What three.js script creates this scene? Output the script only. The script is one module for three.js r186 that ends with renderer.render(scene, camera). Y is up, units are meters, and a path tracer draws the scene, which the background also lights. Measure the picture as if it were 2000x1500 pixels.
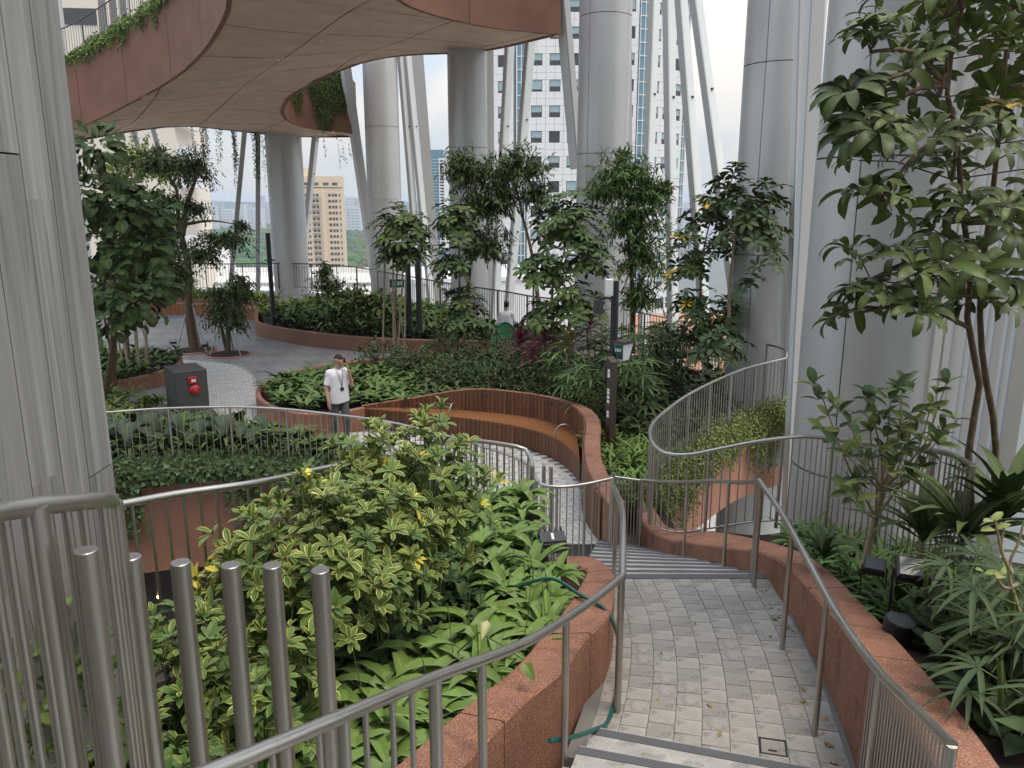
import * as THREE from 'three';
import { mergeGeometries } from 'three/addons/utils/BufferGeometryUtils.js';
import { FontLoader } from 'three/addons/loaders/FontLoader.js';
import { TextGeometry } from 'three/addons/geometries/TextGeometry.js';

// ---------------------------------------------------------------- camera, sky, sun, exposure
const scene = new THREE.Scene();
const camera = new THREE.PerspectiveCamera(51.65, 4 / 3, 0.05, 9000);
camera.position.set(0, 4.3, 0);
camera.rotation.set(-12.9 * Math.PI / 180, 0, 0);
scene.add(camera);
const renderer = new THREE.WebGLRenderer({ antialias: true });
renderer.toneMapping = THREE.LinearToneMapping;
renderer.toneMappingExposure = 1.82;
renderer.shadowMap.enabled = true;

const rand = (seed) => () => { seed |= 0; seed = seed + 0x6D2B79F5 | 0; let t = Math.imul(seed ^ seed >>> 15, 1 | seed); t = t + Math.imul(t ^ t >>> 7, 61 | t) ^ t; return ((t ^ t >>> 14) >>> 0) / 4294967296; };
const hash2 = (x, y, s = 0) => { let h = Math.imul(x | 0, 374761393) + Math.imul(y | 0, 668265263) + Math.imul(s | 0, 974711) | 0; h = Math.imul(h ^ h >>> 13, 1274126177); return ((h ^ h >>> 16) >>> 0) / 4294967296; };
const smooth = (t) => t * t * (3 - 2 * t);
function vnoise(x, y, per = 0, s = 0) { // value noise, optionally periodic
  const xi = Math.floor(x), yi = Math.floor(y), fx = smooth(x - xi), fy = smooth(y - yi), w = (a) => per ? ((a % per) + per) % per : a;
  const a = hash2(w(xi), w(yi), s), b = hash2(w(xi + 1), w(yi), s), c = hash2(w(xi), w(yi + 1), s), d = hash2(w(xi + 1), w(yi + 1), s);
  return a + (b - a) * fx + (c - a) * fy + (a - b - c + d) * fx * fy;
}
function fbm(x, y, per = 0, o = 4, s = 0) { let v = 0, a = 0.5, t = 0; for (let i = 0; i < o; i++) { v += a * vnoise(x, y, per, s + i); t += a; a *= 0.5; x *= 2; y *= 2; per *= 2; } return v / t; }
const clamp = (x, a = 0, b = 1) => Math.min(b, Math.max(a, x));
const lerp = (a, b, t) => a + (b - a) * t;
const sstep = (x, a, b) => smooth(clamp((x - a) / (b - a)));

{ // hazy tropical sky: pale at the horizon, soft blue above, heaped white clouds all round
  const W = 1024, H = 512, data = new Float32Array(W * H * 4);
  for (let j = 0; j < H; j++) {
    const el = ((j + 0.5) / H - 0.5) * Math.PI, up = Math.max(0, Math.sin(el));
    for (let i = 0; i < W; i++) {
      const az = (i + 0.5) / W * Math.PI * 2, h = Math.pow(1 - up, 3);
      let r = lerp(0.4, 0.8, h), g = lerp(0.62, 0.86, h), b = lerp(1.0, 0.92, h);
      const dx = Math.cos(az), dz = Math.sin(az), k = 1.6 / (up + 0.35);
      const n = fbm(dx * k * 2.2 + 31, dz * k * 2.2 + 17 + up * 3, 0, 5, 3), m = fbm(dx * 9 + 5, dz * 9 + el * 16, 0, 4, 9);
      const c = sstep(n * 0.7 + m * 0.45, 0.5, 0.7) * (0.35 + 0.65 * sstep(up, 0.02, 0.18));
      r = lerp(r, 0.97, c); g = lerp(g, 0.96, c); b = lerp(b, 0.965, c);
      const lum = 0.46 * (1 + 2 * up); r *= lum * 1.04; g *= lum * 0.995; b *= lum * 0.92; // thin overcast: brighter towards the zenith
      if (el < 0) { r = 0.45; g = 0.47; b = 0.46; }
      const o = (j * W + i) * 4; data[o] = r; data[o + 1] = g; data[o + 2] = b; data[o + 3] = 1;
    }
  }
  const t = new THREE.DataTexture(data, W, H, THREE.RGBAFormat, THREE.FloatType);
  t.mapping = THREE.EquirectangularReflectionMapping; t.magFilter = t.minFilter = THREE.LinearFilter; t.needsUpdate = true;
  scene.background = t; scene.environment = t;
}
const sun = new THREE.DirectionalLight(0xfff0dc, 1.5);
sun.position.set(34, 100, 4); sun.target.position.set(0, 0, -20);
sun.castShadow = true; sun.shadow.radius = 55; sun.shadow.mapSize.set(2048, 2048);
Object.assign(sun.shadow.camera, { left: -60, right: 60, top: 60, bottom: -60, near: 1, far: 260 });
scene.add(sun, sun.target);

// ---------------------------------------------------------------- helpers
const V = (x, y, z) => new THREE.Vector3(x, y, z);
const taken = new Map();
function numbered(name) { const n = taken.get(name) ?? 0; taken.set(name, n + 1); return n ? name + '_' + String(n).padStart(3, '0') : name; }
function tag(o, label, category, group) { o.userData.label = label; o.userData.category = category; if (group) o.userData.group = group; return o; }
function group(name, label, category, pos = [0, 0, 0], turn = 0, grp) {
  const o = new THREE.Group(); o.name = numbered(name); o.position.set(...pos); o.rotation.y = turn; scene.add(o);
  return tag(o, label, category, grp);
}
function part(name, geo, mat, parent) { const m = new THREE.Mesh(geo, mat); m.name = name; m.castShadow = m.receiveShadow = true; parent.add(m); return m; }
function stuffPart(name, geo, mat, parent) { const m = part(name, geo, mat, parent); m.userData.kind = 'stuff'; return m; }
function struct(name, geo, mat) { const m = part(numbered(name), geo, mat, scene); m.userData.kind = 'structure'; m.userData.label = name.replace(/_/g, ' '); return m; }
function lone(name, geo, mat, label, category, grp) { return tag(part(numbered(name), geo, mat, scene), label, category, grp); }

class GB { // collects triangles into one geometry
  constructor() { this.p = []; this.n = []; this.u = []; this.c = []; this.i = []; this.hasC = false; }
  get count() { return this.p.length / 3; }
  v(x, y, z, nx, ny, nz, u = 0, w = 0) { this.p.push(x, y, z); this.n.push(nx, ny, nz); this.u.push(u, w); return this.count - 1; }
  tri(a, b, c) { this.i.push(a, b, c); }
  flat(a, b, c, d, uv) { // flat quad a b c d (Vector3), counter-clockwise
    const n = b.clone().sub(a).cross(d.clone().sub(a)).normalize(), s = this.count, q = uv ?? [[0, 0], [a.distanceTo(b), 0], [a.distanceTo(b), a.distanceTo(d)], [0, a.distanceTo(d)]];
    [a, b, c, d].forEach((p, k) => this.v(p.x, p.y, p.z, n.x, n.y, n.z, q[k][0], q[k][1])); this.i.push(s, s + 1, s + 2, s, s + 2, s + 3);
  }
  box(x0, y0, z0, x1, y1, z1) {
    const P = (x, y, z) => V(x, y, z);
    this.flat(P(x0, y0, z1), P(x1, y0, z1), P(x1, y1, z1), P(x0, y1, z1)); this.flat(P(x1, y0, z0), P(x0, y0, z0), P(x0, y1, z0), P(x1, y1, z0));
    this.flat(P(x0, y0, z0), P(x0, y0, z1), P(x0, y1, z1), P(x0, y1, z0)); this.flat(P(x1, y0, z1), P(x1, y0, z0), P(x1, y1, z0), P(x1, y1, z1));
    this.flat(P(x0, y1, z1), P(x1, y1, z1), P(x1, y1, z0), P(x0, y1, z0)); this.flat(P(x0, y0, z0), P(x1, y0, z0), P(x1, y0, z1), P(x0, y0, z1)); return this;
  }
  hex(b, t) { // solid between bottom quad b[4] and top quad t[4], both counter-clockwise seen from above
    this.flat(t[0], t[1], t[2], t[3]); this.flat(b[3], b[2], b[1], b[0]);
    for (let k = 0; k < 4; k++) { const m = (k + 1) % 4; this.flat(b[k], b[m], t[m], t[k]); } return this;
  }
  tube(pts, r, seg = 6, cap = true) { // r: number or function of 0..1
    const n = pts.length, R = typeof r === 'function' ? r : () => r, rings = [];
    let prev = null, len = 0;
    for (let k = 0; k < n; k++) {
      const d = (k < n - 1 ? pts[k + 1].clone() : pts[k].clone()).sub(k > 0 ? pts[k - 1] : pts[k]).normalize();
      if (!d.lengthSq()) d.set(0, 1, 0);
      let x = prev ? prev.clone().addScaledVector(d, -prev.dot(d)) : (Math.abs(d.y) > 0.9 ? V(1, 0, 0) : V(0, 1, 0)).cross(d);
      x.normalize(); prev = x; const y = d.clone().cross(x), rr = R(k / (n - 1)); if (k) len += pts[k].distanceTo(pts[k - 1]);
      const s = this.count; rings.push(s);
      for (let a = 0; a <= seg; a++) { const t = a / seg * Math.PI * 2, c = Math.cos(t), q = Math.sin(t), nx = x.x * c + y.x * q, ny = x.y * c + y.y * q, nz = x.z * c + y.z * q; this.v(pts[k].x + nx * rr, pts[k].y + ny * rr, pts[k].z + nz * rr, nx, ny, nz, a / seg * rr * 6.28, len); }
    }
    for (let k = 0; k < n - 1; k++) for (let a = 0; a < seg; a++) { const s = rings[k] + a, t = rings[k + 1] + a; this.i.push(s, s + 1, t + 1, s, t + 1, t); }
    if (cap) for (const [k, sg] of [[0, -1], [n - 1, 1]]) {
      const d = pts[Math.min(n - 1, k + 1)].clone().sub(pts[Math.max(0, k - 1)]).normalize().multiplyScalar(sg), s = this.count; this.v(pts[k].x, pts[k].y, pts[k].z, d.x, d.y, d.z);
      for (let a = 0; a <= seg; a++) { const o = (rings[k] + a) * 3; this.v(this.p[o], this.p[o + 1], this.p[o + 2], d.x, d.y, d.z); }
      for (let a = 0; a < seg; a++) sg > 0 ? this.i.push(s, s + 1 + a, s + 2 + a) : this.i.push(s, s + 2 + a, s + 1 + a);
    }
    return this;
  }
  add(geo, M) { // a copy of geo (indexed or not, with optional colours) under matrix M
    const p = geo.attributes.position.array, n = geo.attributes.normal.array, u = geo.attributes.uv?.array, c = geo.attributes.color?.array, s = this.count, e = M.elements, N = p.length / 3;
    for (let k = 0; k < N; k++) {
      const x = p[k * 3], y = p[k * 3 + 1], z = p[k * 3 + 2], a = n[k * 3], b = n[k * 3 + 1], d = n[k * 3 + 2];
      this.p.push(e[0] * x + e[4] * y + e[8] * z + e[12], e[1] * x + e[5] * y + e[9] * z + e[13], e[2] * x + e[6] * y + e[10] * z + e[14]);
      const X = e[0] * a + e[4] * b + e[8] * d, Y = e[1] * a + e[5] * b + e[9] * d, Z = e[2] * a + e[6] * b + e[10] * d, l = Math.hypot(X, Y, Z) || 1;
      this.n.push(X / l, Y / l, Z / l); this.u.push(u ? u[k * 2] : 0, u ? u[k * 2 + 1] : 0);
      if (c) { this.hasC = true; this.c.push(c[k * 3], c[k * 3 + 1], c[k * 3 + 2]); }
    }
    if (geo.index) for (const k of geo.index.array) this.i.push(s + k); else for (let k = 0; k < N; k++) this.i.push(s + k);
    return this;
  }
  geo() {
    const g = new THREE.BufferGeometry();
    g.setAttribute('position', new THREE.Float32BufferAttribute(this.p, 3)); g.setAttribute('normal', new THREE.Float32BufferAttribute(this.n, 3)); g.setAttribute('uv', new THREE.Float32BufferAttribute(this.u, 2));
    if (this.hasC) g.setAttribute('color', new THREE.Float32BufferAttribute(this.c, 3));
    g.setIndex(this.i); return g;
  }
}
const boxGeo = (x0, y0, z0, x1, y1, z1) => new GB().box(x0, y0, z0, x1, y1, z1).geo();
const tubeGeo = (pts, r, seg = 8) => new GB().tube(pts, r, seg).geo();
const curve = (pts, n, closed = false) => new THREE.CatmullRomCurve3(pts.map((p) => p.isVector3 ? p : V(...p)), closed, 'centripetal').getSpacedPoints(n);
function roundBox(w, h, d, r = 0.01) { // box with chamfered edges, centred
  const s = new THREE.Shape(); const x = w / 2 - r, y = h / 2 - r; s.moveTo(-x, -y); s.lineTo(x, -y); s.lineTo(x, y); s.lineTo(-x, y); s.closePath();
  const g = new THREE.ExtrudeGeometry(s, { depth: d - 2 * r, bevelEnabled: true, bevelThickness: r, bevelSize: r, bevelSegments: 1 }); g.translate(0, 0, -d / 2 + r); return g;
}
function ribbon(inner, outer, bottom, gap = 0) { // solid wall between two top edges of equal length, down to height bottom (number or list)
  const b = new GB(), n = inner.length; let s = 0; const B = (k) => Array.isArray(bottom) ? bottom[k] : bottom;
  const nrm = (P, k, sg) => { const d = P[Math.min(n - 1, k + 1)].clone().sub(P[Math.max(0, k - 1)]); d.y = 0; d.normalize(); return V(-d.z * sg, 0, d.x * sg); };
  const mid = inner[n >> 1].clone().sub(outer[n >> 1]), sg = nrm(inner, n >> 1, 1).dot(mid) > 0 ? 1 : -1, arc = [0];
  for (let k = 1; k < n; k++) arc.push(arc[k - 1] + inner[k].distanceTo(inner[k - 1]));
  const ch = 0.018; // chamfer of the top arris
  const prof = (k) => {
    const i = inner[k], o = outer[k], ni = nrm(inner, k, sg), no = nrm(outer, k, -sg);
    return [[V(i.x, B(k), i.z), ni, 0], [V(i.x, i.y - ch, i.z), ni, i.y - B(k)], [V(i.x, i.y - ch, i.z), ni.clone().add(V(0, 1, 0)).normalize(), 0], [i.clone().addScaledVector(ni, -ch), ni.clone().add(V(0, 1, 0)).normalize(), 0.02],
      [i.clone().addScaledVector(ni, -ch), V(0, 1, 0), 0], [o.clone().addScaledVector(no, -ch), V(0, 1, 0), i.distanceTo(o)], [o.clone().addScaledVector(no, -ch), no.clone().add(V(0, 1, 0)).normalize(), 0], [V(o.x, o.y - ch, o.z), no.clone().add(V(0, 1, 0)).normalize(), 0.02], [V(o.x, o.y - ch, o.z), no, 0], [V(o.x, B(k), o.z), no, o.y - B(k)]];
  };
  const rows = []; for (let k = 0; k < n; k++) { const q = prof(k); rows.push(b.count); q.forEach(([p, m, w]) => b.v(p.x, p.y, p.z, m.x, m.y, m.z, arc[k], w)); }
  for (let k = 0; k < n - 1; k++) for (let a = 0; a < 9; a += 2) { const p = rows[k] + a, q = rows[k + 1] + a; sg > 0 ? b.i.push(p, q, p + 1, p + 1, q, q + 1) : b.i.push(p, p + 1, q, p + 1, q + 1, q); }
  for (const k of [0, n - 1]) { const i = inner[k], o = outer[k], f = [V(i.x, B(k), i.z), V(o.x, B(k), o.z), o, i]; b.flat(...((k === 0) === (sg > 0) ? f : f.reverse())); }
  return b.geo();
}
function sheet(outline, y, thick = 0) { // flat horizontal polygon from [x,z] points
  const s = new THREE.Shape(outline.map(([x, z]) => new THREE.Vector2(x, -z)));
  const g = thick ? new THREE.ExtrudeGeometry(s, { depth: thick, bevelEnabled: false }) : new THREE.ShapeGeometry(s);
  g.rotateX(-Math.PI / 2); g.translate(0, y - thick, 0); return g;
}

// ---------------------------------------------------------------- textures and materials
function tex(size, f, srgb = true, rep = 1) {
  const d = new Uint8Array(size * size * 4);
  for (let j = 0; j < size; j++) for (let i = 0; i < size; i++) { const c = f(i / size, j / size, i, j), o = (j * size + i) * 4; for (let k = 0; k < 3; k++) d[o + k] = clamp(typeof c === 'number' ? c : c[k]) * 255; d[o + 3] = 255; }
  const t = new THREE.DataTexture(d, size, size); t.wrapS = t.wrapT = THREE.RepeatWrapping; t.magFilter = THREE.LinearFilter; t.minFilter = THREE.LinearMipmapLinearFilter; t.generateMipmaps = true;
  if (srgb) t.colorSpace = THREE.SRGBColorSpace; t.repeat.set(rep, rep); t.needsUpdate = true; return t;
}
const M = {};
const std = (o) => new THREE.MeshStandardMaterial(o);
{
  // washed terracotta aggregate: grains of red, brown and pale stone
  const grain = (i, j) => hash2(i >> 1, j >> 1, 5), tc = (br) => (u, v, i, j) => {
    const g = grain(i, j), f = hash2(i, j, 8), p = fbm(u * 3, v * 3, 3, 5, 2), st = sstep(fbm(u * 4 + 3, v * 2, 0, 4, 15), 0.56, 0.7), k = br * (0.74 + 0.36 * p + 0.12 * f) * (1 - 0.16 * st);
    if (g > 0.93) return [0.80 * k, 0.67 * k, 0.58 * k]; if (g > 0.8) return [0.70 * k, 0.50 * k, 0.415 * k]; if (g < 0.14) return [0.42 * k, 0.265 * k, 0.215 * k];
    return [0.55 * k, 0.37 * k, 0.275 * k];
  };
  const tcMap = tex(512, tc(1.0)), tcBump = tex(512, (u, v, i, j) => 0.3 + 0.5 * grain(i, j) + 0.2 * fbm(u * 6, v * 6, 6, 3, 2), false);
  tcMap.repeat.set(1.1, 1.1); tcBump.repeat.set(1.1, 1.1);
  M.terracotta = std({ map: tcMap, bumpMap: tcBump, bumpScale: 0.003, roughness: 0.82 });
  const tp = tex(256, (u, v) => { const p = fbm(u * 5, v * 5, 5, 5, 12), k = 0.88 + 0.2 * p; return [0.66 * k, 0.47 * k, 0.385 * k]; }); tp.repeat.set(0.4, 0.4);
  M.render = std({ map: tp, roughness: 0.8 });            // smooth terracotta render of far walls and fascias
  const tf = tex(256, (u, v) => { const p = fbm(u * 5, v * 5, 5, 5, 14), k = 0.88 + 0.2 * p; return [0.49 * k, 0.345 * k, 0.28 * k]; }); tf.repeat.set(0.4, 0.4);
  M.fascia = std({ map: tf, roughness: 0.8 });           // darker brown-red of the ramp and the low kerbs
  const so = tex(256, (u, v) => { const p = fbm(u * 6, v * 14, 6, 4, 21) * 0.4 + fbm(u * 6, v * 6, 6, 4, 22) * 0.6, k = 0.88 + 0.2 * p; return [0.83 * k, 0.70 * k, 0.61 * k]; }); so.repeat.set(0.35, 0.35);
  M.soffit = std({ map: so, roughness: 0.75 });
  // granite
  const granite = (base, s) => tex(256, (u, v, i, j) => { const g = hash2(i, j, s), p = fbm(u * 4, v * 4, 4, 4, s), st = fbm(u * 9, v * 9, 9, 3, s + 5), k = 0.82 + 0.24 * p - 0.12 * sstep(st, 0.58, 0.7); const a = g > 0.9 ? 0.07 : g < 0.16 ? -0.13 : 0; return base.map((c) => (c + a) * k); });
  M.pavers = [0.615, 0.64, 0.595].map((b, k) => { const t = granite([b * 1.015, b * 0.98, b * 0.93], 40 + k); t.repeat.set(1.7, 1.7); t.offset.set(k * 0.3, k * 0.7); return std({ map: t, roughness: 0.7 }); });
  M.pathPavers = [0.745, 0.76, 0.73].map((b, k) => { const t = granite([b * 1.01, b * 0.99, b * 0.955], 44 + k); t.repeat.set(1.7, 1.7); return std({ map: t, roughness: 0.7 }); });
  const dg = granite([0.52, 0.515, 0.515], 50); dg.repeat.set(0.8, 0.8); const db = tex(256, (u, v) => { const a = Math.abs((u * 8) % 1 - 0.5), b = Math.abs((v * 8 + (Math.floor(u * 8) % 2) * 0.5) % 1 - 0.5); return Math.min(a, b) > 0.47 ? 0 : 1; }, false); db.repeat.set(0.8, 0.8);
  M.darkPaving = std({ map: dg, roughness: 0.6, bumpMap: db, bumpScale: 0.002 });
  M.grout = std({ color: new THREE.Color(0.16, 0.152, 0.14), roughness: 0.95 });
  M.step = (() => { const t = granite([0.68, 0.665, 0.64], 60); t.repeat.set(1.5, 1.5); return std({ map: t, roughness: 0.7 }); })();
  M.nosing = std({ color: new THREE.Color(0.085, 0.085, 0.088), roughness: 0.75 });
  M.tactile = std({ color: new THREE.Color(0.09, 0.092, 0.1), roughness: 0.8 });
  // brushed steel
  const br = tex(256, (u, v, i, j) => 0.42 + 0.22 * hash2(i, j >> 5, 3) + 0.25 * fbm(u * 5, v * 5, 5, 3, 31), false), bc = tex(256, (u, v, i, j) => { const k = 0.9 + 0.08 * hash2(i, j >> 4, 4) + 0.1 * fbm(u * 3, v * 3, 3, 4, 33); return [0.70 * k, 0.68 * k, 0.65 * k]; });
  M.steel = std({ map: bc, metalness: 0.95, roughness: 0.55, roughnessMap: br });
  M.steelPlain = std({ color: new THREE.Color(0.42, 0.4, 0.375), metalness: 0.9, roughness: 0.36 });
  M.darkRail = std({ color: new THREE.Color(0.11, 0.105, 0.1), metalness: 0.6, roughness: 0.5 });
  // painted metal
  const pm = (c, s) => { const t = tex(256, (u, v, i, j) => { const k = 0.965 + 0.05 * fbm(u * 3, v * 3, 3, 4, s) + 0.02 * hash2(i, j, s); return c.map((x) => x * k); }); t.repeat.set(0.5, 0.5); return t; };
  M.column = std({ map: pm([0.735, 0.73, 0.72], 71), metalness: 0.3, roughness: 0.36 });
  M.fin = std({ map: pm([0.86, 0.87, 0.86], 72), roughness: 0.45 });
  M.finShade = std({ map: pm([0.74, 0.73, 0.72], 73), roughness: 0.5, metalness: 0.1 });  // greyer copy of the fin white; shade is put into its colour
  M.black = std({ color: new THREE.Color(0.018, 0.018, 0.02), roughness: 0.45 });
  M.charcoal = std({ color: new THREE.Color(0.05, 0.05, 0.052), roughness: 0.5, metalness: 0.3 });
  M.bronze = std({ color: new THREE.Color(0.075, 0.05, 0.042), roughness: 0.5, metalness: 0.3 });
  // timber slats
  M.timber = [0, 1, 2, 3].map((k) => { const t = tex(128, (u, v, i, j) => { const p = fbm(u * 10, v * 1.5, 0, 4, 80 + k), q = 0.72 + 0.5 * p + 0.05 * hash2(i, j >> 3, k); return [[0.40, 0.255, 0.165], [0.385, 0.245, 0.16], [0.415, 0.265, 0.17], [0.37, 0.235, 0.155]][k].map((c) => c * q); }); t.repeat.set(3, 1); return std({ map: t, roughness: 0.6 }); });
  { const t = tex(128, (u, v, i, j) => { const q = 0.74 + 0.5 * fbm(u * 10, v * 1.5, 0, 4, 87) + 0.05 * hash2(i, j >> 3, 4); return [0.49 * q, 0.315 * q, 0.175 * q]; }); t.repeat.set(3, 1); M.seat = std({ map: t, roughness: 0.6 }); }
  // grey wood-look cladding
  M.cladding = [0, 1, 2].map((k) => { const t = tex(512, (u, v, i, j) => { const a = fbm(u * 22 + fbm(u * 4, v * 1.6, 0, 3, 90 + k) * 3, v * 1.2, 0, 4, 91 + k), b = fbm(u * 5, v * 2, 0, 4, 94 + k), l = Math.abs(fbm(u * 9, v * 0.8, 0, 3, 97 + k) - 0.5) < 0.012 ? -0.08 : 0; const q = 0.37 + 0.21 * a + 0.16 * b + l; return [q, q * 0.985, q * 0.955]; }); t.repeat.set(1.6, 0.33); return std({ map: t, roughness: 0.62 }); });
  const sl = tex(256, (u, v, i, j) => { const p = fbm(u * 8, v * 8, 8, 5, 61), k = 0.5 + 0.8 * p; return [0.17 * k + 0.03 * hash2(i, j, 1), 0.125 * k, 0.09 * k]; }); sl.repeat.set(1, 1);
  M.soil = std({ map: sl, roughness: 1, bumpMap: sl, bumpScale: 0.02 });
  const bk = tex(128, (u, v) => { const p = fbm(u * 4, v * 16, 4, 4, 66), k = 0.55 + 0.75 * p; return [0.42 * k, 0.345 * k, 0.26 * k]; }); bk.repeat.set(6, 1.5);
  M.bark = std({ map: bk, roughness: 0.9, bumpMap: bk, bumpScale: 0.004 });
  M.cane = std({ color: new THREE.Color(0.30, 0.24, 0.15), roughness: 0.7 });
  M.petiole = std({ color: new THREE.Color(0.09, 0.14, 0.035), roughness: 0.6 });
  M.paleBark = std({ color: new THREE.Color(0.26, 0.2, 0.13), roughness: 0.85, bumpMap: bk, bumpScale: 0.003 });
}
// ---------------------------------------------------------------- ground of the garden
const pathNear = curve([[0.22, 0, -9.5], [0.02, 0, -10.2], [-0.55, 0, -10.85], [-1.3, 0, -11.5], [-2.3, 0, -12.35], [-3.3, 0, -13.05], [-4.4, 0, -13.6], [-5.6, 0, -14.4], [-6.45, 0, -15.8], [-7.0, 0, -17.4], [-7.9, 0, -19.4], [-9.2, 0, -21.7]], 90);
const pathFar = curve([[1.35, 0, -9.5], [1.25, 0, -10.4], [1.15, 0, -11.5], [1.0, 0, -12.4], [0.5, 0, -13.3], [-0.3, 0, -13.9], [-1.4, 0, -14.4], [-2.6, 0, -14.65], [-3.9, 0, -14.45], [-4.7, 0, -15.25], [-5.35, 0, -16.7], [-6.0, 0, -18.2], [-6.65, 0, -19.9], [-7.7, 0, -21.2], [-9.1, 0, -21.75]], 90);
const facade = [[5.8, -13.8], [5.75, -16.2], [4.9, -19.5], [3.3, -22.6], [1.4, -25.6], [-0.6, -28.7], [-2.6, -31.9], [-4.6, -34.8], [-7.2, -37.4], [-10.4, -39.2], [-14.5, -40.4], [-19, -40.8], [-26, -40.2]];
const nearEdge = [[-26, -12.2], [-9, -12.2], [-6.6, -12.4], [-5.6, -12.7], [-4.8, -12.8], [-3.8, -12.7], [-2.95, -12.4], [-1.9, -11.9], [-1.13, -11.3], [-0.5, -10.72], [0.05, -10.15], [0.2, -9.62], [1.62, -9.62], [1.82, -9.8], [2.1, -10.42], [2.55, -11.22], [3.25, -12.25], [4.0, -13.15], [4.9, -13.75]];
struct('plaza_floor', sheet([...nearEdge, ...facade], 0, 0.35), M.darkPaving);
{ // pale stone path: pavers in curved courses, the nearest 300 one by one
  const outline = [...pathNear.map((p) => [p.x, p.z]), ...pathFar.slice().reverse().map((p) => [p.x, p.z])];
  const bed = struct('path', sheet(outline, 0.006), M.grout), r = rand(5), far = [new GB(), new GB(), new GB()];
  let n = 0; const U = 90, W = 8;
  for (let a = 0; a < U; a++) for (let b = 0; b < W; b++) {
    const off = a % 2 ? 0.5 : 0, P = (s, t) => { const w = clamp(t, 0, 1), i = Math.min(U, s), f = Math.floor(i), e = Math.min(U, f + 1); const A = pathNear[f].clone().lerp(pathNear[e], i - f), B = pathFar[f].clone().lerp(pathFar[e], i - f); return A.lerp(B, w); };
    for (const half of [0, 1]) {
      const g = 0.025, s0 = a + half * 0.5 + g * 0.5, s1 = a + half * 0.5 + 0.5 - g * 0.5, t0 = (b + (half ? 0.5 : 0) - 0.5 + g) / W, t1 = (b + (half ? 0.5 : 0) + 0.5 - g) / W;
      const y = 0.0125 + r() * 0.002, q = [P(s0, t0), P(s0, t1), P(s1, t1), P(s1, t0)]; if (clamp(t1) - clamp(t0) < 0.02) continue;
      const B = new GB(), top = q.map((p) => p.clone().setY(y)), bot = q.map((p) => p.clone().setY(0)), k = Math.floor(r() * 3);
      const area = top[1].clone().sub(top[0]).cross(top[3].clone().sub(top[0])); if (area.y < 0) { top.reverse(); bot.reverse(); }
      if (n < 300) { B.hex(bot, top); part('paver', B.geo(), M.pathPavers[k], bed); n++; } else far[k].hex(bot, top);
    }
  }
  far.forEach((g, k) => stuffPart('far_pavers', g.geo(), M.pathPavers[k], bed));
}
// floor of the storey below, seen through the openings
struct('lower_floor', boxGeo(-26, -5.3, -40, 12, -5, 6), M.step);
{ // rendered edge wall under the fence, with the opening below it
  const g = group('edge_wall', 'terracotta rendered wall under the ivy and the long curved fence', 'wall');
  const pts = curve(nearEdge.slice(0, 12).map(([x, z]) => [x, 0.02, z + 0.02]), 60), out = pts.map((p, k) => { const d = pts[Math.min(60, k + 1)].clone().sub(pts[Math.max(0, k - 1)]).normalize(); return p.clone().add(V(-d.z, 0, d.x).multiplyScalar(0.25)); });
  const cut = [0, 22, 30, 37, 44, 52, 60];
  for (let k = 0; k < cut.length - 1; k++) part('wall_section', ribbon(pts.slice(cut[k], cut[k + 1] + 1).map((p) => p.clone()), out.slice(cut[k], cut[k + 1] + 1).map((p) => p.clone()), -1.75), M.fascia, g);
  const h = group('recess_wall', 'recessed wall below the terracotta edge wall', 'wall', [0, 0, 0]);
  part('wall_surface', boxGeo(-14, -5, -24.2, 3, -0.4, -24), M.fascia, h); part('return_wall', boxGeo(-14.2, -5, -24, -14, -0.4, -13), M.fascia, h);
}
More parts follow.
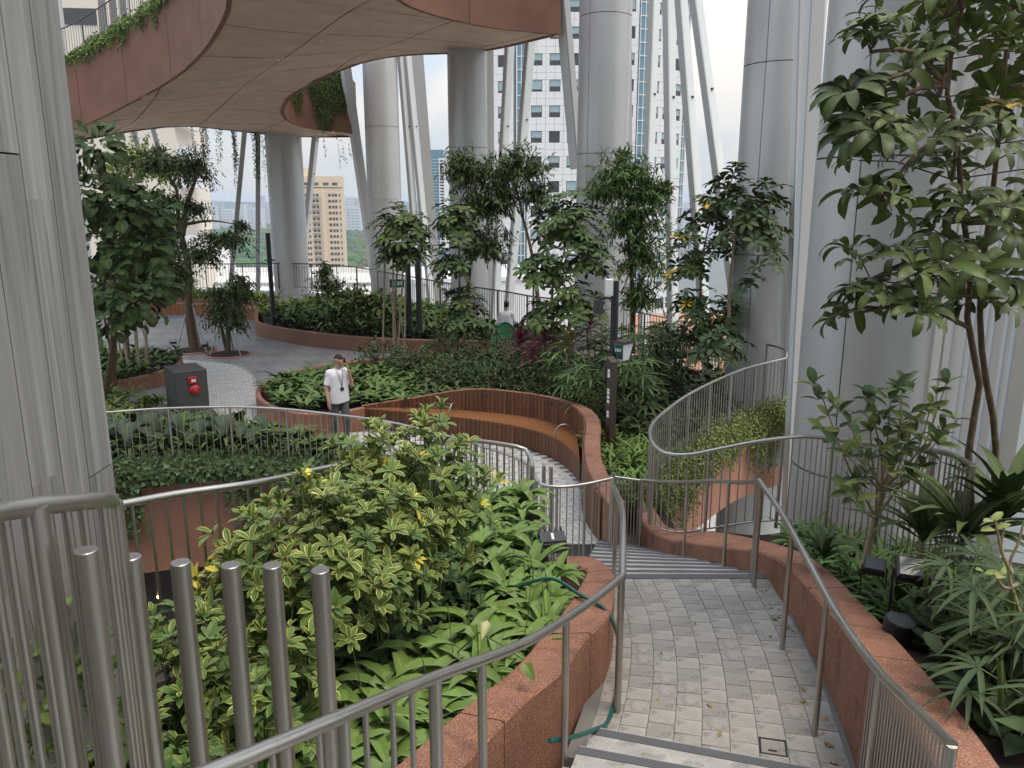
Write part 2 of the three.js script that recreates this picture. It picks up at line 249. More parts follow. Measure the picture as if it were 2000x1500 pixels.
// ---------------------------------------------------------------- landing, stairs
const landL = curve([[0.42, 1.02, -4.2], [0.58, 1.02, -4.7], [0.72, 1.02, -5.3], [0.78, 1.02, -5.9], [0.72, 1.02, -6.6]], 18), landR = curve([[1.95, 1.02, -3.78], [2.09, 1.02, -4.5], [2.2, 1.02, -5.2], [2.26, 1.02, -5.9], [2.3, 1.02, -6.6]], 18);
{
  const bed = struct('landing', sheet([...landL.map((p) => [p.x - 0.1, p.z]), ...landR.slice().reverse().map((p) => [p.x + 0.05, p.z])], 1.012, 0.2), M.grout), r = rand(77), C = 9;
  for (let a = 0; a < 17; a++) for (let b = 0; b < C; b++) {
    const o = b % 2 ? 0.5 : 0.0, A = (s, t) => { const i = clamp((s + o) / 17.5 * 18, 0, 18), f = Math.floor(i), e = Math.min(18, f + 1); return landL[f].clone().lerp(landL[e], i - f).lerp(landR[f].clone().lerp(landR[e], i - f), t); };
    const g = 0.014, q = [A(a + g, (b + g) / C), A(a + g, (b + 1 - g) / C), A(a + 1 - g, (b + 1 - g) / C), A(a + 1 - g, (b + g) / C)], y = 1.02 + r() * 0.0025;
    const tilt = () => (r() - 0.5) * 0.0022, top = q.map((p) => p.clone().setY(y + tilt())), bot = q.map((p) => p.clone().setY(1.0));
    if (a === 2 && b === 6) continue; // the drain cover sits here
    part('paver', new GB().hex(bot, top).geo(), M.pavers[Math.floor(r() * 3)], bed);
  }
  // odd half pavers at the top of the columns that start late
  for (const b of [1, 3, 5, 7]) { const g = 0.022, q = [landL[0].clone().lerp(landR[0], (b + g) / C), landL[0].clone().lerp(landR[0], (b + 1 - g) / C), landL[0].clone().lerp(landL[1], 0.5).lerp(landR[0].clone().lerp(landR[1], 0.5), (b + 1 - g) / C), landL[0].clone().lerp(landL[1], 0.5).lerp(landR[0].clone().lerp(landR[1], 0.5), (b + g) / C)]; part('paver', new GB().hex(q.map((p) => p.clone().setY(1.0)), q.map((p) => p.clone().setY(1.0213))).geo(), M.pavers[1], bed); }
  const c = landL[2].clone().lerp(landL[3], 0.57).lerp(landR[2].clone().lerp(landR[3], 0.57), 6.5 / C), cover = group('drain_cover', 'small square floor access cover with a lifting notch in the landing', 'cover', [c.x, 1.0, c.z], -0.25);
  part('cover_frame', new GB().box(-0.08, 0, -0.075, 0.08, 0.023, -0.068).box(-0.08, 0, 0.068, 0.08, 0.023, 0.075).box(-0.08, 0, -0.068, -0.073, 0.023, 0.068).box(0.073, 0, -0.068, 0.08, 0.023, 0.068).geo(), M.black, cover);
  part('cover_plate', boxGeo(-0.07, 0, -0.065, 0.07, 0.021, 0.065), M.pavers[2], cover); part('lifting_notch', boxGeo(-0.03, 0.021, 0.03, 0.02, 0.024, 0.045), M.black, cover);
}
{ // nine shallow steps down to the path
  const st = group('lower_steps', 'flight of shallow granite steps with dark nosings going down from the landing', 'stairs');
  const N = 10, L = [[0.60, -6.6], [1.15, -9.75]], R = [[2.3, -6.6], [1.72, -9.5]];
  for (let k = 0; k < N; k++) {
    const t0 = k / N, t1 = (k + 1) / N, y = 1.02 - (k + 1) * 1.02 / (N + 0), P = (e, t, yy) => V(lerp(e[0][0], e[1][0], t), yy, lerp(e[0][1], e[1][1], t));
    if (k === N - 1) { // grey tactile pad at the foot
      part('foot_pad', new GB().hex([P(L, t0, -0.1), P(R, t0, -0.1), P(R, 1.0, -0.1), P(L, 1.0, -0.1)], [P(L, t0, 0.02), P(R, t0, 0.02), P(R, 1.0, 0.02), P(L, 1.0, 0.02)]).geo(), M.tactile, st); continue;
    }
    const s = part('step', new GB().hex([P(L, t0, -0.3), P(R, t0, -0.3), P(R, t1, -0.3), P(L, t1, -0.3)], [P(L, t0, y), P(R, t0, y), P(R, t1, y), P(L, t1, y)]).geo(), M.step, st);
    const a = lerp(t0, t1, 0.84), e = lerp(t0, t1, 0.985);
    part('nosing', new GB().hex([P(L, a, y), P(R, a, y), P(R, e, y), P(L, e, y)], [P(L, a, y + 0.004), P(R, a, y + 0.004), P(R, e, y + 0.004), P(L, e, y + 0.004)]).geo(), M.nosing, s);
  }
  part('nosing', new GB().hex([V(0.72, 1.0, -6.52), V(2.28, 1.0, -6.52), V(2.28, 1.0, -6.605), V(0.72, 1.0, -6.605)], [V(0.72, 1.027, -6.52), V(2.28, 1.027, -6.52), V(2.28, 1.027, -6.605), V(0.72, 1.027, -6.605)]).geo(), M.nosing, st);
}
{ // steps up from the landing towards the viewer, fanning round the planter
  const st = group('upper_steps', 'fan of granite steps with dark nosings rising from the landing', 'stairs');
  const L = [V(0.5, 1.17, -4.27), V(0.38, 1.32, -3.9), V(0.26, 1.47, -3.54), V(0.14, 1.62, -3.2)], R = [V(1.87, 1.17, -3.86), V(1.79, 1.32, -3.5), V(1.7, 1.47, -3.17), V(1.61, 1.62, -2.84)];
  for (let k = 0; k < 3; k++) {
    const y = 1.02 + 0.15 * (k + 1), q = [L[k + 1], R[k + 1], R[k], L[k]], s = part('step', new GB().hex(q.map((p) => p.clone().setY(0.6)), q.map((p) => p.clone().setY(y))).geo(), M.step, st);
    for (const [a, c] of [[0.03, 0.2]]) { const f = (A, t) => A[k].clone().lerp(A[k + 1], t), w = [f(L, c), f(R, c), f(R, a), f(L, a)]; part('nosing', new GB().hex(w.map((p) => p.clone().setY(y)), w.map((p) => p.clone().setY(y + 0.004))).geo(), M.nosing, s); }
  }
}
// ---------------------------------------------------------------- terracotta planter walls
const wall = (name, label, inner, outer, bottom, mat = M.terracotta, n = 60, cuts = 1) => {
  const a = curve(inner, n), b = curve(outer, n), g = group(name, label, 'wall');
  for (let k = 0; k < cuts; k++) { const s = Math.round(n * k / cuts), e = Math.round(n * (k + 1) / cuts); const A = a.slice(s, e + 1).map((p) => p.clone()), B = b.slice(s, e + 1).map((p) => p.clone()); if (k) for (const q of [A, B]) q[0].lerp(q[1], 0.008 / q[0].distanceTo(q[1])); part('wall_section', ribbon(A, B, bottom), mat, g); }
  return { g, a, b };
};
const wallP1 = wall('planter_wall', 'speckled terracotta planter wall beside the landing holding the strap-leaved plants',
  [[-0.72, 1.62, -2.95], [-0.42, 1.58, -3.25], [-0.27, 1.54, -3.44], [0.05, 1.52, -3.98], [0.32, 1.5, -4.37], [0.47, 1.5, -4.69], [0.68, 1.49, -5.06], [0.8, 1.46, -5.74], [0.77, 1.4, -6.05], [0.66, 1.25, -6.5], [0.44, 1.1, -6.82]],
  [[-0.9, 1.62, -3.1], [-0.6, 1.58, -3.4], [-0.42, 1.54, -3.72], [-0.18, 1.52, -4.1], [0.0, 1.5, -4.37], [0.2, 1.5, -4.76], [0.4, 1.49, -5.2], [0.59, 1.46, -5.83], [0.52, 1.4, -5.95], [0.44, 1.25, -6.32], [0.28, 1.1, -6.58]], 0.0, M.terracotta, 60, 4);
const kerbIn = [[1.63, 0.42, -9.75], [1.66, 0.42, -9.05], [1.8, 0.52, -8.52], [2.0, 0.66, -8.1], [2.2, 0.92, -7.4], [2.27, 1.2, -6.7], [2.29, 1.36, -6.05], [2.22, 1.5, -5.2], [2.1, 1.7, -4.35], [1.86, 1.95, -3.3], [1.7, 2.1, -2.7]];
const kerbOut = [[1.85, 0.42, -9.95], [1.92, 0.44, -9.05], [2.1, 0.54, -8.72], [2.3, 0.68, -8.35], [2.54, 0.92, -7.6], [2.62, 1.2, -6.7], [2.6, 1.36, -6.0], [2.52, 1.5, -5.15], [2.36, 1.7, -4.25], [2.12, 1.95, -3.2], [1.94, 2.1, -2.6]];
const wallP2 = wall('kerb_wall', 'speckled terracotta kerb wall rising beside the steps and the landing below dense ferns', kerbIn, kerbOut, -0.4, M.terracotta, 60, 5);
// bench wall and timber bench
const T = curve([[-2.92, 0.46, -14.9], [-1.92, 0.62, -14.9], [-0.75, 0.85, -14.66], [0.2, 0.87, -14.28], [0.78, 0.88, -13.78], [1.1, 0.88, -13.12], [1.18, 0.88, -12.35], [1.12, 0.87, -11.7], [1.05, 0.85, -11.1], [1.02, 0.8, -10.5], [1.1, 0.7, -9.8], [1.22, 0.6, -9.38]], 80);
{
  const b = group('curved_bench', 'curved timber bench with a tall slatted back between the path and the dark shrubs', 'bench');
  const out = T.map((p, k) => { const d = T[Math.min(80, k + 1)].clone().sub(T[Math.max(0, k - 1)]); d.y = 0; d.normalize(); return p.clone().add(V(d.z, 0, -d.x).multiplyScalar(lerp(0.05, 0.24, sstep(k / 80, 0.42, 0.62)))); });
  const inn = T.map((p, k) => p.clone().lerp(out[k], 0.02));
  part('back_wall', ribbon(inn, out, -0.05), M.terracotta, b);
  const seatF = curve([[-2.85, 0.42, -14.84], [-1.9, 0.42, -14.55], [-0.9, 0.42, -14.15], [-0.1, 0.42, -13.72], [0.42, 0.42, -13.3], [0.76, 0.42, -12.8], [0.96, 0.42, -12.2], [1.05, 0.42, -11.7]], 58), face = T.slice(0, 59);
  // stations of the back that match the seat
  const K = 58, TB = (t) => { const i = t * 45, f = Math.floor(i); return T[f].clone().lerp(T[Math.min(80, f + 1)], i - f); }, SF = (t) => { const i = t * K, f = Math.floor(i); return seatF[f].clone().lerp(seatF[Math.min(K, f + 1)], i - f); };
  const r = rand(12);
  for (let k = 0; k < K; k++) {
    const g = 0.06, t0 = (k + g) / K, t1 = (k + 1 - g) / K, a = TB(t0), c = TB(t1), f0 = SF(t0), f1 = SF(t1), inw = (p, q) => { const d = q.clone().sub(p); d.y = 0; const l = d.length() || 1; return d.multiplyScalar(1 / l); };
    const n0 = inw(a, f0), n1 = inw(c, f1), m = M.timber[Math.floor(r() * 4)], y = 0.42;
    const A0 = a.clone().addScaledVector(n0, 0.028).setY(y + 0.002), A1 = c.clone().addScaledVector(n1, 0.028).setY(y + 0.002);
    // back board
    const B0 = a.clone().addScaledVector(n0, 0.026), B1 = c.clone().addScaledVector(n1, 0.026), C0 = a.clone().addScaledVector(n0, 0.002), C1 = c.clone().addScaledVector(n1, 0.002);
    part('back_slat', new GB().hex([C1.clone().setY(y - 0.02), C0.clone().setY(y - 0.02), B0.clone().setY(y - 0.02), B1.clone().setY(y - 0.02)], [C1.clone().setY(c.y - 0.012), C0.clone().setY(a.y - 0.012), B0.clone().setY(a.y - 0.012), B1.clone().setY(c.y - 0.012)]).geo(), m, b);
    part('seat_slat', new GB().hex([A1, A0, f0, f1].map((p) => p.clone().setY(y - 0.03)), [A1, A0, f0, f1].map((p) => p.clone().setY(y))).geo(), M.seat, b);
    const s0 = f0.clone().addScaledVector(n0, -0.012), s1 = f1.clone().addScaledVector(n1, -0.012), e0 = s0.clone().addScaledVector(n0, -0.024), e1 = s1.clone().addScaledVector(n1, -0.024);
    part('front_slat', new GB().hex([e1, e0, s0, s1].map((p, i) => p.clone().setY(0.03).addScaledVector(i % 3 ? n0 : n1, -0.05)), [e1, e0, s0, s1].map((p) => p.clone().setY(y - 0.034))).geo(), M.timber[Math.floor(r() * 4)], b);
  }
  for (let k = 46; k < 78; k++) { // boards below the wall that runs on towards the steps
    const a = T[k].clone().lerp(T[k + 1], 0.06), c = T[k].clone().lerp(T[k + 1], 0.94), d = c.clone().sub(a).setY(0).normalize(), nn = V(-d.z, 0, d.x), P = (p, o, y) => p.clone().addScaledVector(nn, o).setY(y);
    part('front_slat', new GB().hex([P(c, 0.0, 0.02), P(a, 0.0, 0.02), P(a, 0.024, 0.02), P(c, 0.024, 0.02)], [P(c, 0.0, c.y - 0.04), P(a, 0.0, a.y - 0.04), P(a, 0.024, a.y - 0.04), P(c, 0.024, c.y - 0.04)]).geo(), M.timber[Math.floor(r() * 4)], b);
  }
  for (const t of [0.36, 0.86]) { const c = SF(t).lerp(TB(t), 0.45).setY(0.418), d = SF(Math.min(1, t + 0.02)).sub(SF(t - 0.02)).setY(0).normalize(), q = V(-d.z, 0, d.x), p = []; for (let k = 0; k <= 12; k++) { const a = k / 12 * Math.PI; p.push(c.clone().addScaledVector(q, Math.cos(a) * 0.16).add(V(0, Math.sin(a) * 0.2, 0))); } part('arm_hoop', tubeGeo(p, 0.013, 8), M.steelPlain, b); }
  for (const t of [0.52, 0.82]) { const c = TB(t), f = SF(t).sub(c).setY(0).normalize(); const s = part('wall_socket', roundBox(0.11, 0.055, 0.012, 0.004), M.charcoal, b); s.position.copy(c).addScaledVector(f, 0.034).setY(c.y - 0.1); s.rotation.y = Math.atan2(f.x, f.z); }
}
// low kerbs of the planting beds on the plaza
const curb = (name, label, pts, n, y0 = 0.45, w = 0.12, mat = M.fascia, cuts = 4) => { const a = curve(pts.map(([x, z]) => [x, y0, z]), n), b = a.map((p, k) => { const d = a[Math.min(n, k + 1)].clone().sub(a[Math.max(0, k - 1)]).normalize(); return p.clone().add(V(-d.z, 0, d.x).multiplyScalar(w)); }); const g = group(name, label, 'planter kerb'); for (let k = 0; k < cuts; k++) { const s = Math.round(n * k / cuts), e = Math.round(n * (k + 1) / cuts); part('kerb_section', ribbon(a.slice(s, e + 1).map((p) => p.clone()), b.slice(s, e + 1).map((p) => p.clone()), -0.05), mat, g); } return g; };
curb('bed_kerb', 'terracotta kerb round the bed that ends at the timber bench', [[4.9, -17.6], [3.4, -19.2], [1.5, -19.9], [-1, -20.2], [-3, -19.8], [-4.5, -18.9], [-5.25, -17.6], [-5.3, -16.3], [-4.8, -15.2], [-4.1, -14.52], [-3.5, -14.42], [-2.9, -14.86]], 80, 0.45, 0.1, M.terracotta);
curb('bed_kerb', 'terracotta kerb in front of the green bed with the twin dark poles', [[2.6, -22.0], [0.5, -22.35], [-1.5, -22.5], [-3.6, -22.85], [-5.4, -23.62], [-7.1, -24.75], [-8.3, -26.0], [-8.75, -27.2], [-9.1, -28.3]].reverse(), 60, 0.45, 0.12, M.fascia);
curb('bed_kerb', 'terracotta kerb of the shady bed behind the dark metal cabinet', [[-8.9, -21.0], [-8.35, -19.6], [-8.5, -18.3], [-9.2, -17.3], [-10.0, -16.0], [-9.6, -14.6], [-8.4, -13.9]], 40, 0.35, 0.12, M.terracotta);
{ // long bench at the far end
  const pts = [[-9.1, -28.3], [-9.6, -29.3], [-10.4, -30.1], [-12, -30.7], [-14, -30.9], [-16.5, -30.7], [-19, -30], [-21, -28.8]].reverse(), n = 40, a = curve(pts.map(([x, z]) => [x, 0.45, z]), n), b = a.map((p, k) => { const d = a[Math.min(n, k + 1)].clone().sub(a[Math.max(0, k - 1)]).normalize(); return p.clone().add(V(d.z, 0, -d.x).multiplyScalar(0.5)); });
  const g = group('curved_bench', 'long low curved bench at the far end of the plaza under the far fence', 'bench');
  part('bench_body', ribbon(a, b, -0.02), M.seat, g); part('back_upstand', ribbon(b.map((p) => p.clone().setY(0.58)), b.map((p, k) => { const d = b[Math.min(n, k + 1)].clone().sub(b[Math.max(0, k - 1)]).normalize(); return p.clone().setY(0.58).add(V(d.z, 0, -d.x).multiplyScalar(0.12)); }), 0), M.fascia, g);
}
// planter wall with trailing plants on the far side of the right-hand opening
const voidBack = [[1.84, 0.5, -9.82], [2.12, 0.52, -10.42], [2.57, 0.55, -11.22], [3.27, 0.58, -12.22], [4.02, 0.62, -13.12], [4.95, 0.66, -13.8]];
wall('planter_wall', 'salmon rendered planter wall under the trailing plants facing the opening', voidBack, voidBack.map(([x, y, z]) => [x - 0.14, y, z - 0.16]), -0.75, M.render, 40, 3);
// soil of the beds
{
  const soil = (o, y) => { const m = struct('bed_soil', sheet(o, y), M.soil); return m; };
  soil([[-2.3, -4.5], [-2.2, -2.4], [-1.2, -2.6], [-0.85, -3.1], [-0.5, -3.6], [-0.1, -4.1], [0.25, -4.7], [0.45, -5.5], [0.3, -6.4], [0.25, -7.6], [0.05, -8.1], [-0.5, -7.8], [-1.0, -6.4], [-1.6, -5.1]], 1.3);
  soil([[-5.2, -17.5], [-5.2, -16.4], [-4.75, -15.3], [-4.05, -14.6], [-2.9, -14.95], [-1.9, -14.95], [-0.7, -14.72], [0.25, -14.35], [0.85, -13.8], [1.2, -13.1], [1.35, -12.3], [1.35, -11.2], [1.2, -10.4], [1.4, -9.7], [1.75, -9.85], [2.0, -10.45], [2.45, -11.3], [3.15, -12.3], [3.95, -13.2], [4.9, -13.9], [5.3, -16], [4.8, -17.6], [3.3, -19.1], [1.4, -19.8], [-1, -20.1], [-3, -19.7], [-4.45, -18.8]], 0.36);
  soil([[2.6, -22.2], [-1.5, -22.6], [-3.6, -23], [-5.4, -23.7], [-7.0, -24.9], [-8.2, -26.1], [-8.9, -28], [-9.6, -29.6], [-8, -33], [-5, -33], [-1, -27.5], [1.6, -24.6]], 0.36);
  soil([[-8.9, -21.0], [-8.35, -19.6], [-8.5, -18.3], [-9.2, -17.3], [-8.2, -15.5], [-7.6, -13.2], [-12.4, -13.2], [-14, -21]], 0.25);
  soil([[-21, -31.3], [-16, -31.4], [-12, -31.3], [-10, -30.7], [-9.6, -33], [-12, -36], [-21, -36]], 0.36);
  soil([[-7.6, -12.7], [-5.6, -12.95], [-4.8, -13.05], [-3.8, -12.95], [-2.95, -12.65], [-1.9, -12.1], [-1.13, -11.5], [-0.5, -10.9], [-0.6, -10.95], [-1.35, -11.6], [-2.35, -12.45], [-3.3, -13.15], [-4.4, -13.7], [-5.6, -14.5], [-7.6, -13.8]], 0.1);
  // sloping bed beyond the kerb wall
  const a = curve(kerbOut, 40), b = curve([[2.0, 0.4, -9.8], [2.1, 0.4, -9.0], [2.3, 0.5, -8.9], [2.8, 0.62, -8.5], [3.1, 0.88, -8.0], [3.4, 1.1, -7.2], [4.6, 1.25, -6.4], [5.0, 1.4, -5.4], [4.8, 1.55, -4.2], [4.6, 1.8, -3], [4.2, 1.95, -2.0]], 40), g = new GB();
  for (let k = 0; k <= 40; k++) { g.v(a[k].x, a[k].y - 0.1, a[k].z, 0, 1, 0, 0, k * 0.2); g.v(b[k].x, b[k].y - 0.05, b[k].z, 0, 1, 0, 1.5, k * 0.2); } for (let k = 0; k < 40; k++) g.i.push(k * 2, k * 2 + 2, k * 2 + 1, k * 2 + 1, k * 2 + 2, k * 2 + 3);
  struct('bed_soil', g.geo(), M.soil);
}
// ---------------------------------------------------------------- the core behind the viewer
struct('core_wall', boxGeo(-16, -5, 8, 9, 19, 8.6), M.cladding[1]);
// ---------------------------------------------------------------- left wall with wood-look boards
{
  const g = group('clad_wall', 'tall wall clad in pale grey wood-look boards beside the near railing', 'wall');
  part('wall_core', boxGeo(-4.0, 0.2, -4.9, -2.82, 14, 3.0), M.cladding[0], g);
  const r = rand(9); let z = -4.995, k = 0;
  while (z < 1.2) {
    const w = [0.30, 0.27, 0.30, 0.27][k % 4]; let y = 0.2 + [0.0, 1.2, 0.35, 1.7, 0.8][k % 5] * 0.9; let lo = 0.2;
    const heads = k === 0 ? [1.05, 2.62, 14] : k === 1 ? [1.3, 14] : k === 2 ? [2.62, 4.55, 14] : [0.9 + r() * 2, 4.5 + r() * 2, 9, 14];
    for (const h of heads) { if (h <= lo + 0.1) continue; const m = part('board', boxGeo(-2.69, lo + 0.005, z + 0.005, -2.64, h - 0.005, z + w - 0.005), M.cladding[(k * 2 + Math.floor(h)) % 3], g); lo = h; const u = m.geometry.attributes.uv.array; for (let q = 0; q < u.length; q += 2) { u[q] += k * 0.37; u[q + 1] += h * 1.3; } }
    z += w; k++;
  }
  for (let e = 0; e < 3; e++) part('board', boxGeo(-2.655 - 0.4 * (e + 1), 0.2, -5.03, -2.66 - 0.4 * e, 14, -4.985), M.cladding[e], g);
}
// ---------------------------------------------------------------- round columns
function column(x, z, r, y0, y1, joints, label) {
  const g = group('round_column', label, 'column', [x, 0, z], 0, 'round columns along the facade'); let lo = y0;
  part('core', (() => { const c = new THREE.CylinderGeometry(r - 0.14, r - 0.14, y1 - y0, 40, 1, true); c.translate(0, (y0 + y1) / 2, 0); return c; })(), M.column, g);
  for (const j of [...joints, y1]) {
    for (let s = 0; s < 3; s++) { // three curved panels to a drum
      const a0 = s / 3 * Math.PI * 2 + 2.3 + 0.006 / r, a1 = (s + 1) / 3 * Math.PI * 2 + 2.3 - 0.005 / r, b = new GB(), n = 18;
      for (let k = 0; k <= n; k++) { const a = lerp(a0, a1, k / n), cx = Math.cos(a), cz = Math.sin(a); b.v(cx * r, lo + 0.008, cz * r, cx, 0, cz, a * r, lo); b.v(cx * r, j - 0.008, cz * r, cx, 0, cz, a * r, j); }
      for (let k = 0; k < n; k++) b.i.push(k * 2, k * 2 + 1, k * 2 + 2, k * 2 + 1, k * 2 + 3, k * 2 + 2);
      part('cladding_panel', b.geo(), M.column, g);
    }
    lo = j;
  }
}
column(3.95, -8.75, 0.68, -5, 22, [-2.2, 1.35, 4.75, 8.2, 12], 'thick grey metal column behind the tall umbrella-leaved tree');
column(4.9, -15.3, 0.68, -5, 22, [-1, 3.35, 6.7, 10], 'grey metal column behind the trailing planter and the yellowing leaves');
column(2.42, -22.1, 0.68, -5, 22, [-1, 2.5, 5.55, 8.95, 13], 'grey metal column standing in front of the white office tower');
column(-1.5, -28.2, 0.66, -5, 9.35, [-1, 3, 6.1], 'grey metal column carrying the corner of the terracotta ramp slab');
column(-5.35, -34.2, 0.7, -5, 22, [-1, 1.55, 4.4, 7.3, 11], 'grey column next to the white diagonal fins and the exit sign');
column(-10.55, -38.2, 0.82, -5, 7.6, [-1, 1.3, 4.5], 'pale column under the low end of the terracotta ramp slab');
column(-20.2, -36.5, 0.95, -5, 22, [1, 5, 9.5], 'grey column seen above the ramp railing beside the clad wall');
let rampH;
// ---------------------------------------------------------------- ramp slab overhead
{
  const O = [[-24, 6.3, -30.2], [-19, 6.5, -30.4], [-16.0, 6.74, -29.9], [-13.3, 7.45, -28.4], [-10.35, 8.08, -26], [-8.6, 8.5, -23.8], [-7.6, 8.8, -22.2], [-6.88, 9.12, -21], [-6.3, 9.25, -18.5], [-6.4, 9.4, -15], [-7.5, 9.5, -12], [-3.5, 9.5, -10.5], [-2.4, 9.4, -14], [-2.7, 9.2, -18], [-2.89, 9.12, -21], [-1.96, 9.14, -22.8], [-0.47, 9.16, -24.4], [1.42, 9.13, -25.0],
    [0.3, 9.16, -26.6], [-0.76, 9.21, -28.1], [-2.07, 9.2, -28.6], [-3.33, 9.25, -29.0], [-4.9, 9.22, -29.7], [-6.4, 8.83, -30.2], [-8.2, 8.25, -31.2], [-9.15, 7.8, -33], [-9.25, 7.55, -34.6], [-8.6, 7.35, -35.6], [-6.8, 7.18, -35.2],
    [-6.9, 7.15, -36.9], [-9, 7.25, -38.5], [-11, 7.35, -38.9], [-12.6, 7.45, -37.2], [-13.7, 7.46, -34.6], [-16, 7.1, -34], [-19, 6.7, -35], [-24, 6.4, -35.5]];
  const sharp = new Set([17, 28, 29, 0, 36]), pts = []; // round the outline except at its corners
  for (let k = 0; k < O.length; k++) { const p = (i) => O[(i + O.length) % O.length], a = p(k - 1), b = p(k), c = p(k + 1); if (sharp.has(k)) { pts.push(V(...b)); continue; } for (const t of [0.2, 0.5, 0.8]) { const m0 = b.map((v, i) => (a[i] + v) / 2), m1 = b.map((v, i) => (c[i] + v) / 2), q = b.map((v, i) => (1 - t) * (1 - t) * m0[i] + 2 * t * (1 - t) * v + t * t * m1[i]); pts.push(V(...q)); } }
  const h = (x, z) => { let s = 0, w = 0; for (const p of pts) { const d = 1 / Math.pow((p.x - x) ** 2 + (p.z - z) ** 2 + 0.15, 1.6); s += d * p.y; w += d; } return s / w; };
  const normal = (x, z) => { const e = 0.4; return V((h(x + e, z) - h(x - e, z)) / (2 * e), -1, (h(x, z + e) - h(x, z - e)) / (2 * e)).normalize(); };
  const slab = group('ramp_slab', 'sweeping terracotta ramp slab overhead with a panelled soffit and planted edges', 'ramp');
  // soffit panels: cells of a turned grid clipped by the outline
  const clip = (poly, f) => { const o = []; for (let k = 0; k < poly.length; k++) { const a = poly[k], b = poly[(k + 1) % poly.length], fa = f(a), fb = f(b); if (fa >= 0) o.push(a); if (fa * fb < 0) { const t = fa / (fa - fb); o.push([a[0] + (b[0] - a[0]) * t, a[1] + (b[1] - a[1]) * t]); } } return o; };
  const ca = Math.cos(0.62), sa = Math.sin(0.62), dense = []; pts.forEach((p, k) => { const q = pts[(k + 1) % pts.length]; for (let t = 0; t < 3; t++) dense.push([lerp(p.x, q.x, t / 3), lerp(p.z, q.z, t / 3)]); });
  const loc = dense.map(([x, z]) => [x * ca - z * sa, x * sa + z * ca]), U0 = -8, U1 = 40, S = 2.9, R2 = 2.5;
  for (let i = 0; i < 18; i++) for (let j = 0; j < 24; j++) {
    const u0 = U0 + i * S, v0 = -45 + j * R2, g = 0.016; let c = loc;
    for (const f of [(p) => p[0] - u0 - g, (p) => u0 + S - g - p[0], (p) => p[1] - v0 - g, (p) => v0 + R2 - g - p[1]]) { c = clip(c, f); if (c.length < 3) break; }
    if (c.length < 3) continue;
    const area = Math.abs(THREE.ShapeUtils.area(c.map(([a, b]) => new THREE.Vector2(a, b)))); if (area < 0.02) continue;
    // cut the cell finer so that it follows the twisting surface
    const b = new GB(); const sub = 4;
    for (let a = 0; a < sub; a++) for (let e = 0; e < sub; e++) {
      let q = c; const x0 = u0 + a * S / sub, y0 = v0 + e * R2 / sub;
      for (const f of [(p) => p[0] - x0, (p) => x0 + S / sub - p[0], (p) => p[1] - y0, (p) => y0 + R2 / sub - p[1]]) { q = clip(q, f); if (q.length < 3) break; }
      if (q.length < 3) continue;
      const v2 = q.map(([m, n]) => new THREE.Vector2(m, n)); if (Math.abs(THREE.ShapeUtils.area(v2)) < 1e-4) continue; if (THREE.ShapeUtils.area(v2) < 0) { q = q.slice().reverse(); v2.reverse(); }
      const s = b.count; q.forEach(([m, n]) => { const x = m * ca + n * sa, z = -m * sa + n * ca, N = normal(x, z); b.v(x, h(x, z), z, N.x, N.y, N.z, m, n); });
      for (const t of THREE.ShapeUtils.triangulateShape(v2, [])) b.tri(s + t[0], s + t[1], s + t[2]);
    }
    if (b.i.length) part('soffit_panel', b.geo(), M.soffit, slab);
  }
  { // dark lining inside the slab, and the walking deck on top
    const flat = dense.map(([x, z]) => new THREE.Vector2(x, z)), tris = THREE.ShapeUtils.triangulateShape(flat, []), b = new GB(), d = new GB();
    dense.forEach(([x, z]) => { b.v(x, h(x, z) + 1.6, z, 0, -1, 0); d.v(x, h(x, z) + 1.9, z, 0, 1, 0, x, z); }); tris.forEach((t) => { b.tri(t[0], t[1], t[2]); d.tri(t[2], t[1], t[0]); });
    part('lining', b.geo(), M.soffit, slab); part('deck', d.geo(), M.render, slab);
  }
  // upright fascia in panels with open joints
  const n = pts.length; let run = 0, b = null, prev = 0; const flush = () => { if (b && b.i.length) part('fascia_panel', b.geo(), M.fascia, slab); b = null; };
  const area = THREE.ShapeUtils.area(pts.map((p) => new THREE.Vector2(p.x, p.z))), sg = area > 0 ? 1 : -1;
  const ok = (k) => { const a = pts[(k - 1 + n) % n], c = pts[(k + 1) % n]; const d = c.clone().sub(a).setY(0).normalize(); return V(d.z * sg, 0, -d.x * sg); };
  for (let k = 0; k < n; k++) {
    const a = pts[k], c = pts[(k + 1) % n], L = Math.hypot(c.x - a.x, c.z - a.z); if (L < 1e-3) continue;
    const fn = V((c.z - a.z) / L * sg, 0, -(c.x - a.x) / L * sg), na = ok(k).dot(fn) > 0.9 ? ok(k) : fn, nc = ok((k + 1) % n).dot(fn) > 0.9 ? ok((k + 1) % n) : fn, H = 2.25;
    const st = Math.max(1, Math.ceil(L / 0.6));
    for (let q = 0; q < st; q++) {
      const P = (t) => a.clone().lerp(c, t), N = (t) => na.clone().lerp(nc, t).normalize(); let t0 = q / st, t1 = (q + 1) / st; const cell = Math.floor(run / 2.9);
      if (!b || cell !== prev) { flush(); b = new GB(); prev = cell; t0 += 0.02 / L; }
      const p = P(t0), w = P(t1), m = N(t0), o = N(t1), s = b.count;
      for (const [e, f, y, v] of [[p, m, -0.03, 0], [w, o, -0.03, 0], [w, o, H, H], [p, m, H, H]]) b.v(e.x + f.x * 0.03, e.y + y, e.z + f.z * 0.03, f.x, f.y, f.z, run + (e === w ? L / st : 0), v);
      sg > 0 ? b.i.push(s, s + 2, s + 1, s, s + 3, s + 2) : b.i.push(s, s + 1, s + 2, s, s + 2, s + 3);
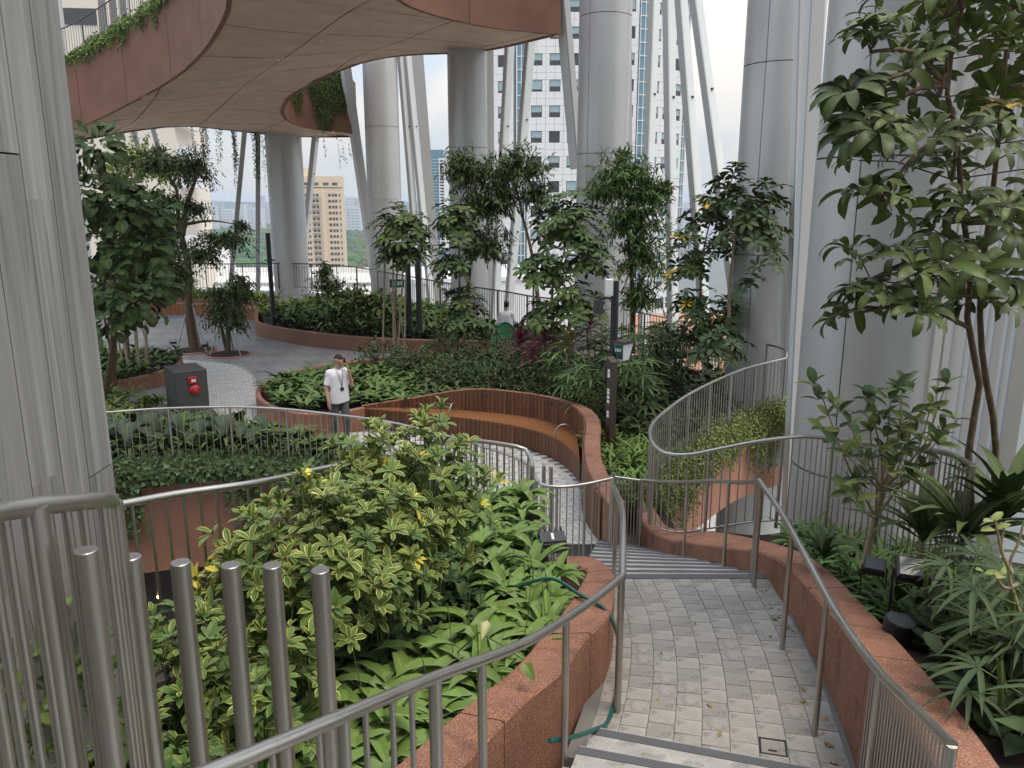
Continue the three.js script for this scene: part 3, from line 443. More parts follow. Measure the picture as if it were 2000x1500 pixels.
      const i = b.count; for (const [e, f, dx] of [[p, m, 0.03], [w, o, 0.03], [w, o, -0.3], [p, m, -0.3]]) b.v(e.x + f.x * dx, e.y + H, e.z + f.z * dx, 0, 1, 0, run, dx); sg > 0 ? b.i.push(i, i + 2, i + 1, i, i + 3, i + 2) : b.i.push(i, i + 1, i + 2, i, i + 2, i + 3);
      const i2 = b.count; for (const [e, f, dx] of [[p, m, 0.03], [w, o, 0.03], [w, o, -0.1], [p, m, -0.1]]) b.v(e.x + f.x * dx, e.y - 0.03, e.z + f.z * dx, 0, -1, 0, run, dx); sg > 0 ? b.i.push(i2, i2 + 1, i2 + 2, i2, i2 + 2, i2 + 3) : b.i.push(i2, i2 + 2, i2 + 1, i2, i2 + 3, i2 + 2);
      run += L / st;
    }
  }
  flush();
  // small flush downlights, unlit
  for (const [x, z] of [[-9.5, -27.5], [-7.2, -26], [-10.5, -30.5], [-12.5, -31.5], [-5.5, -24.5], [-5, -27.3], [-8.3, -29.3]]) { const l = part('downlight', new THREE.CylinderGeometry(0.06, 0.06, 0.03, 14), M.fin, slab); l.position.set(x, h(x, z) - 0.012, z); }
  rampH = h;
}
// ---------------------------------------------------------------- railings
const unitCyl = new THREE.CylinderGeometry(1, 1, 1, 12, 1, false), unitCylThin = new THREE.CylinderGeometry(1, 1, 1, 8, 1, true);
const up = V(0, 1, 0);
function bar(name, a, b, r, mat, parent, thin = false) { const m = part(name, thin ? unitCylThin : unitCyl, mat, parent), d = b.clone().sub(a); m.position.copy(a).addScaledVector(d, 0.5); m.scale.set(r, d.length(), r); m.quaternion.setFromUnitVectors(up, d.normalize()); return m; }
function railing(name, label, pts, o) { // pts: top of the rail; drop: how far the posts and balusters go down
  const g = group(name, label, 'railing'); const c = new THREE.CatmullRomCurve3(pts.map((p) => V(...p)), false, 'centripetal'), L = c.getLength(), n = Math.max(8, Math.round(L / 0.12)), P = c.getSpacedPoints(n);
  part('handrail', tubeGeo(P, o.r ?? 0.024, 12), o.mat ?? M.steel, g);
  const mat = o.mat ?? M.steel, drop = (t) => typeof o.drop === 'function' ? o.drop(t) : o.drop ?? 1, posts = Math.max(1, Math.round(L / (o.post ?? 1.2)));
  if (o.bottom) part('bottom_rail', tubeGeo(P.map((p, k) => p.clone().add(V(0, -drop(k / n) + o.bottom, 0))), 0.011, 6), mat, g);
  for (let k = 0; k <= posts; k++) { const t = clamp((k + (o.shift ?? 0)) / posts, 0, 1), p = c.getPointAt(t); bar('post', p.clone().add(V(0, -drop(t) - (o.foot ?? 0), 0)), p, o.pr ?? 0.02, mat, g); }
  if (o.gap) { const m = Math.round(L / o.gap); for (let k = 1; k < m; k++) { const t = k / m; if (Math.abs(t * posts - Math.round(t * posts)) < 0.3 * posts / m) continue; const p = c.getPointAt(t); bar('baluster', p.clone().add(V(0, -drop(t) + (o.lift ?? 0), 0)), p, o.br ?? 0.0075, mat, g, true); } }
  return g;
}
// rail that winds down past the variegated shrub
railing('railing', 'steel railing that passes behind the yellow-edged shrub and curls at its end', [[-2.29, 2.6, -4.29], [-2.04, 2.56, -4.59], [-1.68, 2.5, -4.95], [-1.42, 2.4, -5.49], [-1.0, 2.28, -6.2], [-0.68, 2.08, -7.2], [-0.40, 1.88, -7.92], [-0.08, 1.74, -8.24], [0.14, 1.67, -8.3], [0.2, 1.62, -8.14], [0.21, 1.58, -7.95]], { gap: 0.105, post: 1.0, drop: (t) => lerp(1.35, 0.85, t), r: 0.024, pr: 0.024, br: 0.0095 });
// near left loop
railing('railing', 'thick near steel railing curling in front of the grey clad wall', [[-1.28, 3.58, -1.7], [-1.31, 3.53, -1.9], [-1.28, 3.48, -2.08], [-1.27, 3.42, -2.26], [-1.31, 3.36, -2.42], [-1.39, 3.28, -2.6], [-1.58, 3.13, -2.95], [-1.83, 2.95, -3.4], [-2.09, 2.75, -3.9], [-2.29, 2.6, -4.29]], { gap: 0.075, post: 0.62, shift: 0.55, drop: (t) => lerp(1.75, 1.6, t), r: 0.027, pr: 0.034, br: 0.0145 });
// bollards
{
  const at = [[-1.17, 3.37, -2.02], [-1.38, 3.05, -2.66], [-1.23, 3.0, -2.72], [-1.06, 2.97, -2.76], [-0.93, 2.93, -2.84], [-0.75, 2.9, -2.86]];
  const nth = ['first', 'second', 'third', 'fourth', 'fifth', 'sixth'];
  at.forEach(([x, y, z], k) => { const b = group('steel_bollard', nth[k] + ' thick cut-off steel tube of the row, counted from the clad wall', 'bollard', [x, y - 1.75, z], 0, 'row of thick steel tubes'); const rr = k ? 0.036 : 0.031, t = part('tube', new THREE.CylinderGeometry(rr, rr, 1.748, 24, 1, false), M.steel, b); t.position.y = 0.874; const c = part('cap', new THREE.CylinderGeometry(rr * 0.93, rr, 0.003, 24), M.steelPlain, b); c.position.y = 1.7495; });
}
// handrail up the near stair, left side
{
  const g = railing('railing', 'steel handrail above the speckled planter wall by the landing', [[-0.98, 3.02, -1.38], [-0.75, 2.9, -1.74], [-0.52, 2.76, -2.15], [-0.29, 2.56, -2.66], [0.06, 2.32, -3.3], [0.34, 2.14, -3.9], [0.56, 2.03, -4.36], [0.70, 1.985, -4.64]], { post: 1.05, shift: -0.02, drop: (t) => lerp(1.5, 0.96, t), r: 0.0235, pr: 0.02, gap: 0 });
  const c = [[-0.75, 2.9, -1.74], [-0.66, 2.85, -1.9], [-0.57, 2.79, -2.05], [-0.47, 2.73, -2.24], [-0.41, 2.67, -2.4], [-0.36, 2.62, -2.52]]; for (const p of c) bar('baluster', V(p[0], p[1] - 1.3, p[2]), V(...p), 0.0105, M.steel, g, true);
  bar('post', V(-0.29, 1.3, -2.66), V(-0.29, 2.55, -2.66), 0.026, M.steel, g);
}
// handrail over the landing towards the steps, left side (runs on down)
railing('railing', 'steel handrail dropping beside the planter wall to the foot of the steps', [[0.70, 1.985, -4.64], [0.78, 1.99, -5.2], [0.86, 1.95, -5.8], [0.94, 1.75, -6.7], [1.05, 1.45, -7.7], [1.13, 1.2, -8.5], [1.2, 1.06, -8.98]], { post: 2.2, drop: (t) => lerp(0.96, 1.0, t), r: 0.0235, pr: 0.02 });
// right side: landing rail then stair rail
railing('railing', 'steel handrail with slim posts along the kerb wall of the landing', [[1.62, 2.35, -2.55], [1.7, 2.22, -2.95], [1.78, 2.08, -3.45], [1.88, 1.98, -4.17], [1.99, 1.97, -5.02], [2.08, 1.97, -5.8], [2.12, 1.97, -6.45]], { post: 1.08, shift: -0.08, drop: (t) => lerp(1.1, 0.95, t), r: 0.0235, pr: 0.02 });
{ // infill of fine rods at the near end of the landing rail
  const g = group('rod_panel', 'panel of close fine steel rods below the near end of the handrail', 'railing panel'); for (let k = 0; k < 26; k++) { const t = k / 25, p = V(lerp(1.64, 1.80, t), lerp(2.30, 2.05, t), lerp(-2.6, -3.55, t)); bar('rod', p.clone().add(V(0, -0.95, 0)), p, 0.006, M.steelPlain, g, true); }
}
railing('railing', 'steel handrail with balusters going down the shallow steps to the gate', [[2.12, 1.97, -6.45], [2.15, 1.72, -7.1], [2.06, 1.5, -7.75], [1.9, 1.27, -8.35], [1.7, 1.08, -8.9], [1.58, 1.02, -9.12]], { post: 0.95, drop: (t) => lerp(0.98, 0.95, t), r: 0.021, pr: 0.019, gap: 0 });
// gate at the foot of the steps
{
  const g = group('baluster_gate', 'low steel gate of fine balusters open at the foot of the steps', 'gate'), a = V(1.24, 0, -9.2), b = V(1.58, 0, -9.14);
  part('top_rail', tubeGeo([a.clone().setY(1.03), b.clone().setY(1.0)], 0.018, 10), M.steel, g); part('bottom_rail', tubeGeo([a.clone().setY(0.12), b.clone().setY(0.12)], 0.012, 8), M.steel, g);
  bar('gate_post', a.clone().setY(0.0), a.clone().setY(1.08), 0.024, M.steel, g); bar('gate_post', b.clone().setY(0.0), b.clone().setY(1.02), 0.024, M.steel, g);
  for (let k = 1; k < 9; k++) { const p = a.clone().lerp(b, k / 9); bar('baluster', p.clone().setY(0.12), p.clone().setY(1.01), 0.0075, M.steel, g, true); }
  const h = group('baluster_gate', 'second leaf of the steel gate folded back against the bench wall', 'gate'), c = V(1.2, 0, -9.02), d = V(1.16, 0, -8.6);
  part('top_rail', tubeGeo([c.clone().setY(1.05), d.clone().setY(1.05)], 0.018, 10), M.steel, h); part('bottom_rail', tubeGeo([c.clone().setY(0.22), d.clone().setY(0.22)], 0.012, 8), M.steel, h);
  bar('gate_post', c.clone().setY(0.08), c.clone().setY(1.08), 0.024, M.steel, h); for (let k = 1; k < 8; k++) { const p = c.clone().lerp(d, k / 8); bar('baluster', p.clone().setY(0.22), p.clone().setY(1.04), 0.0075, M.steel, h, true); }
}
// short guard between the gate and the three slim tubes
railing('railing', 'short steel rail on slim posts beside three cut-off tubes', [[1.2, 1.1, -8.95], [1.0, 1.06, -8.93], [0.75, 1.04, -8.86], [0.5, 1.04, -8.82], [0.34, 1.05, -8.88], [0.27, 1.09, -9.1], [0.25, 1.12, -9.35]], { post: 0.32, drop: 1.0, r: 0.02, pr: 0.018, gap: 0.08, br: 0.007 });
[[0.25, -9.12], [0.385, -9.14], [0.47, -9.1]].forEach(([x, z]) => { const b = group('steel_bollard', 'slim cut-off steel tube of three standing by the short rail', 'bollard', [x, 0.02, z], 0, 'three slim steel tubes'); const t = part('tube', new THREE.CylinderGeometry(0.024, 0.024, 1.17, 16), M.steel, b); t.position.y = 0.585; const c = part('cap', new THREE.CylinderGeometry(0.022, 0.024, 0.003, 16), M.steelPlain, b); c.position.y = 1.1715; });
// long curved fence over the ivy
railing('fence', 'long curved steel baluster fence above the ivy and the terracotta edge wall', [[-9.5, 1.0, -12.0], [-8, 1.0, -12.05], [-6.59, 1.0, -12.34], [-5.87, 1.0, -12.57], [-4.82, 1.0, -12.7], [-3.82, 1.0, -12.6], [-2.95, 1.0, -12.28], [-2.42, 1.0, -12.06], [-1.89, 1.0, -11.79], [-1.13, 1.0, -11.21], [-0.5, 1.0, -10.63], [0.03, 1.0, -10.05], [0.2, 1.0, -9.75]], { gap: 0.115, post: 0.98, drop: 1.0, lift: 0.08, bottom: 0.08, r: 0.02, pr: 0.019, br: 0.0075 });
// loop round the right-hand opening
railing('fence', 'looping steel baluster fence round the opening below the trailing planter', [[4.83, 1.62, -13.73], [3.97, 1.58, -13.09], [3.22, 1.57, -12.19], [2.52, 1.56, -11.18], [2.07, 1.55, -10.37], [1.79, 1.55, -9.75], [1.68, 1.54, -9.3], [1.68, 1.5, -8.98], [1.79, 1.48, -8.72], [2.0, 1.5, -8.62], [2.29, 1.6, -8.5], [2.69, 1.75, -8.32], [3.01, 1.9, -8.0], [3.14, 2.08, -7.3], [3.25, 2.28, -6.44], [3.2, 2.5, -5.58], [3.05, 2.6, -5.0]], { gap: 0.1, post: 0.85, drop: 1.03, lift: 0.09, bottom: 0.09, r: 0.021, pr: 0.02, br: 0.0075 });
{ const g = group('railing', 'short steel rail end returning to the grey column', 'railing'); part('handrail', tubeGeo(curve([[4.83, 1.62, -13.73], [4.9, 1.72, -14.0], [4.7, 1.75, -14.4]], 10), 0.021, 10), M.steel, g); bar('post', V(4.7, 0.4, -14.4), V(4.7, 1.75, -14.4), 0.02, M.steel, g); }
// fences along the facade
const dark = { mat: M.darkRail, gap: 0.13, post: 1.6, drop: 1.2, lift: 0.1, bottom: 0.1, r: 0.025, pr: 0.025, br: 0.009 };
railing('fence', 'dark fence at the far edge behind the standing visitor', [[3.6, 1.36, -21.4], [2.2, 1.38, -23.7], [0.7, 1.4, -25.0], [-0.3, 1.42, -26.4], [-2.2, 1.45, -28.6], [-4.3, 1.5, -31.4], [-5.6, 1.52, -33.2]], dark);
railing('fence', 'pale fence in front of the orange roofs beside the yellowing tree', [[5.3, 1.32, -17.0], [4.9, 1.34, -18.6], [4.2, 1.36, -20.2], [3.6, 1.36, -21.4]], { ...dark, mat: M.steelPlain });
railing('fence', 'dark fence beyond the pale column and the far bench', [[-5.9, 1.5, -34.0], [-7.4, 1.5, -35.9], [-9.2, 1.5, -37.2], [-11.5, 1.52, -37.4], [-13, 1.55, -36.6], [-15, 1.6, -36.4], [-18, 1.6, -36.8], [-22, 1.6, -36.5]], dark);
// railing on the ramp edge overhead
{ const e = [[-19, -30.2], [-16.0, -29.75], [-13.3, -28.25], [-10.4, -25.9], [-8.7, -23.75], [-7.65, -22.1], [-6.9, -20.8]]; railing('railing', 'thin dark railing on the planted edge of the ramp overhead', e.map(([x, z]) => [x, rampH(x, z) + 3.35, z - 0.12]), { mat: M.darkRail, gap: 0.14, post: 1.5, drop: 1.25, r: 0.022, pr: 0.022, br: 0.008 });
  const f = [[-9.1, -34.8], [-8.5, -35.75], [-6.95, -35.4]]; railing('railing', 'thin railing above the hanging green curtain on the far ramp edge', f.map(([x, z]) => [x, rampH(x, z) + 3.3, z - 0.1]), { mat: M.darkRail, gap: 0.14, post: 1.5, drop: 1.1, r: 0.02, pr: 0.02, br: 0.008 }); }
// ---------------------------------------------------------------- white fins of the facade
{
  const fin = (a, b, w, d, yaw, label) => { // a foot, b head
    const g = group('facade_fin', label, 'facade fin', a, 0, 'white and grey fins of the facade'), A = V(0, 0, 0), B = V(b[0] - a[0], b[1] - a[1], b[2] - a[2]), L = B.length(); g.quaternion.setFromUnitVectors(up, B.clone().normalize()); const q = new THREE.Quaternion().setFromAxisAngle(up, yaw); g.quaternion.multiply(q);
    part('white_web', boxGeo(-w / 2, 0, -d, w / 2, L, 0), M.fin, g); part('shaded_face', boxGeo(-w / 2 - 0.02, 0, 0.002, w / 2 + 0.02, L, 0.06), M.finShade, g);  // grey front strip carries the shaded side of the fin in its colour
    for (let k = 1; k < 5; k++) part('joint_bracket', boxGeo(w / 2, L * k / 5, -d * 0.7, w / 2 + 0.03, L * k / 5 + 0.05, -d * 0.5), M.charcoal, g);
  };
  const F = [
    [[-15.45, -4.63, -41.35], [-11.91, 7.46, -37], 0.16, 0.35, 0.4, 'slim white fin between the hanging vines and the pale column'],
    [[-13.28, -3.13, -40.9], [-11.63, 7.48, -38], 0.17, 0.3, 0.2, 'upright white fin beside the pale column'],
    [[-11.61, -1.74, -42.35], [-9.03, 7.41, -38], 0.17, 0.3, -0.3, 'slanting white fin between the pale column and the cream tower'],
    [[-19.88, 6.83, -44], [-19.64, 8.3, -43], 0.2, 0.4, 0.3, 'pale fin over the light green bush'],
    [[-18.82, 7.09, -44], [-18.67, 8.42, -43], 0.2, 0.4, 0.3, 'pale fin beside the hanging vines'],
    [[-20.67, 7.56, -44], [-20.31, 8.42, -43], 0.25, 0.4, 0.3, 'pale fin next to the broad fig leaves'],
    [[-21.18, 11.94, -44], [-19.48, 16.17, -41.1], 0.28, 0.4, 0.3, 'pale fin above the ramp railing beside the grey column'],
    [[-20.51, 11.94, -44], [-19.1, 16.17, -41.1], 0.28, 0.4, 0.3, 'pale fin above the ramp railing between two others'],
    [[-19.95, 11.94, -44], [-18.63, 16.17, -41.1], 0.28, 0.4, 0.3, 'pale fin above the ramp railing over the trailing plants'],
    [[-6.29, -4.14, -39.8], [-6.87, 14.91, -32.2], 0.28, 0.5, 0.5, 'broad white fin leaning past the grey column by the hanging curtain'],
    [[-4.2, -3.91, -37.48], [-4.66, 14.84, -32.92], 0.1, 0.35, -0.5, 'shade-edged fin close beside the grey column with the exit sign'],
    [[-3.65, -3.95, -37.68], [-4.54, 14.89, -33.12], 0.1, 0.35, -0.5, 'shade-edged fin next to the broad white fin'],
    [[-3.41, -4.04, -38.08], [-4.08, 15.01, -33.52], 0.5, 0.3, 0.3, 'broad white fin leaning away from the grey column'],
    [[-0.76, -3.89, -30.45], [-0.75, 14.3, -28.55], 0.18, 0.4, 0.2, 'upright white fin right beside the slab-bearing column'],
    [[-0.99, -4.16, -29.45], [0.14, 14.12, -27.55], 0.1, 0.32, -0.7, 'leaning fin with a shade-grey edge behind the slender-leaved trees'],
    [[-0.57, -4.01, -28.45], [0.9, 14.22, -26.55], 0.1, 0.34, -0.7, 'leaning fin with a shade-grey edge before the white tower'],
    [[2.11, 5.31, -25.5], [1.23, 12.95, -24.77], 0.16, 0.4, 0.6, 'fin leaning towards the column before the white tower'],
    [[3.71, -3.32, -24.23], [2.9, 14.41, -23.27], 0.25, 0.4, 0.2, 'white fin hugging the column before the white tower'],
    [[3.62, -3.15, -22.0], [3.58, 13.86, -22.0], 0.1, 0.32, -0.7, 'tall fin with a shade-grey edge behind the slender-leaved tree crown'],
    [[4.27, -2.85, -20.0], [3.34, 13.11, -20.0], 0.1, 0.32, -0.7, 'upright fin with a shade-grey edge over the pale fence'],
    [[5.11, -2.5, -19.0], [3.17, 12.66, -19.0], 0.1, 0.34, -0.7, 'leaning fin with a shade-grey edge against the sky'],
    [[5.72, -1.45, -18.0], [3.1, 12.01, -18.0], 0.1, 0.34, -0.7, 'steepest leaning fin against the sky by the column'],
    [[5.44, -0.53, -14.58], [4.64, 10.41, -13.82], 0.07, 0.25, 0.1, 'narrow white fin next to the column by the trailing planter'],
    [[5.22, -0.42, -14.28], [4.41, 10.27, -13.52], 0.05, 0.2, 0.1, 'thin shade-edged fin touching the column by the trailing planter'],
    [[5.19, -2.97, -13.47], [4.27, 10.71, -12.33], 0.1, 0.25, 0.1, 'white fin between the two thick columns'],
    [[4.96, -2.85, -13.27], [4.15, 10.61, -12.13], 0.05, 0.2, 0.1, 'thin fin between the two thick columns'],
    [[4.8, -3, -9.4], [4.8999999999999995, 20, -9.4], 0.07, 0.16, -0.3, 'first fin counted from the thick column behind the umbrella-leaved tree'],
    [[4.72, -3, -9.0], [4.819999999999999, 20, -9.0], 0.03, 0.16, -0.3, 'second fin counted from the thick column behind the umbrella-leaved tree'],
    [[4.64, -3, -8.6], [4.739999999999999, 20, -8.6], 0.07, 0.16, -0.3, 'third fin counted from the thick column behind the umbrella-leaved tree'],
    [[4.53, -3, -8.2], [4.63, 20, -8.2], 0.03, 0.16, -0.3, 'fourth fin counted from the thick column behind the umbrella-leaved tree'],
    [[4.42, -3, -7.8], [4.52, 20, -7.8], 0.07, 0.16, -0.3, 'fifth fin counted from the thick column behind the umbrella-leaved tree'],
    [[4.35, -3, -7.5], [4.449999999999999, 20, -7.5], 0.03, 0.16, -0.3, 'sixth fin counted from the thick column behind the umbrella-leaved tree'],
    [[4.26, -3, -7.2], [4.359999999999999, 20, -7.2], 0.07, 0.16, -0.3, 'seventh fin counted from the thick column behind the umbrella-leaved tree'],
    [[4.18, -3, -6.9], [4.279999999999999, 20, -6.9], 0.03, 0.16, -0.3, 'eighth fin counted from the thick column behind the umbrella-leaved tree'],
    [[4.08, -3, -6.6], [4.18, 20, -6.6], 0.07, 0.16, -0.3, 'ninth fin counted from the thick column behind the umbrella-leaved tree'],
    [[3.98, -3, -6.3], [4.08, 20, -6.3], 0.03, 0.16, -0.3, 'tenth fin counted from the thick column behind the umbrella-leaved tree'],
    [[3.88, -3, -6.0], [3.98, 20, -6.0], 0.07, 0.16, -0.3, 'eleventh fin counted from the thick column behind the umbrella-leaved tree'],
  ];
  F.forEach(([a, b, w, d, y, l]) => fin(a, b, w, d, y, l));
}
// ---------------------------------------------------------------- fire bell cabinet
{
  const g = group('metal_cabinet', 'dark grey metal cabinet with a red fire bell beside the path', 'cabinet', [-6.55, 0, -15.55], 0.62);
  part('body', (() => { const b = roundBox(0.62, 1.08, 0.85, 0.012); b.translate(0, 0.54, 0); return b; })(), std({ color: new THREE.Color(0.062, 0.06, 0.056), roughness: 0.55, metalness: 0.2 }), g);
  part('door', boxGeo(-0.29, 0.06, 0.4262, 0.29, 1.04, 0.432), std({ color: new THREE.Color(0.085, 0.083, 0.078), roughness: 0.5, metalness: 0.2 }), g);
  const red = std({ color: new THREE.Color(0.5, 0.018, 0.018), roughness: 0.35 });
  const cp = part('call_point', roundBox(0.15, 0.13, 0.06, 0.008), red, g); cp.position.set(0.02, 0.9, 0.462); const pl = part('face_plate', boxGeo(-0.03, -0.035, 0.031, 0.055, 0.02, 0.034), M.fin, cp);
  const bell = part('bell', new THREE.LatheGeometry([[0, 0.075], [0.02, 0.074], [0.06, 0.062], [0.095, 0.035], [0.105, 0.01], [0.105, 0], [0, 0]].map(([x, y]) => new THREE.Vector2(x, y)).reverse(), 28), red, g); bell.rotation.x = Math.PI / 2; bell.position.set(0.05, 0.7, 0.434);
  part('bell_hub', (() => { const c = new THREE.CylinderGeometry(0.018, 0.018, 0.012, 12); c.translate(0, 0.08, 0); return c; })(), std({ color: new THREE.Color(0.6, 0.5, 0.3), roughness: 0.3, metalness: 0.8 }), bell);
}
// ---------------------------------------------------------------- lamp poles
const pole = (label, x, z, y1, r, extra) => { const g = group('lamp_pole', label, 'lamp pole', [x, 0, z]); const p = part('pole', new THREE.CylinderGeometry(r, r, y1, 16), M.black, g); p.position.y = y1 / 2; extra?.(g); return g; };
pole('slim dark pole in the bed before the pale column', -7.75, -25.6, 3.35, 0.075, (g) => { const c = part('collar', new THREE.CylinderGeometry(0.1, 0.1, 0.05, 16), M.charcoal, g); c.position.y = 2.5; bar('bracket', V(-0.16, 2.5, 0), V(0.18, 2.5, 0), 0.02, M.charcoal, g); });
pole('dark pole carrying the green exit sign, beside its lower twin', -3.05, -23.4, 3.05, 0.085, (g) => { part('sign_bracket', boxGeo(-0.4, 2.02, -0.02, -0.08, 2.06, 0.02), M.charcoal, g); });
pole('dark pole standing next to the pole with the exit sign', -2.72, -23.15, 3.0, 0.085);
const font = await new FontLoader().loadAsync('fonts/droid/droid_sans_bold.typeface.json'), letters = (s, size, depth = 0.004) => { const t = new TextGeometry(s, { font, size, depth, curveSegments: 3, bevelEnabled: false }); t.computeBoundingBox(); t.translate(-(t.boundingBox.max.x + t.boundingBox.min.x) / 2, -(t.boundingBox.max.y + t.boundingBox.min.y) / 2, 0); return t; };
const signGreen = std({ color: new THREE.Color(0.008, 0.08, 0.055), roughness: 0.4 });
{ const g = group('exit_sign', 'green exit sign hanging from the dark pole', 'sign', [-3.38, 1.98, -23.36], 0.05); const p = part('panel', roundBox(0.42, 0.24, 0.05, 0.008), signGreen, g); const m = part('lettering', letters('EXIT', 0.1), std({ color: new THREE.Color(0.55, 0.8, 0.7), roughness: 0.5 }), g); m.position.set(0.02, 0, 0.026); }
{ // pole by the fan palms with its spotlight, sign box and way-finding post
  const [px, , pz] = [1.62, 0.4, -12.22];
  pole('black lamp pole with a spotlight and a pale head among the fan palms', px, pz - 0.25, 3.1, 0.06, (g) => {
    part('head', (() => { const b = roundBox(0.12, 0.26, 0.14, 0.01); b.translate(-0.1, 3.0, 0); return b; })(), M.fin, g);
    const s = part('spotlight', (() => { const c = new THREE.CylinderGeometry(0.075, 0.085, 0.22, 16); c.translate(-0.26, 2.7, 0.02); return c; })(), M.charcoal, g); bar('arm', V(-0.26, 2.83, 0.02), V(0, 2.83, 0), 0.015, M.black, g);
    part('junction_box', boxGeo(-0.14, 1.55, -0.02, -0.06, 1.85, 0.12), M.charcoal, g);
  });
  const g = group('exit_sign', 'tapered lantern-shaped exit sign with green faces on the black pole', 'sign', [px + 0.15, 2.02, pz - 0.2], 0.75);
  const q = (w, d, y) => [V(-w, y, d), V(w, y, d), V(w, y, -d), V(-w, y, -d)];
  part('lantern_body', new GB().hex(q(0.07, 0.06, -0.17), q(0.12, 0.1, 0.1)).geo(), std({ color: new THREE.Color(0.72, 0.74, 0.78), roughness: 0.4 }), g); part('cap', boxGeo(-0.135, 0.1, -0.115, 0.135, 0.145, 0.115), M.bronze, g);
  const p = part('green_face', new GB().hex([V(-0.125, 0.09, 0.085), V(-0.125, 0.09, -0.085), V(-0.118, 0.09, -0.085), V(-0.118, 0.09, 0.085)].map((v) => v.clone().setY(-0.15).multiply(V(0.66, 1, 0.62))), [V(-0.125, 0.09, 0.085), V(-0.125, 0.09, -0.085), V(-0.118, 0.09, -0.085), V(-0.118, 0.09, 0.085)]).geo(), signGreen, g);
  const t = part('lettering', letters('EXIT', 0.045), std({ color: new THREE.Color(0.7, 0.85, 0.8), roughness: 0.5 }), g); t.rotation.set(0, -Math.PI / 2, 0); t.position.set(-0.122, 0.0, 0); t.rotateX(-0.2);
  const w = group('wayfinding_post', 'brown way-finding post with pale printed arrows in front of the black pole', 'sign post', [px - 0.06, 0.3, pz + 0.12], 0.5);
  part('post', (() => { const b = roundBox(0.12, 1.56, 0.12, 0.008); b.translate(0, 0.78, 0); return b; })(), M.bronze, w); part('cap', new GB().hex([V(-0.062, 1.56, 0.062), V(0.062, 1.56, 0.062), V(0.062, 1.56, -0.062), V(-0.062, 1.56, -0.062)], [V(-0.062, 1.585, 0.062), V(0.062, 1.585, 0.062), V(0.062, 1.66, -0.062), V(-0.062, 1.66, -0.062)]).geo(), M.bronze, w);
  for (const [y, h] of [[1.42, 0.05], [1.34, 0.07], [1.13, 0.03], [1.07, 0.05], [1.0, 0.05], [0.93, 0.05], [0.76, 0.04], [0.7, 0.05]]) part('printed_mark', boxGeo(-0.0625, y, -0.03, -0.0605, y + h, 0.03), M.fin, w);
}
// ---------------------------------------------------------------- floodlights and hose
function flood(label, pos, turn, s = 1, tilt = -0.5) { const g = group('floodlight', label, 'floodlight', pos, turn); g.scale.setScalar(s); const b = part('housing', roundBox(0.2, 0.15, 0.12, 0.012), M.black, g); b.position.y = 0.3; b.rotation.x = tilt; for (let k = 0; k < 5; k++) part('cooling_fin', boxGeo(-0.09 + k * 0.042, -0.07, -0.1, -0.08 + k * 0.042, 0.07, -0.06), M.black, b); part('lens', boxGeo(-0.085, -0.06, 0.06, 0.085, 0.06, 0.064), std({ color: new THREE.Color(0.12, 0.13, 0.15), roughness: 0.15 }), b); part('data_plate', boxGeo(-0.01, 0.0755, -0.03, 0.01, 0.077, 0.03), M.fin, b); part('bracket', new GB().box(-0.12, 0.0, -0.015, -0.105, 0.3, 0.015).box(0.105, 0.0, -0.015, 0.12, 0.3, 0.015).box(-0.12, -0.02, -0.015, 0.12, 0, 0.015).geo(), M.black, g); part('stake', new THREE.CylinderGeometry(0.02, 0.012, 0.3, 8), M.black, g).position.y = -0.16; return g; }
flood('black floodlight on a stake among the strap leaves by the steps', [0.34, 1.12, -6.35], 0.15, 1.1, 0.5);
flood('small black floodlight between ferns behind the kerb wall', [2.59, 1.55, -5.23], -0.5, 0.72, -0.9);
flood('large black floodlight in the shade of the palms behind the kerb wall', [2.66, 1.6, -4.85], -0.35, 1.05, -0.9);
{ const [x, y, z] = [2.47, 1.62, -4.61], g = group('ground_spotlight', 'round black ground spotlight with a flat lens behind the kerb wall', 'spotlight', [x, y, z]); const b = part('housing', new THREE.CylinderGeometry(0.095, 0.085, 0.2, 24), M.black, g); b.position.y = -0.02; b.rotation.set(0.1, 0, -0.12); const l = part('lens', new THREE.CylinderGeometry(0.088, 0.088, 0.006, 24), std({ color: new THREE.Color(0.1, 0.11, 0.11), roughness: 0.2 }), b); l.position.y = 0.103; }
lone('garden_hose', tubeGeo(curve([[-0.05, 1.36, -5.6], [0.12, 1.5, -5.5], [0.3, 1.56, -5.45], [0.5, 1.53, -5.25], [0.66, 1.49, -5.12], [0.735, 1.36, -5.05], [0.75, 1.2, -4.95], [0.72, 1.08, -4.8], [0.62, 1.045, -4.5], [0.5, 1.2, -4.2], [0.36, 1.34, -3.95], [0.2, 1.5, -3.7]], 60), 0.0135, 8), std({ color: new THREE.Color(0.008, 0.085, 0.07), roughness: 0.4 }), 'dark green garden hose draped over the planter wall onto the steps', 'hose');
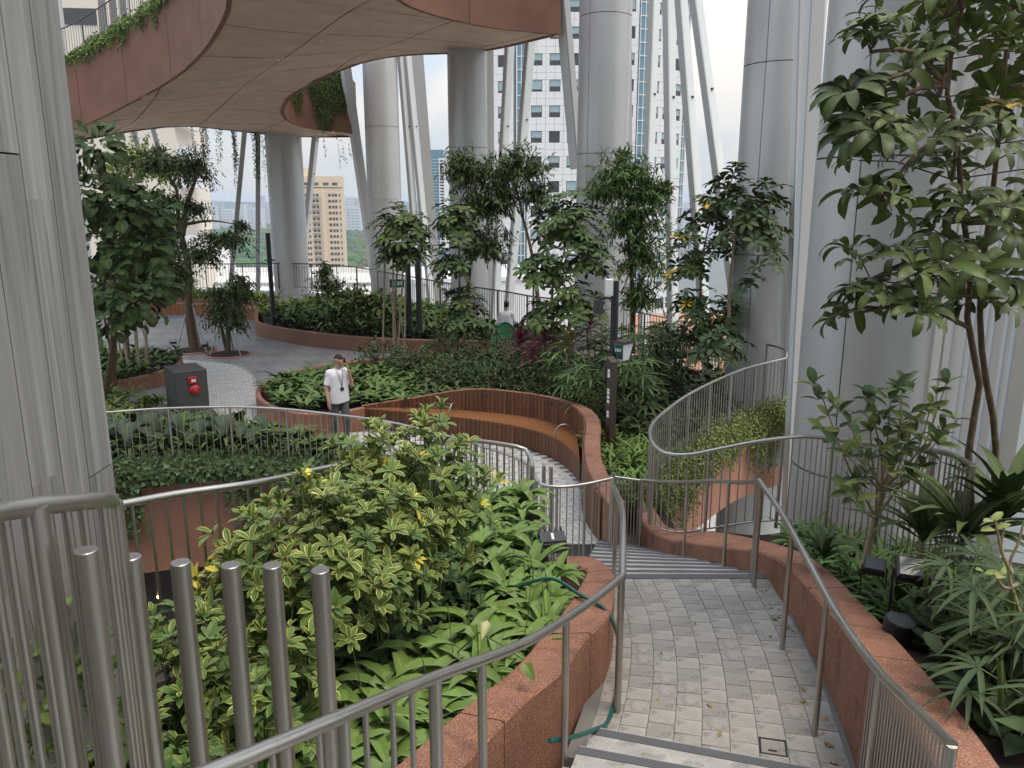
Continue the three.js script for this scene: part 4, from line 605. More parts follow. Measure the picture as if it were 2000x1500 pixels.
// ---------------------------------------------------------------- green woven chair
{
  const [x, , z] = [0.16, 0.0, -24.34], g = group('woven_chair', 'green high-backed woven garden chair behind the red-leaved plants', 'chair', [-0.1, 0, -19.3], 0.3), gm = std({ color: new THREE.Color(0.05, 0.22, 0.1), roughness: 0.6 });
  const R = (t, y) => { const w = 0.42 * (1 - 0.25 * Math.pow(Math.max(0, y - 0.8) / 0.6, 2)); return V(Math.cos(t) * w, y, -Math.sin(t) * w * 0.9); };
  for (let k = 0; k <= 26; k++) { const t = 0.02 + k / 26 * (Math.PI - 0.04), top = 0.75 + 0.65 * Math.sin(t); part('back_strand', tubeGeo([R(t, 0.12), R(t, 0.45), R(t, top * 0.8), R(t, top)], 0.011, 5), gm, g); }
  part('rim', tubeGeo(Array.from({ length: 25 }, (_, k) => { const t = k / 24 * Math.PI; return R(t, 0.75 + 0.65 * Math.sin(t)); }), 0.02, 8), gm, g); part('back_mesh', (() => { const b = new GB(); for (let k = 0; k <= 20; k++) { const t = k / 20 * Math.PI, top = 0.74 + 0.64 * Math.sin(t); for (const y of [0.12, 0.45, top]) { const p = R(t, y).multiply(V(0.97, 1, 0.97)); b.v(p.x, p.y, p.z, -Math.cos(t), 0, Math.sin(t)); } } for (let k = 0; k < 20; k++) for (const q of [0, 1]) { const s = k * 3 + q; b.i.push(s, s + 1, s + 3, s + 1, s + 4, s + 3); } return b.geo(); })(), std({ color: new THREE.Color(0.04, 0.17, 0.08), roughness: 0.7, side: THREE.DoubleSide }), g);
  part('seat', (() => { const c = new THREE.CylinderGeometry(0.4, 0.38, 0.08, 24); c.translate(0, 0.42, 0); return c; })(), gm, g); for (const t of [0.4, 1.3, 2.2, 3.0, 4.2, 5.3]) bar('leg', V(Math.cos(t) * 0.3, 0, -Math.sin(t) * 0.3), V(Math.cos(t) * 0.34, 0.4, -Math.sin(t) * 0.34), 0.015, gm, g);
}
// ---------------------------------------------------------------- little lamp on the storey below
{ const g = group('wall_lamp', 'small warm lamp glowing in the dark recess below the edge wall', 'lamp', [-6.52, -2.8, -13.4]); part('bulb', new THREE.SphereGeometry(0.035, 12, 8), std({ color: 0xffd9a0, emissive: 0xffb860, emissiveIntensity: 3 }), g); part('socket', (() => { const c = new THREE.CylinderGeometry(0.02, 0.03, 1.8, 8); c.translate(0, 0.93, 0); return c; })(), M.black, g); const l = new THREE.PointLight(0xffb860, 0.6, 0, 2); l.position.set(0, 0, 0.05); l.castShadow = true; g.add(l); }
// ---------------------------------------------------------------- plants: leaf shapes
const shapes = {
  lance: (t) => Math.pow(Math.sin(Math.PI * Math.pow(t, 0.8)), 0.9), oval: (t) => Math.pow(Math.max(0, Math.sin(Math.PI * Math.pow(t, 0.95))), 0.62), obov: (t) => Math.pow(Math.max(0, Math.sin(Math.PI * Math.pow(t, 1.35))), 0.6),
  oblong: (t) => Math.pow(Math.max(0, Math.sin(Math.PI * Math.pow(t, 1.15))), 0.42), strap: (t) => Math.min(1, 0.55 + t * 2.2) * Math.pow(Math.max(0, 1 - Math.pow(t, 3.2)), 0.7), heart: (t) => Math.pow(Math.max(0, 1 - t), 0.75) * Math.min(1, 0.35 + t * 6), blade: (t) => Math.pow(Math.max(0, 1 - t), 0.6) * Math.min(1, 0.5 + t * 4),
};
// one leaf along +Y from its stalk, face to +Z; cols: colour stops across the half width
function leafGeo({ w = 0.3, seg = 4, droop = 0.6, fold = 0.25, shape = 'oval', stalk = 0.06, cols = [[0, [0.05, 0.12, 0.03]], [1, [0.05, 0.12, 0.03]]], wave = 0, twist = 0, seed = 1 }) {
  const g = new THREE.BufferGeometry(), p = [], c = [], ix = [], rnd = rand(seed), f = shapes[shape], across = [...cols.slice(1).reverse().map(([x, k]) => [-x, k]), ...cols.map(([x, k]) => [x, k])], m = across.length, ph = rnd() * 6;
  let y = 0, z = 0, a = -droop * 0.25; const u = [];
  for (let s = 0; s <= seg; s++) {
    const t = s / seg, hw = s === 0 ? 0.012 : s === seg ? 0.004 : w * 0.5 * f(t * 0.97 + 0.015);
    for (const [x, k] of across) { const e = Math.abs(x) * hw * fold + wave * Math.sin(t * 9 + ph + x) * hw * Math.abs(x), tw = twist * t, px = x * hw; const kk = warm(k); p.push(px * Math.cos(tw), y + Math.sin(a) * e, z + e * Math.cos(a) + px * Math.sin(tw)); c.push(...kk); u.push(x * 0.5 + 0.5, t); }
    if (s < seg) { const d = 1 / seg; a += droop / seg; y += Math.cos(a) * d; z -= Math.sin(a) * d; }
  }
  for (let s = 0; s < seg; s++) for (let k = 0; k < m - 1; k++) { const i = s * m + k; ix.push(i, i + 1, i + m, i + 1, i + m + 1, i + m); }
  g.setAttribute('position', new THREE.Float32BufferAttribute(p, 3)); g.setAttribute('color', new THREE.Float32BufferAttribute(c, 3)); g.setAttribute('uv', new THREE.Float32BufferAttribute(u, 2)); g.setIndex(ix); g.computeVertexNormals(); return g;
}
const warm = ([r, g, b]) => g > r ? [r * 1.32 + 0.003, g * 1.08, b * 0.8] : [r, g, b]; // yellower greens
const leafMat = (o = {}) => new THREE.MeshPhysicalMaterial({ vertexColors: true, roughness: 1, transmission: 0.28, thickness: 0, clearcoat: 0.35, clearcoatRoughness: 0.38, side: THREE.DoubleSide, ...o });
M.leaf = std({ vertexColors: true, roughness: 0.72, side: THREE.DoubleSide }); M.far = M.leaf; M.gloss = leafMat({ clearcoat: 0.35, clearcoatRoughness: 0.32, transmission: 0.22 }); M.matte = std({ vertexColors: true, roughness: 0.7, side: THREE.DoubleSide });
const tones = (c, spread, n, seed) => { const r = rand(seed); return Array.from({ length: n }, () => { const k = 1 + (r() - 0.5) * spread, w = (r() - 0.5) * spread * 0.5; return [c[0] * k * (1 + w), c[1] * k, c[2] * k * (1 - w)]; }); };
const leafSet = (o, c, spread = 0.6, n = 5, seed = 1, rib = 1.35) => tones(c, spread, n, seed).map((k, i) => leafGeo({ ...o, seed: seed + i, droop: (o.droop ?? 0.6) * (0.7 + 0.6 * rand(seed * 7 + i)()), cols: o.wide ? [[0, k.map((v) => v * rib)], [0.14, k], [1, k.map((v) => v * 0.95)]] : [[0, k.map((v) => v * rib)], [1, k]] }));
const basis = (pos, dir, nrm, s) => { const Y = dir.clone().normalize(), Z = nrm.clone().addScaledVector(Y, -nrm.dot(Y)); if (Z.lengthSq() < 1e-6) Z.set(1, 0, 0).addScaledVector(Y, -Y.x); Z.normalize(); const X = Y.clone().cross(Z), sv = s.isVector3 ? s : V(s, s, s); return new THREE.Matrix4().makeBasis(X.multiplyScalar(sv.x), Y.multiplyScalar(sv.y), Z.multiplyScalar(sv.z)).setPosition(pos); };
class Plant { // a thing whose leaves are parts, the nearest cap of them one by one
  constructor(name, label, category, pos, grp) { this.g = group(name, label, category, pos, 0, grp); this.pos = V(...pos); this.L = []; this.stem = new GB(); }
  leaf(geo, pos, dir, nrm, s) { this.L.push([geo, basis(pos, dir, nrm, s), pos]); return this; }
  twig(pts, r, seg = 5) { this.stem.tube(pts, r, seg, false); return this; }
  done(mat, { cap = 300, name = 'leaf', mass = 'foliage', stemMat = M.paleBark, stemName = 'stem' } = {}) {
    if (this.stem.i.length) part(stemName, this.stem.geo(), stemMat, this.g);
    if (cap < this.L.length) { const eye = camera.position.clone().sub(this.pos); this.L.sort((a, b) => a[2].distanceToSquared(eye) - b[2].distanceToSquared(eye)); }
    this.L.slice(0, cap).forEach(([geo, m]) => { const o = part(name, geo, mat, this.g); m.decompose(o.position, o.quaternion, o.scale); });
    if (this.L.length > cap) { const b = new GB(); this.L.slice(cap).forEach(([geo, m]) => b.add(geo, m)); stuffPart(mass, b.geo(), mat, this.g); }
    return this.g;
  }
}
const dirOn = (r, yMin = -1, yMax = 1) => { const y = lerp(yMin, yMax, r()), a = r() * Math.PI * 2, s = Math.sqrt(Math.max(0, 1 - y * y)); return V(Math.cos(a) * s, y, Math.sin(a) * s); };
const G = { deep: [0.03, 0.066, 0.02], mid: [0.05, 0.105, 0.028], blue: [0.04, 0.075, 0.034] };
// whorl of leaves at the end of a twig
function whorl(P, geos, at, axis, n, len, open, r) { const a0 = r() * 6.28, q = new THREE.Quaternion().setFromUnitVectors(up, axis.clone().normalize()); for (let k = 0; k < n; k++) { const a = a0 + k / n * 6.28 + (r() - 0.5) * 0.5, o = open * (0.45 + 0.75 * r()), d = V(Math.cos(a) * Math.sin(o), Math.cos(o), Math.sin(a) * Math.sin(o)).applyQuaternion(q), nn = axis.clone().add(V(0, 0.6, 0)); P.leaf(geos[Math.floor(r() * geos.length)], at.clone().addScaledVector(axis, -0.02 * r()), d, nn, len * (0.75 + 0.45 * r())); } }
// ---------------------------------------------------------------- yellow-edged shrubs in the near planter
{
  const y = [0.55, 0.53, 0.1], vg = (c, e, s) => leafGeo({ w: 0.36, seg: 4, droop: 0.75, fold: 0.3, shape: 'obov', seed: s, cols: [[0, c.map((v) => v * 1.5)], [0.12, c], [0.7, c], [0.82, e], [1, e]] });
  const edged = [vg([0.06, 0.14, 0.04], [0.55, 0.53, 0.1], 1), vg([0.075, 0.165, 0.04], [0.6, 0.56, 0.12], 2), vg([0.055, 0.125, 0.035], [0.36, 0.42, 0.09], 3), vg([0.085, 0.175, 0.045], [0.2, 0.3, 0.06], 4), vg([0.065, 0.15, 0.038], [0.66, 0.6, 0.14], 5)], gold = [vg([0.66, 0.6, 0.1], [0.75, 0.66, 0.16], 6), vg([0.5, 0.52, 0.09], [0.66, 0.6, 0.1], 7)], green = [vg([0.06, 0.145, 0.035], [0.1, 0.2, 0.05], 8), vg([0.07, 0.16, 0.035], [0.24, 0.32, 0.07], 9), vg([0.05, 0.12, 0.03], [0.08, 0.17, 0.045], 10)];
  const bush = (label, base, c, R, tips, goldP, gp, seed) => {
    const r = rand(seed), P = new Plant('variegated_shrub', label, 'shrub', base, 'yellow-edged shrubs in the near planter'), C = V(...c).sub(V(...base));
    for (let k = 0; k < tips; k++) {
      const d = dirOn(r, -0.55, 1), rad = 0.45 + 0.65 * Math.pow(r(), 0.7), lump = 0.75 + 0.5 * vnoise(d.x * 3 + 9, d.y * 3 + d.z * 2 + 4, 0, seed), at = C.clone().add(V(d.x * R[0], d.y * R[1], d.z * R[2]).multiplyScalar(rad * lump)), ax = d.clone().multiplyScalar(0.8).add(V(0, 0.75, 0)).normalize();
      if (k % 2 === 0) P.twig([V((r() - 0.5) * 0.2, 0, (r() - 0.5) * 0.2), C.clone().lerp(at, 0.3).add(V(0, -0.2, 0)), at], (t) => lerp(0.008, 0.003, t), 4);
      const upperOrLeft = d.y > 0.1 || d.x < -0.3, patch = vnoise(at.x * 4.2 + seed, at.y * 4.2 + at.z * 3, 0, 17), gset = upperOrLeft && patch > 0.86 - goldP && r() < 0.75 ? gold : r() < gp ? green : edged; whorl(P, gset === gold ? [...gold, edged[4], edged[1]] : gset, at, ax, gset === gold ? 5 + Math.floor(r() * 3) : 7 + Math.floor(r() * 3), 0.105, gset === gold ? 0.95 : 1.15, r);  // all-yellow sprigs only towards the top and the left
      if (r() < 0.5) whorl(P, edged, at.clone().addScaledVector(ax, 0.03), ax, 3, 0.075, 0.5, r);
    }
    P.done(M.gloss, { stemMat: M.petiole });
  };
  bush('bushy shrub with yellow-edged leaves behind the thick steel tubes', [-1.25, 1.3, -4.4], [-1.25, 2.06, -4.45], [0.6, 0.6, 0.48], 270, 0.14, 0.25, 31);
  bush('taller greener shrub with some all-yellow sprigs before the curling railing', [-0.62, 1.3, -5.45], [-0.62, 2.1, -5.5], [0.44, 0.66, 0.45], 190, 0.15, 0.5, 32);
  bush('upper sprigs of a green shrub reaching over the rail behind it', [-1.15, 1.3, -5.25], [-1.02, 2.3, -5.25], [0.4, 0.42, 0.35], 85, 0.05, 0.35, 33);
  bush('low shaded shrub with yellow-edged leaves between the steel tubes and the railing', [-1.35, 1.3, -3.75], [-1.3, 1.75, -3.75], [0.35, 0.4, 0.35], 60, -1, 0.5, 34);
  bush('green shrub beside the clad wall below the winding railing', [-1.85, 1.3, -3.85], [-1.82, 1.72, -3.85], [0.36, 0.42, 0.36], 85, -1, 0.9, 36);
  bush('low green shrub just behind the near railing by the clad wall', [-1.75, 1.3, -3.1], [-1.7, 1.62, -3.1], [0.36, 0.36, 0.34], 80, -1, 0.85, 37);
  bush('shrub with yellow-edged leaves filling the gap between its two taller neighbours', [-0.95, 1.3, -4.9], [-0.9, 1.98, -4.85], [0.42, 0.5, 0.4], 120, 0.16, 0.35, 35);
  // strap-leaved clumps
  const strap = [0, 1, 2, 3, 4].map((k) => leafGeo({ w: 0.17 + 0.02 * k, seg: 6, droop: 1.5 + 0.25 * k, fold: 0.5, shape: 'strap', seed: 50 + k, cols: [[0, [0.13, 0.24, 0.07]], [0.16, tones([0.12, 0.24, 0.05], 0.35, 5, 5)[k]], [1, tones([0.105, 0.215, 0.045], 0.35, 5, 6)[k]]] }));
  const r = rand(41), spots = [[-0.62, -4.25, 1.15], [-0.35, -4.5, 1.1], [-0.12, -4.85, 1.05], [-0.85, -3.95, 1.1], [-0.55, -4.65, 1], [-0.25, -5.15, 1], [0.08, -5.15, 0.95], [0.2, -5.6, 0.9], [-0.05, -5.6, 0.95], [0.16, -6.05, 0.9], [-0.15, -6.05, 0.95], [-0.05, -6.5, 0.95], [0.15, -6.75, 0.85], [-0.3, -6.4, 1], [-0.2, -7.0, 0.95], [0.08, -7.2, 0.9], [-1.1, -3.55, 1.05], [-1.3, -3.3, 1], [-1.5, -3.05, 0.9], [-0.42, -5.75, 0.95], [-0.28, -7.5, 0.95], [0.1, -7.7, 0.85], [-0.7, -4.0, 0.8], [-0.45, -4.2, 0.85], [-0.95, -3.7, 0.85], [0.02, -5.0, 0.8], [-1.3, -3.6, 1], [-1.55, -3.35, 1], [-1.8, -3.2, 0.95], [-1.15, -3.85, 1], [-2.0, -3.5, 0.9], [-0.75, -4.3, 1.05], [-0.3, -4.75, 1.05], [0.12, -5.35, 0.9], [-0.5, -4.05, 1.1], [-0.7, -3.75, 1.1], [-0.95, -3.4, 1.1], [-1.05, -3.1, 1.05], [-1.3, -2.95, 1], [-0.2, -4.45, 1.05], [0.05, -4.75, 1], [0.25, -5.05, 0.9], [-1.6, -2.9, 1], [-0.85, -4.15, 1.05], [0.3, -5.4, 0.85], [0.35, -5.85, 0.8]];
  const place = (x, z) => x > -0.2 && z > -5.3 ? 'beside the speckled wall' : z < -6 ? 'near the black floodlight' : x < -0.9 ? 'below the thick steel tubes' : 'in front of the yellow-edged shrub';
  for (const [x, z, s] of spots) { const P = new Plant('strap_leaf_plant', 'arching strap-leaved plant ' + place(x, z), 'plant', [x, 1.28, z], 'strap-leaved plants ' + place(x, z)); const n = 12 + Math.floor(r() * 4); for (let k = 0; k < n; k++) { const a = k * 2.4 + r() * 0.5, o = 0.25 + 0.75 * r(), d = V(Math.cos(a) * Math.sin(o), Math.cos(o), Math.sin(a) * Math.sin(o)); P.leaf(strap[Math.floor(r() * 5)], V(Math.cos(a) * 0.02, 0, Math.sin(a) * 0.02), d, up.clone().addScaledVector(d, -0.5).add(V(0, 0, 0)).lerp(V(-Math.cos(a), 0.6, -Math.sin(a)), 0.6), s * (0.34 + 0.18 * r())); } if (r() < 0.4) { const t = V((r() - 0.5) * 0.2, 0.5 * s, (r() - 0.5) * 0.2); P.twig([V(0, 0, 0), t.clone().multiplyScalar(0.6), t], 0.003, 4); } P.done(M.gloss, { stemMat: M.petiole, stemName: 'flower_stalk' }); }
  // marbled heart leaf hanging over the wall
  const heart = leafGeo({ w: 0.8, seg: 5, droop: 0.7, fold: 0.2, shape: 'heart', seed: 4, cols: [[0, [0.2, 0.3, 0.08]], [0.2, [0.08, 0.19, 0.04]], [1, [0.1, 0.2, 0.045]]] }), cream = leafGeo({ w: 0.75, seg: 5, droop: 0.5, fold: 0.2, shape: 'heart', seed: 5, cols: [[0, [0.55, 0.52, 0.28]], [0.25, [0.6, 0.56, 0.32]], [1, [0.14, 0.24, 0.05]]] });
  const P = new Plant('creeper', 'marbled heart-leaved creeper trailing over the speckled planter wall', 'creeper', [-0.15, 1.7, -4.25]); P.twig([V(-0.2, -0.2, -0.3), V(-0.05, 0.06, -0.1), V(0.1, 0.06, 0.05), V(0.22, 0.0, 0.1)], 0.005); [[-0.12, 0.05, -0.2, 0], [0.0, 0.14, -0.1, 1], [0.14, 0.08, 0.02, 0], [0.22, -0.02, 0.1, 0], [0.06, 0.02, 0.02, 0], [0.18, 0.05, -0.02, 0]].forEach(([x, y0, z, c], k) => P.leaf(c ? cream : heart, V(x, y0, z), V(0.5 * Math.cos(k * 2), -0.5, 0.6), V(0, 0.7, 0.7), 0.12)); P.done(M.gloss, { stemMat: M.petiole });
}
// ---------------------------------------------------------------- umbrella-leaved trees
function umbrella(len, n, c, opts = {}) { // compound leaf: leaflets hang in a ring from the end of a stalk along +Y
  const b = new GB(), r = rand(opts.seed ?? 3), lf = leafSet({ w: opts.w ?? 0.34, seg: 6, droop: opts.droop ?? 1.0, fold: 0.22, shape: 'oblong' }, c, 0.35, 3, opts.seed ?? 3, 1.5);
  for (let k = 0; k < n; k++) { const a = k / n * 6.28 + r() * 0.2, o = 0.95 + 0.35 * r(), d = V(Math.cos(a) * Math.sin(o), Math.cos(o), Math.sin(a) * Math.sin(o)); b.add(lf[k % 3], basis(d.clone().multiplyScalar(len * 0.18), d, V(0, 1, 0), len * (0.8 + 0.35 * r()))); }
  return b.geo();
}
function umbrellaTree(label, base, stems, leaves, { len = 0.22, col = G.mid, seed = 1, old = 0, droop = 1.25, w = 0.36, dens = 1.8, r0 = 0.04, bark = M.paleBark, cap = 300, mat = M.leaf, grp = 'umbrella-leaved trees' }) {
  const r = rand(seed), P = new Plant('umbrella_tree', label, 'tree', base, grp), set = [0, 1, 2, 3].map((k) => umbrella(1, 7 + k % 3, tones(col, 0.5, 4, seed)[k], { seed: seed * 5 + k, droop, w })), gold = umbrella(1, 7, [0.5, 0.33, 0.03], { seed: 9 }), B = V(...base);
  const paths = stems.map((s) => s.map((q) => V(...q).sub(B))); paths.forEach((p, k) => P.twig(curve(p, 14), (t) => lerp(r0, 0.013, t), 7));
  for (const [cx, cy, cz, rx, ry, rz, n0, sIdx = 0] of leaves) { const n = Math.round(n0 * dens), C = V(cx, cy, cz).sub(B), S = paths[sIdx], tip = S[S.length - 1]; let from = S.reduce((m, q) => q.distanceTo(C) < m.distanceTo(C) ? q : m, tip); P.twig(curve([from, from.clone().lerp(C, 0.5).add(V(0, 0.1, 0)), C], 6), (t) => lerp(0.018, 0.01, t), 5);
    for (let k = 0; k < n; k++) { const d = dirOn(r, -0.6, 1), at = C.clone().add(V(d.x * rx, d.y * ry * 1.45, d.z * rz).multiplyScalar(0.25 + 0.95 * Math.pow(r(), 0.8))), ax = d.clone().multiplyScalar(0.75).add(V(0, 0.8, 0)).normalize(); P.twig([C, C.clone().lerp(at, 0.6).add(V(0, 0.04, 0)), at], 0.0045, 4); P.leaf(r() < old ? gold : set[Math.floor(r() * 4)], at, ax, V(r() - 0.5, 0.1, r() - 0.5), len * (0.75 + 0.5 * r())); } }
  return P.done(mat, { cap, stemMat: bark, stemName: 'trunk', mass: 'crown' });
}
const px3 = (...a) => a;
umbrellaTree('tall umbrella-leaved tree with long drooping leaflets behind the kerb wall', [3.28, 2.11, -5.3],
  [[[3.28, 2.11, -5.3], [3.19, 2.61, -5.3], [3.2, 3.12, -5.3], [3.07, 3.48, -5.3], [3.04, 3.89, -5.3], [2.94, 4.22, -5.3], [2.79, 4.72, -5.2], [2.69, 5.0, -5.2], [2.73, 5.44, -5.2]], [[3.55, 2.07, -5.5], [3.49, 2.66, -5.5], [3.32, 3.23, -5.5], [3.24, 3.73, -5.5], [3.24, 4.28, -5.5], [3.22, 5.0, -5.5], [3.19, 5.5, -5.5]]],
  [[2.65, 5.65, -5.15, 0.6, 0.16, 0.55, 4], [2.63, 5.4, -5.15, 0.6, 0.16, 0.55, 4], [2.61, 5.14, -5.15, 0.6, 0.16, 0.55, 4], [2.63, 4.93, -5.15, 0.6, 0.16, 0.55, 4], [2.71, 4.69, -5.15, 0.6, 0.16, 0.55, 4], [2.77, 4.44, -5.15, 0.6, 0.16, 0.55, 4], [2.82, 4.19, -5.15, 0.6, 0.16, 0.55, 4], [2.88, 3.93, -5.15, 0.6, 0.16, 0.55, 4], [2.92, 3.7, -5.15, 0.6, 0.16, 0.55, 4], [3.21, 5.68, -5.5, 0.42, 0.2, 0.45, 4, 1], [3.22, 5.38, -5.5, 0.42, 0.2, 0.45, 4, 1], [3.23, 5.04, -5.5, 0.42, 0.2, 0.45, 4, 1], [3.23, 4.68, -5.5, 0.42, 0.2, 0.45, 4, 1], [3.24, 4.28, -5.5, 0.42, 0.2, 0.45, 4, 1], [3.25, 3.87, -5.5, 0.42, 0.2, 0.45, 4, 1], [3.29, 3.62, -5.5, 0.42, 0.2, 0.45, 4, 1], [2.05, 5.14, -4.85, 0.16, 0.1, 0.22, 4], [1.97, 4.89, -4.85, 0.16, 0.1, 0.22, 3], [2.07, 4.69, -4.85, 0.16, 0.1, 0.22, 4], [2.19, 4.31, -4.85, 0.16, 0.1, 0.22, 3], [2.25, 3.83, -5.0, 0.3, 0.14, 0.3, 4], [2.38, 3.65, -5.0, 0.3, 0.14, 0.3, 4], [2.2, 3.62, -5.0, 0.3, 0.14, 0.3, 2]],
  { len: 0.205, r0: 0.026, bark: M.bark, col: [0.042, 0.08, 0.016], seed: 61, old: 0.012, cap: 300, droop: 1.9, w: 0.29, dens: 1.5, mat: M.gloss });
umbrellaTree('umbrella-leaved tree with one hanging yellow leaf cluster before the orange roofs', [3.67, 1.43, -15.2], [[[3.67, 1.43, -15.2], [3.62, 2.33, -15.2], [3.59, 3.31, -15.1], [3.68, 3.88, -15.1]]],
  [[3.65, 3.98, -15.0, 0.45, 0.3, 0.4, 16], [3.29, 3.14, -14.9, 0.4, 0.4, 0.4, 14], [3.98, 3.51, -14.9, 0.3, 0.4, 0.4, 12], [3.35, 2.39, -14.8, 0.35, 0.3, 0.4, 10], [3.82, 2.11, -14.7, 0.4, 0.3, 0.4, 14], [3.08, 3.62, -14.7, 0.1, 0.06, 0.1, 2]], { len: 0.21, col: G.deep, seed: 62, old: 0.05, grp: 'umbrella-leaved trees of the far bed' });
umbrellaTree('umbrella-leaved tree leaning against the grey column with silvery sheen', [4.02, 1.58, -14.4], [[[4.02, 1.58, -14.4], [3.91, 2.82, -14.3], [3.95, 3.64, -14.3], [3.95, 4.43, -14.3]]], [[4.12, 4.09, -13.9, 0.5, 0.45, 0.4, 26], [3.69, 4.47, -14.0, 0.3, 0.3, 0.35, 8], [4.42, 3.57, -13.9, 0.25, 0.35, 0.3, 9], [3.64, 1.77, -13.9, 0.45, 0.25, 0.4, 14], [4.15, 2.85, -14.0, 0.15, 0.15, 0.2, 4]], { len: 0.2, col: G.blue, seed: 63, grp: 'umbrella-leaved trees of the far bed' });
umbrellaTree('dense umbrella-leaved tree between the green chair and the lamp pole', [0.9, 1.24, -16.2], [[[0.9, 1.24, -16.2], [0.83, 2.62, -16.2], [1.03, 3.25, -16.1], [1.12, 3.85, -16.1]], [[0.44, 1.17, -16.6], [0.45, 2.37, -16.6], [0.43, 3.01, -16.6]]], [[1.1, 3.76, -15.8, 0.6, 0.45, 0.5, 34], [1.51, 3.08, -15.7, 0.5, 0.45, 0.5, 22], [0.61, 2.86, -15.9, 0.5, 0.4, 0.5, 20, 1], [1.31, 2.28, -15.6, 0.45, 0.3, 0.5, 18], [0.62, 2.05, -15.8, 0.4, 0.25, 0.4, 10, 1]], { len: 0.22, col: G.deep, seed: 64, grp: 'umbrella-leaved trees of the far bed' });
umbrellaTree('round-headed umbrella-leaved tree on thin stakes beside the exit sign', [-3.07, 0.38, -20.8], [[[-3.07, 0.38, -20.8], [-3.1, 1.61, -20.8], [-2.96, 2.68, -20.8], [-2.84, 3.33, -20.8]]], [[-2.81, 3.6, -20.6, 0.62, 0.45, 0.6, 34], [-2.76, 2.95, -20.6, 0.55, 0.35, 0.5, 22]], { len: 0.24, col: G.deep, seed: 65, grp: 'umbrella-leaved trees of the far bed' });
umbrellaTree('slim umbrella-leaved tree in front of the slab-bearing column', [-1.31, 0.79, -18.6], [[[-1.31, 0.79, -18.6], [-1.24, 1.89, -18.6], [-1.23, 3.08, -18.6], [-1.23, 3.9, -18.6]]], [[-1.28, 3.79, -18.4, 0.5, 0.4, 0.5, 26], [-1.35, 2.86, -18.4, 0.4, 0.4, 0.5, 20], [-1.13, 1.93, -18.3, 0.4, 0.35, 0.4, 18], [-1.01, 1.35, -18.2, 0.4, 0.25, 0.4, 12]], { len: 0.22, col: G.deep, seed: 66, grp: 'umbrella-leaved trees of the far bed' });
// ---------------------------------------------------------------- leafy trees with merged crowns
function leafyTree(name, label, base, trunks, clumps, { geos, len, seed = 1, r0 = 0.06, mat = M.leaf, hang = 0.5, per = 10, grp, bark = M.bark, reach = 0.3, dens = 1.4, wide = 1.12 }) {
  const r = rand(seed), g = group(name, label, 'tree', base, 0, grp), B = V(...base), tr = new GB(), cr = new GB(), paths = trunks.map((s) => curve(s.map((q) => V(...q).sub(B)), 16)); paths.forEach((p, k) => tr.tube(p, (t) => lerp(r0 * (k ? 0.7 : 1), r0 * 0.3, t), 9));
  const all = paths.flat();
  for (const [cx, cy, cz, rx, ry, rz, n0] of clumps) {
    const n = Math.round(n0 * dens), C = V(cx, cy, cz).sub(B), from = all.reduce((m, q) => q.distanceTo(C) + Math.max(0, q.y - C.y) * 2 < m.distanceTo(C) + Math.max(0, m.y - C.y) * 2 ? q : m, all[0]); tr.tube(curve([from, from.clone().lerp(C, 0.5).add(V(0, 0.12, 0)), C], 6), (t) => lerp(r0 * 0.35, 0.008, t), 5);
    for (let k = 0; k < n; k++) {
      const d = dirOn(r, -0.8, 1), lump = 0.75 + 0.5 * vnoise(d.x * 2.2 + cx, d.y * 2.2 + d.z * 2 + cy, 0, seed), end = C.clone().add(V(d.x * rx * wide, d.y * ry, d.z * rz * wide).multiplyScalar((0.15 + 1.05 * Math.pow(r(), 0.7)) * lump)), out = d.clone().multiplyScalar(0.8).add(V(0, 0.35 - hang, 0)).normalize();
      const start = end.clone().addScaledVector(out, -reach); if (k % 3 === 0) tr.tube([C.clone().lerp(start, 0.4), start, end], 0.005, 3, false);
      for (let m = 0; m < per; m++) { const t = m / (per - 1 || 1), at = start.clone().lerp(end, t).add(V(0, -hang * 0.12 * t * t, 0)), dd = out.clone().multiplyScalar(0.5).add(dirOn(r)).add(V(0, -hang, 0)).normalize(); cr.add(geos[Math.floor(r() * geos.length)], basis(at, dd, V(r() - 0.5, 0.8, r() - 0.5), len * (0.7 + 0.6 * r()))); }
    }
  }
  part('trunk', tr.geo(), bark, g); stuffPart('crown', cr.geo(), mat, g); return g;
}
const small = (c, seed, w = 0.5, spread = 0.6) => leafSet({ w, seg: 2, droop: 0.5, fold: 0.25, shape: 'oval' }, c, spread, 5, seed);
const narrow = (c, seed) => leafSet({ w: 0.2, seg: 3, droop: 0.7, fold: 0.2, shape: 'lance' }, c, 0.6, 5, seed);
leafyTree('willow_leaf_tree', 'slender-leaved tree in front of the column carrying the ramp slab', [-1.26, 0.62, -20.2], [[[-1.26, 0.62, -20.2], [-1.11, 2.21, -20.2], [-0.96, 3.86, -20.2], [-0.88, 4.98, -20.2]]], [[-0.95, 4.98, -20.2, 0.75, 0.6, 0.6, 150], [-1.32, 5.22, -20.2, 0.4, 0.4, 0.5, 60], [-0.64, 4.24, -20.2, 0.6, 0.6, 0.6, 120], [-0.7, 3.24, -20.1, 0.6, 0.6, 0.6, 120]], { geos: narrow([0.035, 0.075, 0.022], 71), len: 0.17, seed: 71, r0: 0.07, hang: 0.35, grp: 'slender-leaved trees' });
